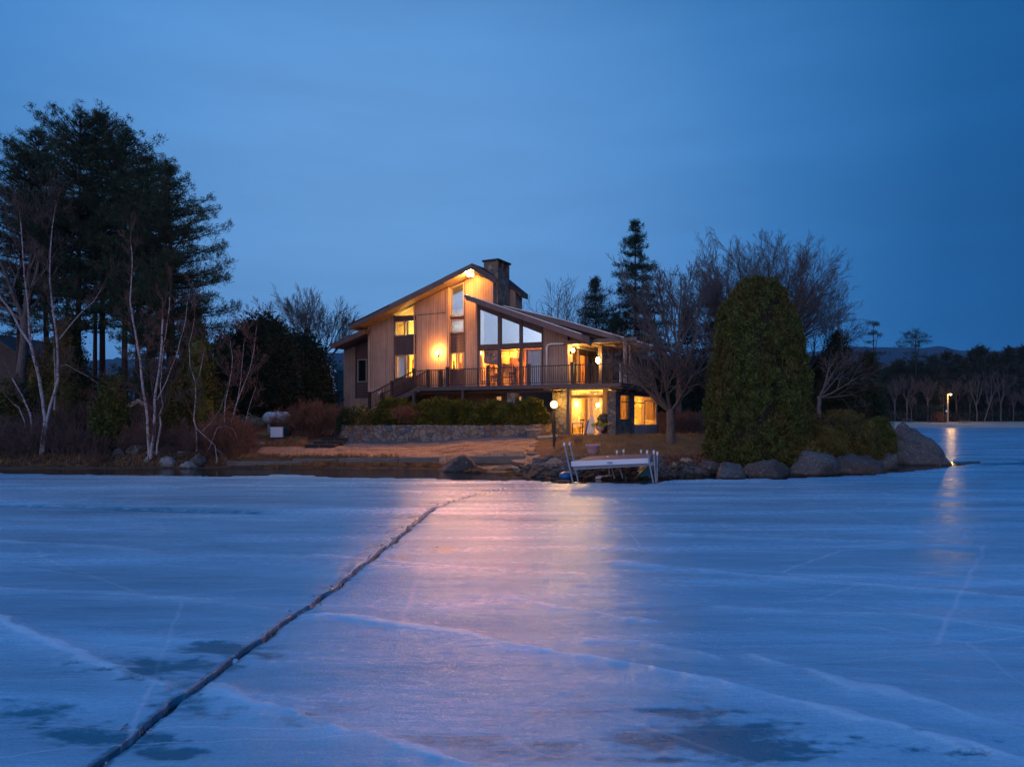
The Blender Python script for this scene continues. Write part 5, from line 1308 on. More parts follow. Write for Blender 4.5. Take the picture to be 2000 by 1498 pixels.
# boulders -----------------------------------------------------------
BL = [ # x, top, bottom, width, material, z base, label
 (256, 871, 890, 36, 'granitel', None, 'flat-topped grey boulder, upper row left of the birches'), (232, 874, 890, 30, 'granite', None, 'dark boulder at the left end of the upper boulder row'),
 (262, 888, 905, 30, 'granite', .1, 'brownish boulder in the lower row left of the birches'), (229, 889, 902, 28, 'granited', .1, 'dim boulder at the left end of the lower row'),
 (287, 891, 911, 34, 'granitel', 0, 'pale rounded boulder right below the birch trunks'), (291, 882, 891, 26, 'tanrock', None, 'small stone under the foot of the birches'),
 (321, 889, 912, 36, 'granitel', 0, 'slanting white-streaked boulder right of the birches'), (356, 880, 899, 32, 'granitel', .25, 'round grey boulder, upper, between birches and thicket'),
 (384, 885, 905, 30, 'granite', .2, 'reddish dark boulder beside the thicket'), (369, 900, 913, 38, 'granitel', 0, 'long low grey boulder at the water below the thicket'),
 (497, 862, 872, 34, 'granitel', None, 'pale garden stone beside the white box'), (470, 865, 874, 26, 'granited', None, 'dim garden stone left of the pale one'),
 (540, 858, 868, 40, 'granited', None, 'dark earthy rock below the white box'), (580, 859, 868, 34, 'granited', None, 'dark rock at the foot of the red-twig shrub'),
 (885, 888, 921, 90, 'granited', -.05, 'big rounded brown boulder standing at the water before the timbers'),
 (1318, 901, 910, 12, 'tanrock', .5, 'small tan stone under the lawn edge left of the big cobbles'), (1342, 893, 911, 28, 'tanrock', .3, 'tan rounded rock, upper, right of the dock'),
 (1343, 907, 927, 28, 'granite', 0, 'squarish pale rock at the water right of the dock'), (1309, 915, 928, 18, 'granited', 0, 'dark small rock at the water beside the dock legs'),
 (1373, 913, 928, 32, 'granited', 0, 'low dark pointed rock at the water, second right of the dock'), (1395, 898, 918, 44, 'granited', .2, 'dark reddish rock under the leaves left of the big arborvitae'),
 (1433, 903, 933, 63, 'granite', 0, 'smooth domed grey boulder left of the arborvitae foot'), (1508, 897, 932, 90, 'granited', 0, 'wide brown boulder under the big arborvitae'),
 (1595, 879, 928, 92, 'granite', 0, 'tall sloping pale boulder right of the arborvitae'), (1638, 903, 925, 14, 'granited', 0, 'small dark rock wedged between two shore boulders'),
 (1684, 886, 926, 96, 'granited', -.02, 'long flat-topped boulder under the junipers'), (1733, 884, 916, 58, 'granite', -.02, 'sloping slab boulder next to the pointed boulder'),
 (1130, 905, 925, 60, 'granited', .0, 'wide dark rock in the shade under the left of the dock'), (1205, 903, 926, 100, 'granited', -.05, 'long dark rock under the middle of the dock'),
 (1262, 903, 922, 50, 'granited', 0, 'dark rock under the right end of the dock'), (1163, 896, 906, 40, 'granite', .4, 'low pale rock behind the dock beneath the pot'),
 (1302, 905, 919, 22, 'granited', .15, 'dark brown rock directly right of the dock end'), (1286, 896, 908, 20, 'granite', .4, 'pale rock just behind the right dock leg'),
 (1050, 893, 912, 26, 'granite', .2, 'grey slanting rock below the lower step'), (1063, 898, 916, 30, 'granited', .1, 'dark angular rock right of the flat tan slab'),
 (1030, 909, 922, 34, 'granited', 0, 'dark low rock at the waterline below the flat tan slab'), (1054, 911, 924, 40, 'granited', 0, 'dark wedge rock at the waterline beside the tilted slab'),
 (1075, 888, 900, 30, 'granite', .45, 'grey rubble rock right of the lower stone step'), (1100, 886, 897, 26, 'granite', .5, 'grey rubble rock left of the dock legs'),
 (983, 911, 920, 40, 'granited', .0, 'thin dark rock left of the flat tan slab'), (1873, 903, 907, 12, 'granite', -.03, 'tiny wet stone at the right foot of the pointed boulder')]
for i, (x, yt, yb, wd, mt_, zb, lab) in enumerate(BL):
    if zb is None:
        lo = 34
        for _ in range(60):
            if HZ+(CH-gz((x-1000)/F*lo, lo))*F/lo <= yb: break
            lo += .25
        d_ = lo; zb = gz((x-1000)/F*d_, d_)-.02
    else: d_ = DZ(yb, zb)
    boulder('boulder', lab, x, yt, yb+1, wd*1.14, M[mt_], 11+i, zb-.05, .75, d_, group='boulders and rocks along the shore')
def tip_boulder():
    out = [(-1, -.25), (-.98, 0), (-.93, .3), (-.85, .6), (-.79, .84), (-.60, .98), (-.46, 1), (-.33, .95), (-.02, .83), (.20, .755), (.42, .68), (.62, .50), (.78, .32), (.90, .12), (1, 0), (1.02, -.25)]
    d_ = DZ(909, -.06); wm = 112/F*d_; hm = 80/F*d_; bm = bmesh.new(); rings = []
    for y, k, top in ((-1.05, .50, .42), (-.85, .82, .66), (-.5, .95, .90), (-.1, 1, 1), (.4, .97, .97), (.9, .84, .8), (1.15, .5, .5)):
        rings.append([bm.verts.new((x*k, y+(.25*z if y < 0 else -.1*z), min(z*top, z))) for x, z in out])
    for a, b in zip(rings[:-1], rings[1:]):
        for i in range(len(out)-1): bm.faces.new((a[i], a[i+1], b[i+1], b[i]))
    bm.faces.new(rings[0][::-1]); bm.faces.new(rings[-1])
    bmesh.ops.triangulate(bm, faces=bm.faces[:]); bmesh.ops.subdivide_edges(bm, edges=bm.edges[:], cuts=5, use_grid_fill=True); bmesh.ops.recalc_face_normals(bm, faces=bm.faces[:])
    bm.normal_update(); nn = [v.normal.copy() for v in bm.verts]
    for v, n in zip(bm.verts, nn):
        q = v.co*1.4+Vector((5, 9, 2)); a = mnoise.fractal(q, .8, 2.1, 5)*.055+(abs(mnoise.noise(Vector((v.co.x*1.2+v.co.z*1.8, v.co.y, v.co.z*1.1-v.co.x))*1.5))-.25)*.10; v.co += n*a
    for v in bm.verts: v.co = (v.co.x*wm/2, v.co.y*wm*.34, v.co.z*hm)
    me = bpy.data.meshes.new('boulder'); bm.to_mesh(me); bm.free(); me.materials.append(M['granite']); me.polygons.foreach_set('use_smooth', [True]*len(me.polygons))
    o = bpy.data.objects.new('boulder', me); COL.objects.link(o); o.location = ((1812-1000)/F*d_, d_+wm*.3, -.06)
    tag(o, 'tall pointed grey boulder standing in the lake at the tip of the shore', 'boulder', 'boulders and rocks along the shore')
import bmesh
tip_boulder()
def slabrock(name, lab, x0, x1, yt, yb, d_, dep, mt_, tilt=0, roll=0, th=.16, seed=1):
    r_ = random.Random(seed); a = W(x0, yb, d_); b = W(x1, yb, d_); wd = b[0]-a[0]; n = 9; pts = []
    for i in range(n):
        an = 6.283*i/n; rr = r_.uniform(.82, 1.1); pts.append((wd/2*math.cos(an)*rr, dep/2*math.sin(an)*rr))
    m_ = MB(); m_.add([(x, y, -th/2+r_.uniform(-.02, .02)) for x, y in pts]+[(x*.97, y*.97, th/2+r_.uniform(-.015, .015)) for x, y in pts], [tuple(range(n))[::-1], tuple(range(n, 2*n))]+[(i, (i+1) % n, n+(i+1) % n, n+i) for i in range(n)])
    o = m_.build(name, M[mt_]); o.location = ((a[0]+b[0])/2, d_+dep*.3, (Z(yt, d_)+Z(yb, d_))/2); o.rotation_euler = (tilt, roll, r_.uniform(-.2, .2))
    bv = o.modifiers.new('b', 'BEVEL'); bv.width = .025; bv.segments = 2
    return tl(o, lab, 'rock', 'flat shore slabs')
slabrock('rock_slab', 'flat tan slab lying level below the timber and step', 996, 1042, 901, 909, 35.0, 1.1, 'tanrock', .12, 0, .22, 3)
slabrock('rock_slab', 'large tan slab tilted up left of the dock float', 1068, 1104, 905, 920, 33.0, 1.3, 'tanrock', .5, -.55, .2, 5)
slabrock('rock_slab', 'thin tan slab awash at the waterline right of the rounded boulder', 945, 1012, 921, 926, 33.0, .8, 'tanrock', .05, 0, .1, 7)
slabrock('rock_slab', 'thin dark slab resting on rubble under the tan slab', 1010, 1040, 911, 916, 33.8, .8, 'granited', .1, .2, .12, 8)
slabrock('rock_slab', 'pale ice-rimmed slab in the water under the dock', 1147, 1206, 927, 936, 30.4, .7, 'white', .03, 0, .12, 9)
slabrock('rock_slab', 'brown slab lapping the ice edge left of the dock leg', 1084, 1118, 939, 942, 29.2, .6, 'tanrock', .02, 0, .06, 10)
st_ = MB().tube([W(1000, 909, 34.2), W(1020, 920, 33.6), W(1032, 924, 33.3)], [.03, .025, .015], 6).build('driftwood', M['birch']); tl(st_, 'thin pale driftwood stick leaning on the shore slabs', 'driftwood')
# cobbles nobody would count
rng = np.random.default_rng(8); parts = []; import bmesh
ico = bmesh.new(); bmesh.ops.create_icosphere(ico, subdivisions=1, radius=1); IV = np.array([tuple(v.co) for v in ico.verts]); IF = np.array([[v.index for v in f.verts] for f in ico.faces]); ico.free()
def cobbles(n, xr_, tr_, sz, name, mt_, zoff=0.0):
    parts = []
    for i in range(n):
        px_ = rng.uniform(*xr_); t_ = rng.uniform(*tr_); ds_ = CH*F/(np.interp(px_, LX, LY)-HZ); d_ = ds_+t_; X = (px_-1000)/F*d_
        s = rng.uniform(*sz); v = IV*(1+rng.normal(0, .13, (len(IV), 1)))*np.array([s, s*rng.uniform(.6, 1), s*rng.uniform(.4, .7)])
        an = rng.uniform(0, 6.28); v = np.stack([v[:, 0]*math.cos(an)-v[:, 1]*math.sin(an), v[:, 0]*math.sin(an)+v[:, 1]*math.cos(an), v[:, 2]], 1)
        parts.append((v+np.array([X, d_, gz(X, d_)+s*.15+zoff]), IF))
    V, Fc = joinVF(parts); o = newmesh(name, V, Fc, mt_); tag(o, 'loose cobbles and rubble along the water', 'rubble', kind='stuff'); return o
cobbles(420, (1040, 1420), (.0, 3.6), (.06, .22), 'cobbles', M['granite'])
cobbles(260, (1085, 1300), (2.4, 4.2), (.05, .16), 'cobbles', M['granite'])
cobbles(260, (900, 1420), (-.3, 1.5), (.08, .26), 'cobbles', M['granited'])
cobbles(200, (0, 440), (.1, 1.4), (.06, .2), 'cobbles', M['granited'])
# dry grass and litter on the banks
def tufts(n, fn, size, name, mt_, lab, aspect=.12, k=7, seed=1, spread=.05):
    rg = np.random.default_rng(seed); P_ = np.array([fn(rg) for _ in range(n)])
    Zv = ground_z(P_[:, 0], P_[:, 1]); c = np.stack([P_[:, 0], P_[:, 1], Zv], 1)
    V, Fc = leaves(c, np.tile([0, 0, 1.2], (n, 1)), size, k, spread, rg, aspect, .9); V[:, 2] = np.maximum(V[:, 2], np.repeat(np.repeat(Zv, k), 4)-.03)
    o = newmesh(name, V, Fc, mt_); return tag(o, lab, 'grass', kind='stuff')
def band_(x0, x1, t0, t1):
    def f(r):
        px_ = r.uniform(x0, x1); d_ = CH*F/(np.interp(px_, LX, LY)-HZ)+r.uniform(t0, t1); return ((px_-1000)/F*d_, d_)
    return f
tufts(2600, band_(400, 1010, .05, 1.0), .16, 'shore_grass', M['reed'], 'rust-brown dead grass between timbers and water', seed=2)
tufts(1500, band_(-60, 440, .05, 1.3), .2, 'shore_grass', M['litter'], 'dead grass and leaves along the left bank', seed=3)
tufts(12000, band_(1085, 1480, 2.6, 13), .10, 'lawn_grass', M['litter'], 'short brown winter lawn blades', seed=4, k=6, spread=.08)
tufts(2500, band_(1300, 1460, 1.4, 3.4), .14, 'bank_leaves', leaf('russet_leaves', (.14, .06, .04), (.22, .10, .06), (.07, .05, .03)), 'russet dead leaves on the bank left of the arborvitae', .5, seed=6)
tufts(2200, band_(500, 1040, 1.6, 7.5), .05, 'beach_litter', M['litter'], 'dead leaves and straw scattered on the sand', .3, k=3, seed=12, spread=.12)
tufts(1500, band_(470, 600, 5.5, 9), .2, 'bed_grass', M['reed'], 'rusty weeds at the foot of the red-twig shrub', seed=7)

# ---- dock
dk_ = thing('boat_dock', 'aluminium roll-in dock section with white front beam and slanted pipe legs', 'dock', W(1190, 905, 29))
dl = dk_.location.copy()
def L_(p): return tuple(Vector(p)-dl)
fa, fb = W(1116, 906, 28.8), W(1268, 899.5, 28.8)
ba, bb_ = W(1150, 894.5, 31.4), W(1274, 889.5, 31.4)
MB().beam(L_(fa), L_(fb), .06, .21).build('front_beam', M['white'], dk_)
MB().beam(L_((fa[0]+.1, 29.0, fa[2]-.2)), L_((fb[0]+.25, 29.0, fb[2]-.14)), .06, .14).build('lower_beam', M['alu'], dk_)
MB().beam(L_(ba), L_(bb_), .05, .12).build('rear_beam', M['white'], dk_)
MB().beam(L_(fa), L_(ba), .05, .14).build('side_beam', M['alu'], dk_); MB().beam(L_(fb), L_(bb_), .05, .14).build('side_beam', M['alu'], dk_)
M['plank'] = noisy('dock_planks', (.22, .13, .125), (.15, .09, .09), 4, .7, .2)
for i in range(12):
    t0, t1 = (i+.05)/12, (i+.95)/12
    P0 = Vector(fa).lerp(Vector(ba), t0); P1 = Vector(fb).lerp(Vector(bb_), t0); P2 = Vector(fb).lerp(Vector(bb_), t1); P3 = Vector(fa).lerp(Vector(ba), t1)
    up = Vector((0, 0, .085)); V = [L_(p+up) for p in (P0, P1, P2, P3)]+[L_(p+up*.6) for p in (P0, P1, P2, P3)]
    MB().add(V, [(0, 1, 2, 3), (7, 6, 5, 4), (0, 4, 5, 1), (1, 5, 6, 2), (2, 6, 7, 3), (3, 7, 4, 0)]).build('deck_plank', M['plank'], dk_)
for (tx, ty, bx, by, d_) in ((1102, 867, 1120, 943, 28.4), (1113, 866, 1130, 939, 29.4), (1264, 882, 1277, 943, 28.5), (1277, 882, 1281, 942, 28.9), (1284, 885, 1283, 941, 29.6), (1205, 882, 1206, 915, 31.2), (1218, 880, 1219, 912, 32.0), (1187, 893, 1190, 922, 30.6), (1252, 881, 1256, 900, 32)):
    t = W(tx, ty, d_); b = W(bx, by, d_); b = (b[0], b[1], b[2]-.1)
    o = MB().tube([L_(t), L_(b)], .032, 8).build('pipe_leg', M['alu'], dk_); MB().tube([L_((t[0]-.005, t[1], t[2]-.08)), L_((t[0], t[1], t[2]+.06))], .045, 8).build('leg_cap', M['white'], o)
MB().box(*[v for pr in zip(L_(W(1186, 905, 28.75)), L_(W(1196, 902, 28.70))) for v in sorted(pr)]).build('maker_plate', M['alu'], dk_)
for px_ in (1194, 1210): MB().tube([L_(W(px_, 912, 29.6)), L_(W(px_+6, 934, 29.6))], .02, 6).build('brace_rod', M['alu'], dk_)
fl_ = W(1106, 935, 29.6); m_ = MB(); m_.sphere((0, 0, 0), .26, 16, 10, 1.15, 1.3, .8)
o = m_.build('float_barrel', mat('blue_plastic', (.02, .10, .24), .4, .4), None, True); o.location = (fl_[0], 30.0, .12); tl(o, 'blue plastic float by the left dock legs', 'float')
o = MB().add([(-.42, 0, 0), (.42, 0, 0), (.42, .7, 0), (-.42, .7, 0), (.25, .1, .55), (.36, .6, .6), (.1, .6, .62), (.18, .1, .5)], [(0, 1, 4, 7), (1, 2, 5, 4), (2, 3, 6, 5), (3, 0, 7, 6), (4, 5, 6, 7), (3, 2, 1, 0)]).build('tarp_bundle', mat('teal_tarp', (.01, .09, .10), .5, .3))
o.location = (W(1257, 920, 30.4)[0], 30.4, -.02); tl(o, 'dark teal tarp bundle under the right end of the dock', 'tarp')

# ---- propane tank, white box, green bin
p = on(541, 46.5); k = 46.5/F
tk = thing('propane_tank', 'grey horizontal propane tank dusted with frost beside the red-twig shrub', 'gas tank', (p[0], p[1], Z(836, 46.5)))
zc_ = (836-816)*k; m_ = MB(); R0 = 11.5*k; Lh = 27*k
prof = [(R0*math.sqrt(max(0, 1-((abs(t)-.62)/.38)**2)) if abs(t) > .62 else R0, t*Lh) for t in np.linspace(-1, 1, 25)]
m_.tube([(t, 0, zc_) for r, t in prof], [max(r, .01) for r, t in prof], 20)
M['tank'] = noisy('frosted_tank_paint', (.30, .36, .38), (.62, .62, .64), 2.6, .6, .3, (1, 1, 2.5))
m_.build('tank_shell', M['tank'], tk, True); MB().tube([(0, 0, zc_+R0*.9), (0, 0, zc_+R0*1.2)], .13, 12).build('valve_dome', M['tank'], tk)
for s in (-.5, .5): MB().box(s*Lh-.08, s*Lh+.08, -.25, .25, -.3, zc_-R0*.75).build('foot', M['alu'], tk)
p = W(540, 851, 44.5); bx_ = thing('white_box', 'plain white box standing in front of the propane tank', 'box', p, .15)
MB().box(-.38, .38, 0, .5, -.1, .52).build('body', M['white'], bx_); MB().box(-.4, .4, -.02, .52, .52, .56).build('lid', M['white'], bx_)
p = W(558, 846, 45.5); o = thing('utility_box', 'dark green utility box right of the white box', 'utility box', p)
gm = mat('green_plastic', (.02, .07, .06), .6, .3); MB().box(-.24, .24, 0, .4, -.1, .58).build('body', gm, o); MB().box(-.27, .27, -.03, .43, .58, .66).build('lid', gm, o)
# lawn steps left of the wall
for i, (x, y, d_) in enumerate(((640, 862, 42.6), (655, 855, 44), (625, 868, 41.5))):
    a = W(x, y, d_); o = MB().box(-.9, .9, 0, .9, -.3, 0).build('stone_step', M['granite']); o.location = a
    tl(o, ('middle low grey step left of the retaining wall', 'upper low grey step left of the retaining wall', 'lowest grey step left of the retaining wall')[i], 'step', 'stone steps')

# ================================================================ TREES AND SHRUBS
def at(x, y, d): return W(x, y, d)
# --- white pine cluster on the left
def pprof(peak, low=.55): return lambda t: (low+(1-low)*t/peak if t < peak else max(0.10, (1-((t-peak)/(1-peak))**2.8)))
PN = [ # x, y top, d, radius px, z_low, label, seed, profile, lobes
 (152, 214, 47, 112, .40, 'tallest white pine, leftmost of the close group, with upswept crown', 1, .55),
 (200, 222, 49, 84, .45, 'white pine with forked dark top, second in the close group', 2, .6),
 (243, 262, 48, 90, .42, 'white pine in the middle of the group', 3, .55),
 (292, 300, 46, 88, .34, 'white pine right of the middle with sloping shoulder', 4, .45),
 (338, 322, 45, 128, .22, 'rightmost white pine with long low boughs reaching right', 5, .30),
 (36, 300, 50, 96, .42, 'white pine at the left edge with feathery leaning boughs', 6, .55),
 (92, 262, 52, 80, .5, 'white pine behind, between the left edge pine and the tallest', 8, .6)]
for x, yt, d_, rp_, zl_, lab, sd, pk in PN:
    b = on(x, d_); H_ = Z(yt, d_)-b[2]; conifer('white_pine', lab, b, H_, rp_/F*d_, M['pine'], sd, zl_-.09, 34, 7, .10, .12, prof=pprof(pk, .62), lpt=21, tsize=.19, gap=.10, trunk_r=.25, group='white pines left of the house', jit=.34, spacing=.38, flat=.26)
for x, yt, d_, lab, sd in ((185, 470, 51, 'thin dark pine trunk with sparse boughs behind the group', 21), (330, 480, 50, 'thin pine trunk below the right white pine', 22), (268, 450, 52, 'slender pine with thin crown behind the middle of the group', 23)):
    b = on(x, d_); H_ = Z(yt-120, d_)-b[2]; conifer('white_pine', lab, b, H_, 2.3, M['pine'], sd, .35, 16, 5, .12, .05, prof=pprof(.6), lpt=7, tsize=.28, trunk_r=.2, group='white pines left of the house', spacing=.45)
# dark mounded evergreens between pines and house
def dome(p=2.2, sq=.06, sd=0):
    def f(t, ph):
        r = (max(0, 1-t**p))**.5
        return max(.03, r*(1+sq*math.sin(3*ph+sd)+.06*math.sin(7*ph+sd*2+t*6)))
    return f
def scaled(f, s): return lambda t, ph: f(t, ph)*s
def shrub(name, lab, cat, x, yt, yb, wpx, d_, mt_, seed, nc=420, lpc=22, size=.15, cl=.16, f=None, z=None, group=None, sx=1, sy=.8, upb=.7, core=.86, aspect=.45):
    X = (x-1000)/F*d_; zb = (Z(yb, d_) if z is None else z); H_ = Z(yt, d_)-zb
    return shell_foliage(name, lab, cat, (X, d_, zb), H_, scaled(f or dome(2.2, .06, seed), wpx/2/F*d_), M[mt_], seed, nc, lpc, size, cl, upb, sx, sy, group=group, core=core, aspect=aspect)
shrub('evergreen_tree', 'tall dark rounded evergreen right of the pines', 'tree', 512, 618, 800, 130, 52, 'darkgreen', 31, 900, 20, .26, .3)
shrub('evergreen_tree', 'broad dark evergreen mound nearest the house', 'tree', 588, 652, 805, 110, 56, 'darkgreen', 32, 800, 20, .26, .3)
shrub('evergreen_tree', 'dark evergreen filling in behind the thin birches', 'tree', 455, 650, 810, 110, 54, 'darkgreen', 33, 700, 18, .26, .3)
# arborvitae columns in the left thicket
def flame(sd=0, pw=.75): return lambda t, ph: max(.04, (min(1, (t+.06)*5)**.5)*(1-max(0, t-.12)**1.5)**pw*(1+.10*math.sin(2*ph+sd)+.07*math.sin(5*ph+t*9+sd)))
for x, yt, yb, wd, d_, mt_, lab, sd in ((218, 740, 884, 66, 39, 'cedar', 'olive-green arborvitae left of the birch clump', 41), (130, 618, 850, 96, 46, 'cedard', 'tall dim arborvitae behind the left birches', 42),
        (388, 662, 865, 74, 42, 'cedar', 'yellow-green arborvitae behind the single thin birch', 43), (352, 742, 868, 56, 41, 'cedard', 'short olive arborvitae right of the birch clump', 44), (425, 745, 860, 50, 44, 'cedard', 'short arborvitae behind the thicket', 47),
        (380, 606, 735, 38, 47, 'cedar', 'narrow olive arborvitae top against the pines', 45), (20, 740, 880, 80, 44, 'cedard', 'dark arborvitae at the left picture edge', 46), (75, 700, 880, 70, 48, 'cedard', 'dim arborvitae beneath the left birches', 48)):
    shrub('arborvitae', lab, 'tree', x, yt, yb, wd, d_, mt_, sd, 560, 22, .16, .16, flame(sd), group='arborvitae in the left thicket', sy=1)
# --- birches drawn along their real trunks
def poly_tree(name, lab, cat, root_px, d_, stems, mt_, seed, tw=None, group=None, dens=1.0, tl_=1.0, rmin=.008, up=.25):
    rg = np.random.default_rng(seed); base = at(*root_px, d_); root = thing(name, lab, cat, base, 0, group); B = np.array(base)
    Tk = []; S = []
    for si, (pts, r0, r1) in enumerate(stems):
        q = []
        dd = rg.normal(0, .5)
        for i, (x, y) in enumerate(pts): q.append(np.array(at(x, y, d_+dd*i/len(pts)))-B)
        if si == 0 or pts[0][1] > root_px[1]-40: q[0] = q[0]*[1, 1, 1]-[0, 0, .25]
        # resample with light wobble
        for i in range(len(q)-1):
            a, b = q[i], q[i+1]; L = np.linalg.norm(b-a); n = max(1, int(L/.5)); pv = a
            for k in range(n):
                f = (i+(k+1)/n)/(len(q)-1); f0 = (i+k/n)/(len(q)-1); nx = a+(b-a)*(k+1)/n+(rg.normal(0, .015, 3) if k < n-1 else 0)
                ra, rb2 = r0+(r1-r0)*f0, r0+(r1-r0)*f; Tk.append((*pv, *nx, ra*.54, rb2*.54))
                if f > .25 and rg.uniform() < .85*dens:
                    dr = (nx-pv)/np.linalg.norm(nx-pv); sd_ = rg.normal(0, 1, 3); sd_[2] = abs(sd_[2])*.3
                    grow(S, nx, dr*.6+sd_*.6, tl_*rg.uniform(.7, 1.7)*(1.2-.5*f), max(rmin, rb2*.28), 0, rg, .55, up, (4, 4, 3), .6, 4, .16, rmin)
                pv = nx
        dr = (q[-1]-q[-2]); dr /= np.linalg.norm(dr); grow(S, q[-1], dr, 1.3*tl_, max(rmin, r1), 0, rg, .5, up, (4, 3, 2), .62, 4, .18, rmin)
    V, Fc = tubes(Tk, 8); newmesh('trunk', V, Fc, M[mt_], root, True)
    V, Fc = tubes(S, 3); newmesh('twigs', V, Fc, M[tw or 'twig'], root); return root
poly_tree('birch_tree', 'large leaning white birch clump at the far left', 'tree', (82, 880), 37.5, [
    ([(80, 880), (88, 818), (80, 762), (71, 716), (60, 673), (40, 644), (24, 612), (0, 580), (-25, 540)], .17, .08), ([(60, 673), (57, 647), (56, 617), (51, 567), (48, 540), (44, 480), (40, 430)], .11, .04),
    ([(85, 872), (91, 828), (104, 775), (113, 743), (113, 700), (110, 655), (103, 607), (99, 567), (97, 530), (100, 470), (106, 420)], .15, .04), ([(115, 663), (139, 633), (160, 609), (184, 588), (200, 560)], .06, .02),
    ([(106, 800), (108, 740), (106, 680)], .08, .05), ([(113, 716), (130, 712), (150, 724), (172, 735), (190, 748)], .035, .015)], 'birch', 51, group='birches on the left bank')
poly_tree('birch_tree', 'two short broken birch stems at the far left', 'tree', (60, 870), 38, [([(67, 862), (59, 807), (43, 772), (23, 738)], .11, .06), ([(57, 868), (48, 823), (37, 796), (28, 790)], .07, .04)], 'birch', 52, group='birches on the left bank', dens=.6)
poly_tree('birch_tree', 'white birch clump with four stems above the boulders', 'tree', (295, 884), 36.8, [
    ([(291, 880), (288, 820), (280, 767), (275, 722), (267, 668), (260, 628), (254, 588), (256, 556), (258, 520), (256, 480)], .13, .035), ([(294, 886), (302, 842), (302, 780), (311, 722), (316, 668), (318, 623)], .14, .07),
    ([(306, 878), (314, 828), (311, 812), (318, 791), (315, 772), (313, 754), (320, 673), (328, 620), (332, 580)], .09, .025), ([(307, 780), (326, 743), (347, 687), (363, 623), (366, 590)], .06, .02), ([(288, 888), (295, 872), (300, 850)], .07, .09)], 'birch', 53, group='birches on the left bank')
poly_tree('birch_tree', 'single thin birch with a high fork beside the arborvitae', 'tree', (385, 872), 37.5, [([(384, 872), (383, 834), (378, 820), (382, 780), (382, 748), (371, 714), (369, 673), (376, 646), (380, 620)], .07, .02), ([(382, 748), (389, 735), (395, 705), (398, 690)], .045, .02)], 'birch', 54, group='birches on the left bank')
poly_tree('birch_tree', 'slender reddish-grey birch sapling clump left of the dark evergreens', 'tree', (452, 850), 38.5, [
    ([(450, 850), (454, 814), (470, 767), (487, 725), (496, 685), (501, 638)], .07, .015), ([(436, 850), (440, 783), (449, 743), (454, 697), (449, 662)], .06, .02), ([(470, 846), (478, 830), (491, 781), (500, 755)], .04, .015), ([(455, 812), (466, 770), (472, 720), (476, 672)], .045, .015)], 'birch', 55, group='birches on the left bank', dens=1.3)
poly_tree('fallen_birch', 'arching and drooping bare sapling over the timber end', 'tree', (425, 905), 37, [([(425, 905), (420, 870), (398, 850), (382, 835), (378, 815)], .05, .03), ([(408, 868), (424, 836), (440, 832), (455, 838), (464, 855)], .035, .012), ([(395, 842), (412, 826), (430, 800), (440, 770)], .03, .012), ([(420, 866), (432, 884), (446, 902)], .02, .01)], 'birch', 56, dens=2.2, up=-.1)
# big bare grey tree rising behind the left birches
bare_tree('bare_tree', 'tall many-branched bare tree at the left edge behind the birches', 45, 800, 46, [((-.55, 0, 1), 6.5, .17), ((-.15, .2, 1), 7.5, .19), ((.25, -.1, 1), 7, .17), ((.6, .2, .9), 5.5, .13), ((-.8, .1, .6), 5, .12)], M['bark'], 61, trunk_h=6.0, trunk_r=.3, spread=.5, up=.22, kids=(6, 5, 4, 3), ratio=.6, rmin=.011)
bare_tree('bare_tree', 'bare grey tree rising left of the arborvitae, under the tallest pine', 118, 800, 50, [((-.4, 0, 1), 5.5, .12), ((.1, .2, 1), 6.5, .13), ((.5, -.1, 1), 5.5, .12)], M['bark'], 62, trunk_h=4.5, trunk_r=.2, spread=.5, up=.2, kids=(5, 5, 4, 2), ratio=.6, rmin=.011)
# brush on the left bank
def brush(name, lab, x0, x1, yt, yb, d_, n, mt_, seed, dep=2.5, kids=(4, 3, 2), rm=.007, cat='brush', kind='stuff', spread=.5, fan=.35, L0=.45):
    rg = np.random.default_rng(seed); S = []
    for i in range(n):
        px_ = rg.uniform(x0, x1); d2_ = d_+rg.uniform(0, dep); X = (px_-1000)/F*d2_; z = gz(X, d2_); top = Z(yt, d2_)-z; e = math.sin(math.pi*np.clip((px_-x0)/(x1-x0), .06, .94))**.5
        grow(S, (X, d2_, z-.05), (rg.normal(0, fan), rg.normal(0, fan), 1), max(.3, top*L0*rg.uniform(.7, 1.3)*e), .012*rg.uniform(.7, 1.6), 0, rg, spread, .15, kids, .66, 4, .3, rm)
    V, Fc = tubes(S, 3); o = newmesh(name, V, Fc, M[mt_]); return tag(o, lab, cat, kind=kind)
brush('undergrowth', 'tangled bare brush under the left birches', -80, 215, 790, 890, 36.6, 260, 'twig', 71)
brush('undergrowth', 'tangled bare brush under the middle birches', 180, 440, 800, 890, 37.2, 200, 'twig', 72)
brush('undergrowth', 'reddish tangle right of the thin birches', 395, 490, 770, 890, 37.3, 170, 'twigred', 73)
brush('undergrowth', 'dim brush deeper in the left thicket', -60, 480, 740, 860, 42.0, 260, 'twig', 74, 5)
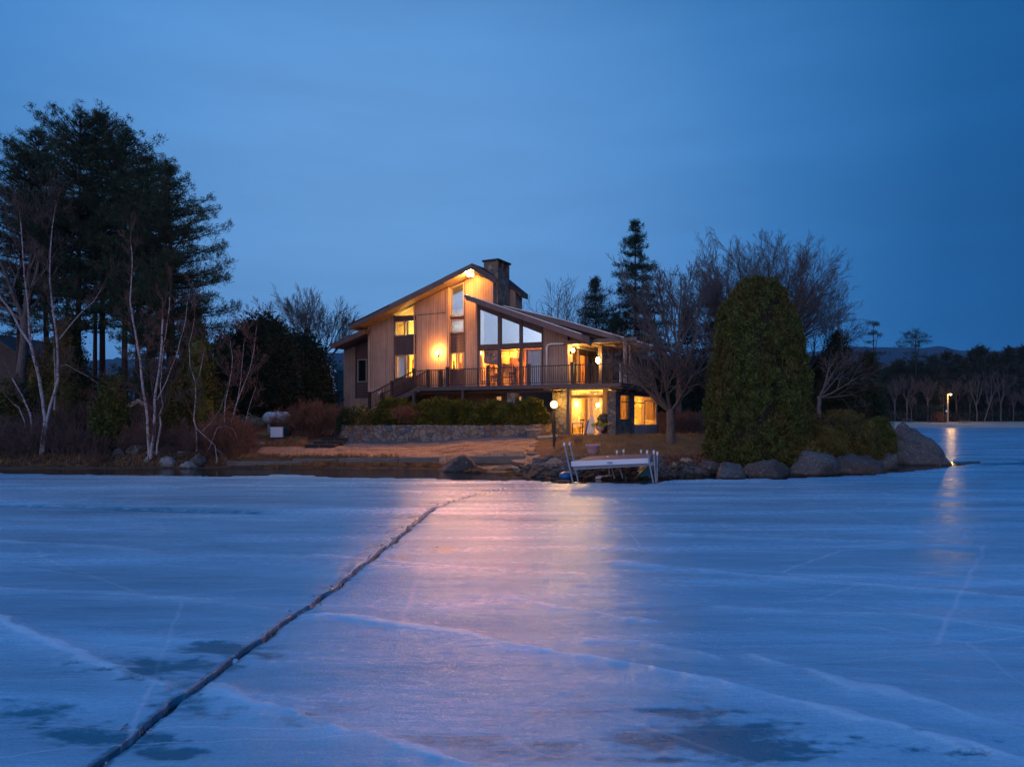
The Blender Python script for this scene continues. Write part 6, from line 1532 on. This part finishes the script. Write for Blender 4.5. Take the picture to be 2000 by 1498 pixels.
# red-twig shrub by the tank
rs = thing('red_twig_shrub', 'dense rust-coloured bare shrub between the gas tank and the house', 'shrub', on(612, 46))
rg = np.random.default_rng(81); S = []
for i in range(210):
    a = rg.uniform(0, 6.28); r = abs(rg.normal(0, .6)); dr = np.array([math.cos(a)*r*1.1+rg.normal(0, .15), math.sin(a)*r*.6, 1.0])
    p = np.array([math.cos(a)*r*.9, math.sin(a)*r*.5, -.1]); grow(S, p, dr, 1.5*rg.uniform(.7, 1.2), .014, 0, rg, .42, .25, (5, 4, 2), .62, 4, .16, .007)
V, Fc = tubes(S, 3); newmesh('branches', V, Fc, M['twigred'], rs)
for x, lab, sd, s_ in ((668, 'small reddish bare shrub left of the retaining wall end', 82, .75), (560, 'low reddish shrub left of the rust-coloured one', 83, .8)):
    rs = thing('red_twig_shrub', lab, 'shrub', on(x, 46.5)); rg = np.random.default_rng(sd); S = []
    for i in range(80):
        a = rg.uniform(0, 6.28); r = abs(rg.normal(0, .5)); grow(S, (math.cos(a)*r*.5, math.sin(a)*r*.4, -.1), (math.cos(a)*r*1.2, math.sin(a)*r*.6, 1), 1.15*s_*rg.uniform(.7, 1.2), .012, 0, rg, .42, .22, (4, 4, 2), .62, 4, .16, .007)
    V, Fc = tubes(S, 3); newmesh('branches', V, Fc, M['twigred'], rs)
# hedge above the wall
def hedge(name, lab, x0, x1, tops, yb, d_, mt_, seed, n, dep=1.3, size=.15, cat='hedge'):
    rg = np.random.default_rng(seed); zb = Z(yb, d_); c0 = W(x0, yb, d_); root = thing(name, lab, cat, c0)
    px_ = rg.uniform(x0, x1, n); u_ = rg.uniform(0, 1, n); e = np.clip(np.minimum(px_-x0, x1-px_)/14, .25, 1)**.5
    top = Z(np.interp(px_, [a for a, b in tops], [b for a, b in tops]), d_)-zb
    top = top*(1+.20*(fbm(px_/14.0, px_*0, 3, seed)-.5)*2+.05*rg.normal(0, 1, n))*e
    face = rg.uniform(0, 1, n) < .62
    Yo = np.where(face, -dep/2*(1-.35*u_**2), rg.uniform(-dep/2, dep/2, n)); Zo = np.where(face, top*u_, top*(.9+.1*np.cos(Yo/dep*3)))
    c = np.stack([(px_-1000)/F*d_-c0[0], Yo+dep/2+rg.normal(0, .07, n), Zo], 1); nr = np.stack([rg.normal(0, .3, n), np.where(face, -1, -.3), np.where(face, .5, 1.)], 1); nr /= np.linalg.norm(nr, axis=1, keepdims=True)
    V, Fc = leaves(c, nr, size, 20, .10, rg, .32, .8)
    m_ = MB(); k = 40
    for i in range(k+1):
        p = x0+(x1-x0)*i/k; t_ = (Z(np.interp(p, [a for a, b in tops], [b for a, b in tops]), d_)-zb)*.8*min(1, max(.2, min(p-x0, x1-p)/14))**.5; X = (p-1000)/F*d_-c0[0]
        m_.v += [(X, dep*.14, -.1), (X, dep*.2, t_), (X, dep*.8, t_), (X, dep*.9, -.1)]
    for i in range(k):
        for j in range(3): m_.f.append((4*i+j, 4*i+4+j, 4*i+5+j, 4*i+1+j))
    Vc, Fk = np.array(m_.v), np.array(m_.f); V, Fc = joinVF([(V, Fc), (Vc, Fk)]); newmesh('foliage', V, Fc, M[mt_], root)
    S = []; 
    for i in range(int((x1-x0)/7)): p = x0+(i+.5)*7; X = (p-1000)/F*d_-c0[0]; S.append((X, dep/2, -.25, X+rg.normal(0, .1), dep/2, .6, .03, .02))
    V, Fc = tubes(S, 5); newmesh('stems', V, Fc, M['barkd'], root); return root
hedge('yew_hedge', 'long golden-green yew hedge running along the top of the stone wall', 728, 1068, [(728, 794), (760, 787), (800, 793), (822, 797), (845, 785), (875, 789), (920, 792), (980, 793), (1010, 792), (1035, 783), (1055, 787), (1068, 794)], 833, 44.7, 'yew', 91, 3600)
shrub('barberry_shrub', 'dark purplish low shrub at the left end of the stone wall', 'shrub', 700, 796, 838, 62, 44.9, 'cedard', 92, 260, 20, .14, .14, z=2.0)
shrub('barberry_shrub', 'small dark shrub overhanging the corner of the stone wall', 'shrub', 676, 800, 845, 30, 44.6, 'darkgreen', 93, 160, 20, .12, .12)
rs = thing('bare_shrub', 'pinkish bare twigs growing out of the hedge', 'shrub', W(795, 826, 44.4)); rg = np.random.default_rng(94); S = []
for i in range(34): grow(S, (rg.normal(0, .25), rg.normal(0, .1)-.1, 0), (rg.normal(0, .35), -.2, 1), .8, .01, 0, rg, .45, .1, (4, 3, 2), .6, 4, .25, .006)
V, Fc = tubes(S, 3); newmesh('branches', V, Fc, M['twigred'], rs)
rs = thing('bare_shrub', 'low bare twigs beside the lawn left of the terracotta pot', 'shrub', on(1130, 38.2)); S = []
for i in range(16): grow(S, (rg.normal(0, .12), rg.normal(0, .1), -.05), (rg.normal(0, .3), 0, 1), .45, .008, 0, rg, .45, .1, (3, 2), .6, 4, .25, .005)
V, Fc = tubes(S, 3); newmesh('branches', V, Fc, M['twig'], rs)
# --- right side
def bigcone(t, ph):
    q = np.interp(t, [0, .04, .15, .35, .55, .7, .82, .91, .97, 1.0], [.92, .98, 1.0, .99, .93, .84, .71, .53, .34, .06])
    return q*(1+.05*math.sin(3*ph+4*t)+.04*math.sin(8*ph+11*t)+.03*math.sin(13*ph-7*t))
lobed_foliage('arborvitae', 'huge egg-shaped arborvitae at the water, right of the lawn', 'tree', W(1478, 908, 34.5), Z(549, 34.5)-Z(908, 34.5), scaled(bigcone, 93/F*34.5), M['cedar'], 101, 900, 170, (.20, .46), .135, .95)
lobed_foliage('juniper_shrub', 'broad golden juniper mound behind the shore boulders', 'shrub', W(1642, 893, 36.3), Z(806, 36.3)-Z(893, 36.3), scaled(dome(2.6, .05, 1), 142/2/F*36.3), M['juniper'], 102, 300, 150, (.16, .36), .10, .8, .5)
lobed_foliage('juniper_shrub', 'juniper spilling down between the arborvitae and the junipers', 'shrub', W(1600, 905, 34.6), Z(838, 34.6)-Z(905, 34.6), scaled(dome(1.6, .06, 2), 96/2/F*34.6), M['juniper'], 103, 300, 150, (.16, .36), .10, .8, .5)
shrub('juniper_shrub', 'low juniper drooping over the tall sloping boulder', 'shrub', 1570, 872, 918, 60, 33.0, 'juniper', 104, 420, 24, .12, .12, dome(2, .06, 3))
lobed_foliage('juniper_shrub', 'dark round juniper next to the pointed boulder', 'shrub', W(1716, 893, 37.0), Z(820, 37.0)-Z(893, 37.0), scaled(dome(2.2, .05, 4), 54/2/F*37.0), M['cedar'], 105, 300, 150, (.16, .36), .10, .8, .5)
# crabapple in front of the house corner
bare_tree('crabapple_tree', 'spreading bare crabapple with a short thick trunk on the lawn', 1310, 873, 39.4, [((-.95, -.1, .70), 3.8, .15), ((-.50, .3, 1), 4.2, .13), ((.10, -.2, 1), 4.3, .13), ((.70, .1, .9), 3.6, .13), ((-.75, .4, .6), 3.9, .11), ((.55, -.5, .7), 3.0, .10), ((-1.1, -.4, .55), 3.6, .11), ((-.2, -.4, 1), 3.8, .10)],
          M['bark'], 111, cat='tree', trunk_h=2.1, trunk_r=.24, spread=.58, up=.20, kids=(6, 5, 4, 3), ratio=.56, rmin=.008, wob=.20, t0=.22, lean=(.0, 0))
b = on(1241, 56); conifer('spruce_tree', 'tall narrow spruce rising above the porch roof', b, Z(431, 56)-b[2], 92/F*56, M['spruce'], 121, .2, 27, 8, .09, -.20, .68, lpt=20, tsize=.20, spacing=.30, jit=.30, flat=.30, gap=.12)
b = on(1167, 62); conifer('spruce_tree', 'shorter dark spruce left of the tall one', b, Z(547, 62)-b[2], 84/F*62, M['spruce'], 122, .2, 22, 8, .12, -.12, .8, lpt=10, tsize=.28, spacing=.4, flat=.4)
b = on(1205, 66); conifer('spruce_tree', 'low dark spruce filling behind the porch roof', b, Z(610, 66)-b[2], 60/F*66, M['spruce'], 123, .2, 18, 8, .14, -.1, .8, lpt=10, tsize=.32, spacing=.5, flat=.45)
b = on(1400, 62); conifer('spruce_tree', 'dark spruce left of the huge arborvitae', b, Z(545, 62)-b[2], 60/F*62, M['spruce'], 124, .1, 26, 8, .14, -.1, .8, lpt=10, tsize=.32, spacing=.45, flat=.45)
b = on(1345, 64); conifer('spruce_tree', 'dark spruce behind the crabapple', b, Z(600, 64)-b[2], 62/F*64, M['spruce'], 125, .05, 22, 8, .14, -.1, .7, lpt=10, tsize=.32, spacing=.45, flat=.45)
b = on(1290, 60); conifer('spruce_tree', 'dark spruce behind the sunroom corner', b, Z(690, 60)-b[2], 62/F*60, M['spruce'], 126, .03, 16, 8, .14, -.1, .7, lpt=10, tsize=.32, spacing=.45, flat=.45)
def fan(n, L, r, w_=.8, sd=0):
    rg = np.random.default_rng(sd); return [((w_*(-1+2*(i+.5)/n)+rg.normal(0, .08), rg.normal(0, .3), 1-.35*abs(-1+2*(i+.5)/n)), L*rg.uniform(.85, 1.1)*(1-.12*abs(-1+2*(i+.5)/n)), r) for i in range(n)]
bare_tree('bare_tree', 'big fan-shaped bare tree behind the huge arborvitae', 1490, 800, 58, fan(17, 9.6, .10, 1.0, 5), M['barkd'], 131, trunk_h=3.4, trunk_r=.3, spread=.42, up=.08, kids=(13, 8, 5, 3), ratio=.46, wob=.11, twig_mat=M['bark'],  rmin=.007)
bare_tree('bare_tree', 'upright bare tree between the tall spruce and the arborvitae', 1325, 800, 52, fan(7, 7.2, .11, .55, 2), M['bark'], 132, trunk_h=2.6, trunk_r=.2, spread=.38, up=.3, kids=(8, 6, 4, 2), ratio=.50, rmin=.011)
bare_tree('bare_tree', 'small bare tree above the porch roof, left of the spruces', 1098, 790, 70, fan(6, 6.8, .10, .8, 3), M['bark'], 133, trunk_h=4.0, trunk_r=.2, spread=.5, up=.25, kids=(5, 4, 3), ratio=.58, rmin=.013)
bare_tree('bare_tree', 'slim bare tree between the small one and the spruces', 1138, 790, 74, fan(5, 6.4, .09, .5, 4), M['bark'], 134, trunk_h=4.2, trunk_r=.18, spread=.45, up=.3, kids=(5, 4, 3), ratio=.58, rmin=.013)
bare_tree('bare_tree', 'bare tree with low drooping boughs right of the arborvitae', 1600, 815, 47, [((.9, -.2, .35), 3.2, .07), ((.8, .1, .6), 3.6, .07), ((1.0, 0, .15), 3.0, .06), ((.3, -.4, .8), 3.0, .07), ((.6, -.3, 1), 3.4, .07)], M['bark'], 135, trunk_h=1.4, trunk_r=.14, spread=.5, up=.02, kids=(5, 5, 3), ratio=.6, rmin=.009)
bare_tree('bare_tree', 'wide low bare tree above the junipers, against the dark trees', 1560, 800, 64, fan(8, 7.6, .12, 1.2, 6), M['barkd'], 136, trunk_h=2.5, trunk_r=.25, spread=.5, up=.15, kids=(6, 5, 4, 2), ratio=.58, rmin=.012)
bare_tree('bare_tree', 'dome-shaped dense bare tree left of the house gable', 612, 770, 84, fan(11, 6.8, .12, 1.2, 7), M['bark'], 137, trunk_h=3.2, trunk_r=.3, spread=.40, up=.24, kids=(7, 6, 4, 2), ratio=.58, rmin=.014)
for x, yt, wd, d_, lab, sd in ((1640, 655, 120, 62, 'dark evergreen right of the fan-shaped bare tree', 141), (1690, 690, 90, 60, 'dark evergreen at the right end of the headland', 142), (1600, 700, 110, 66, 'dark evergreen behind the golden junipers', 143), (1706, 755, 60, 56, 'low dark evergreen at the tip of the headland', 144)):
    b = on(x, d_); conifer('evergreen_tree', lab, b, Z(yt, d_)-b[2], wd/2/F*d_, M['darkgreen'], sd, .02, 20, 8, .2, .0, .6, lpt=12, tsize=.34, spacing=.42, flat=.55, jit=.3, group='dark evergreens at the headland tip')
for x, lab, sd in ((1350, 'bare dark hedge at the back of the lawn', 151),):
    brush('bare_hedge', lab, 1290, 1400, 800, 850, 46.5, 240, 'twig', sd, 1.5, (3, 3), .008, 'hedge', None, .35, .1, .6)
m_ = MB(); 
for i in range(34): X = W(1285+i*3.6, 800, 49)[0]; m_.box(X, X+.11, 49+.03*(i % 2), 49.04+.03*(i % 2), 1.4, Z(806, 49)+.05*(i % 3))
o = m_.build('board_fence', M['darkwood']); tl(o, 'dark board fence at the back of the lawn behind the crabapple', 'fence')
# neighbours
def gable_house(name, lab, x0, x1, d_, z0, ze, zr, dep, wallm, roofm, trimm, chim=None, wins=()):
    X0, X1 = W(x0, 0, d_)[0], W(x1, 0, d_)[0]; r = thing(name, lab, 'house', (X0, d_, z0)); w_ = X1-X0; e, p = ze-z0, zr-z0
    MB().prism([(0, -1), (w_, -1), (w_, e), (w_/2, p), (0, e)], 0, dep).build('wall', wallm, r)
    rf_ = MB().prism([(-.3, e-.25), (w_/2, p), (w_+.3, e-.25), (w_+.3, e-.05), (w_/2, p+.22), (-.3, e-.05)], -.35, dep+.3).build('roof', roofm, r)
    MB().prism([(-.32, e-.3), (w_/2, p-.04), (w_+.32, e-.3), (w_+.32, e-.0), (w_/2, p+.26), (-.32, e-.0)], -.42, -.36).build('rake_trim', trimm, rf_)
    if chim: MB().box(w_*chim-.35, w_*chim+.35, 2, 2.7, e, p+1.3).build('chimney', M['cstone'], rf_)
    for (a, b, c, dd) in wins:
        f = MB().box(a*w_-.05, b*w_+.05, -.06, .02, c-.05, dd+.05).build('window', trimm, r); MB().box(a*w_, b*w_, -.08, -.06, c, dd).build('pane', M['dark_glass'], f)
dg = noisy('green_clapboard', (.045, .07, .07), (.035, .055, .055), 2, .8, .2)
r = thing('neighbour_house', 'dark green house with white barn-roof trim peeking past the evergreens', 'house', (W(600, 0, 72)[0], 72, 2.2)); k = 72/F
zz_ = lambda y: Z(y, 72)-2.2; xx_ = lambda x: (x-600)*k
pr = [(xx_(560), -1), (xx_(652), -1), (xx_(652), zz_(762)), (xx_(645), zz_(718)), (xx_(606), zz_(686)), (xx_(566), zz_(718)), (xx_(560), zz_(762))]
MB().prism(pr, 0, 8).build('wall', dg, r)
MB().prism([(xx_(658), zz_(760)), (xx_(658), zz_(765)), (xx_(653), zz_(765)), (xx_(645.5), zz_(719)), (xx_(606), zz_(687)), (xx_(606), zz_(682)), (xx_(657), zz_(724)), (xx_(657), zz_(728)), (xx_(648.5), zz_(720))], -.3, 0).build('rake_trim', M['white'], r)
MB().box(xx_(652), xx_(654.5), -.1, .1, 0, zz_(762)).build('corner_board', M['white'], r)
MB().box(xx_(639), xx_(641), -.1, .05, zz_(745), zz_(725)).build('window', M['white'], r)
gb = noisy('brown_shingle_wall', (.09, .07, .065), (.06, .05, .048), 2, .9, .1)
gable_house('neighbour_house', 'dark shingled house with brick chimney at the far left behind the thicket', -70, 34, 66, 2.2, Z(690, 66), Z(655, 66), 9, gb, M['roof'], gb, .82)
wr = thing('white_railing', 'white porch railing showing through the thicket at the left edge', 'railing', W(0, 795, 50))
m_ = MB().box(-1.5, .4, 0, .05, .62, .70).box(-1.5, .4, 0, .05, .0, .07)
for i in range(13): m_.box(-1.5+i*.15, -1.44+i*.15, 0, .04, .07, .62)
m_.build('balusters', M['white'], wr)
sh_ = mat('shed_wall', (.17, .10, .085), .9, .1)
gable_house('garden_shed', 'small reddish shed half hidden behind the birch clump', 250, 302, 47, 1.5, Z(800, 47), Z(786, 47), 3, sh_, M['roof'], M['frame'], None, ((.55, .75, .5, 1.3),))
# ================================================================ FAR SHORE
rng = np.random.default_rng(200)
def farz(X, Y): return float(np.interp(Y-150, [-5, 0, 3, 15, 30, 1200], [-.5, 0, .35, 1.0, 1.5, 12]))
FT = []
protos = []
for i in range(5):
    H_ = (16, 18, 15, 17, 14)[i]
    protos.append(conifer('far_pine', 'x', (0, 0, 0), H_, (3.4, 3.2, 3.8, 3.0, 3.6)[i], M['farleaf'], 210+i, .18, 15, 6, .30, .02, prof=pprof(.35, .6), lpt=9, tsize=.85, spacing=.9, flat=.5, trunk_r=.22, jit=.35))
bprotos = []
for i in range(3):
    bprotos.append(bare_tree('far_bare_tree', 'x', 1000, 800, 100, fan(7, 3.2, .05, .45, 20+i), M['bark'], 220+i, z0=0, trunk_h=3.5, trunk_r=.11, spread=.4, up=.25, kids=(4, 4, 3), ratio=.62, rmin=.018))
def put(protos_, first, used, X, Y, s, lab, grp):
    k = len(used) % len(protos_); src = protos_[k]
    o = src if len(used) < len(protos_) else copy_tree(src); used.append(o)
    o.location = (X, Y, farz(X, Y)-.3); o.scale = (s, s, s*1.0); o.rotation_euler = (0, 0, (len(used)*2.4) % 6.28); o['label'] = lab; o['group'] = grp
rows_ = [(176, 1748, 2060, 17), (186, 1720, 2100, 16), (198, 1700, 2140, 16)]
used = []; 
for d_, x0, x1, st_ in rows_:
    x = x0
    while x < x1:
        px_ = x+rng.uniform(-5, 5); dd = d_+rng.uniform(-5, 5); top = np.interp(px_, [1700, 1750, 1820, 1860, 1900, 1960, 2010, 2100], [700, 716, 710, 700, 694, 688, 680, 672])+rng.uniform(-4, 20)
        X = (px_-1000)/F*dd; s = (Z(top, dd)-farz(X, dd))/16.0
        put(protos, 0, used, X, dd, s, 'dark pine in the wood along the far shore', 'pines in the wood across the lake'); x += st_
ub_ = []
for px_ in (1748, 1771, 1780, 1812, 1842, 1868, 1894, 1938, 1971, 1979, 2004):
    dd = 171+rng.uniform(-2, 2); X = (px_-1000)/F*dd; put(bprotos, 0, ub_, X, dd, rng.uniform(.8, 1.5), 'bare grey tree at the edge of the far wood', 'bare trees at the edge of the far wood')
# behind the headland the wood goes on as one mass
N = 3000; X = rng.uniform(-260, 330, N); Y = rng.uniform(205, 260, N); zt_ = rng.uniform(4, 15, N)*(1+.15*np.sin(X*.07))
c = np.stack([X, Y, zt_+1], 1); V, Fc = leaves(c, np.tile([0, 0, .4], (N, 1)), 2.2, 8, 1.0, rng, .6, .5)
trk = [(x, y, 0, x, y, 12, .25, .12) for x, y in zip(rng.uniform(-260, 330, 300), rng.uniform(203, 240, 300))]
V2_, F2_ = tubes(trk, 4); V, Fc = joinVF([(V, Fc), (V2_, F2_)])
tag(newmesh('distant_wood', V, Fc, M['farleaf']), 'continuous dark wood far across the lake', 'wood', kind='stuff')
N = 1400; X = rng.uniform(80, 150, N); Y = rng.uniform(170, 176, N); c = np.stack([X, Y, rng.uniform(1, 3.0, N)], 1)
V, Fc = leaves(c, np.tile([0, 0, .8], (N, 1)), .7, 8, .5, rng, .25, .6); tag(newmesh('distant_underbrush', V, Fc, M['farleaf']), 'low brush at the foot of the far wood', 'brush', kind='stuff')
# two tall pines standing above the wood
def lonepine(lab, x, ytop, d_, seed, pads):
    X = (x-1000)/F*d_; zb = farz(X, d_); root = thing('lone_pine', lab, 'tree', (X, d_, zb)); H_ = Z(ytop, d_)-zb; rg = np.random.default_rng(seed)
    T = [(0, 0, -.5, .1, 0, H_*.5, .28, .2), (.1, 0, H_*.5, .0, 0, H_*.98, .2, .05), (.1, 0, H_*.62, 1.3, .2, H_*.9, .12, .05)]; V, Fc = tubes(T, 6); newmesh('trunk', V, Fc, M['barkd'], root)
    C = []; S = []
    for (dx, y, w_) in pads:
        z = Z(y, d_)-zb; xx = dx/F*d_; ww = w_/F*d_; S.append((0, 0, z-.8, xx, 0, z, .07, .03)); n = int(11*w_/6)
        C.append(np.stack([xx+rg.normal(0, ww*.42, n), rg.normal(0, ww*.4, n), z+rg.normal(0, .13, n)], 1))
    C = np.concatenate(C); V, Fc = leaves(C, np.tile([0, 0, .5], (len(C), 1)), .42, 9, .22, rg, .2, .6); newmesh('foliage', V, Fc, M['darkgreen'], root)
    V, Fc = tubes(S, 4); newmesh('branches', V, Fc, M['barkd'], root)
lonepine('tall thin flat-topped pine standing above the far wood, left of the pair', 1706, 629, 150+24, 231, [(-4, 631, 14), (6, 634, 10), (-8, 652, 16), (2, 648, 8), (12, 655, 8), (-6, 668, 12), (10, 690, 20), (-8, 700, 18), (4, 712, 26), (-4, 730, 30), (8, 750, 34)])
lonepine('tall layered pine standing above the far wood, right of the pair', 1788, 644, 150+22, 232, [(2, 646, 8), (4, 653, 14), (-16, 652, 14), (-8, 660, 22), (14, 658, 14), (-14, 668, 26), (12, 668, 22), (-26, 677, 14), (2, 676, 14), (-6, 690, 16), (10, 697, 30), (-12, 706, 40), (6, 718, 44), (-4, 736, 50), (6, 755, 50), (-4, 775, 46), (4, 795, 40)])
lonepine('low leaning pine lit by the far lamp', 1818, 792, 165, 233, [(-16, 797, 26), (4, 795, 22), (14, 799, 20), (-10, 806, 24), (-22, 812, 16)])
M['paleb'] = bark('pale_grey_bark', (.15, .13, .12), (.09, .08, .075))
for x, lab, sd in ((1909, 'pale birch-like tree with a high fork in front of the far wood', 1), (1922, 'second pale leaning tree in front of the far wood', 2), (1955, 'pale thin tree right of the two forked ones', 3)):
    bare_tree('pale_tree', lab, x, 823, 167, fan(3, 6.5, .09, .32, 30+sd), M['paleb'], 240+sd, z0=1.0, trunk_h=4.0, trunk_r=.13, spread=.42, up=.3, kids=(5, 4, 2), ratio=.5, rmin=.018, lean=((-.3, 1.2, 0)[sd-1], 0))
X = (1833-1000)/F*166; shell_foliage('round_bush', 'round rusty bush left of the far lamp pole', 'shrub', (X, 166, 1.0), 2.3, scaled(dome(2.2, .05, 1), 1.35), M['twigred'], 251, 160, 16, .35, .2)
# lamp pole
d_ = 164; X = (1851-1000)/F*d_; pl = thing('light_pole', 'tall wooden pole with a lit lamp on the far beach', 'street lamp', (X, d_, 1.0)); Hp = Z(770, d_)-1.0
MB().tube([(0, 0, -.3), (0, 0, Hp+.1)], [.2, .15], 10).build('pole', noisy('lit_wood_pole', (.42, .34, .26), (.30, .24, .19), 2, .9, .1), pl)
MB().tube([(0, 0, Hp-.1), (0, -.5, Hp+.05), (0, -.9, Hp)], .05, 6).build('lamp_arm', M['alu'], pl)
MB().sphere((0, -1.0, Hp-.08), .26, 12, 8, 1.3, 1, .6).build('lamp_head', lampm('lit_street_lamp', (1, .72, .2), 14), pl, True)
MB().box(-.5, -.2, -.2, .1, Hp*.36, Hp*.36+.5).build('meter_box', M['white'], pl)
tw_ = MB().tube([(-.1, 0, Hp-.85), (-8, -.5, Hp-1.3)], .012, 5).build('power_line', M['blackmetal'], pl)
plight('street_lamp_glow', (X, d_-1.3, Hp+.55), 260, (1, .55, .12), .25)
def picnic(x, lab, d2_, rz):
    X = (x-1000)/F*d2_; t = thing('picnic_table', lab, 'picnic table', (X, d2_, farz(X, d2_)-.02), rz, 'picnic tables on the far beach')
    MB().box(-1.15, 1.15, -.4, .4, .72, .78).build('tabletop', M['timber'], t)
    for s in (-.8, .8): MB().box(-1.15, 1.15, s-.14, s+.14, .42, .47).build('bench', M['timber'], t)
    for s in (-.85, .85): MB().beam((s, -.65, 0), (s, -.22, .72), .08, .1).beam((s, .65, 0), (s, .22, .72), .08, .1).beam((s, -.85, .38), (s, .85, .38), .06, .09).build('trestle', M['timber'], t)
picnic(1884, 'wooden picnic table right of the lit pole on the far beach', 163, .1)
picnic(1772, 'dim picnic table at the left end of the far beach', 166, -.2)
# two tiny lights seen through the trees
for x, y, d_, lab in ((1555, 806, 44, 'tiny yellow path light shining through the arborvitae edge'), (646, 780, 70, 'tiny pale yard light left of the house wall')):
    o = thing('yard_light', lab, 'lamp', at(x, y, d_)); MB().sphere((0, 0, 0), .07, 8, 6).build('bulb', M['bulb'], o, True); MB().tube([(0, 0, -.9), (0, 0, -.05)], .02, 6).build('stake', M['blackmetal'], o)

# ---- evening air
hz = MB().box(-6500, 6500, -1700, 4600, -2.2, 330).build('haze', mat('x')); hm = bpy.data.materials.new('evening_haze'); hm.use_nodes = True; t = NT(hm.node_tree); t.n.clear()
v = t.node('ShaderNodeVolumePrincipled', Color=(.35, .68, 1.0), Density=.00010); t.node('ShaderNodeOutputMaterial', Volume=v.outputs[0]); hz.data.materials[0] = hm; hz['kind'] = 'stuff'
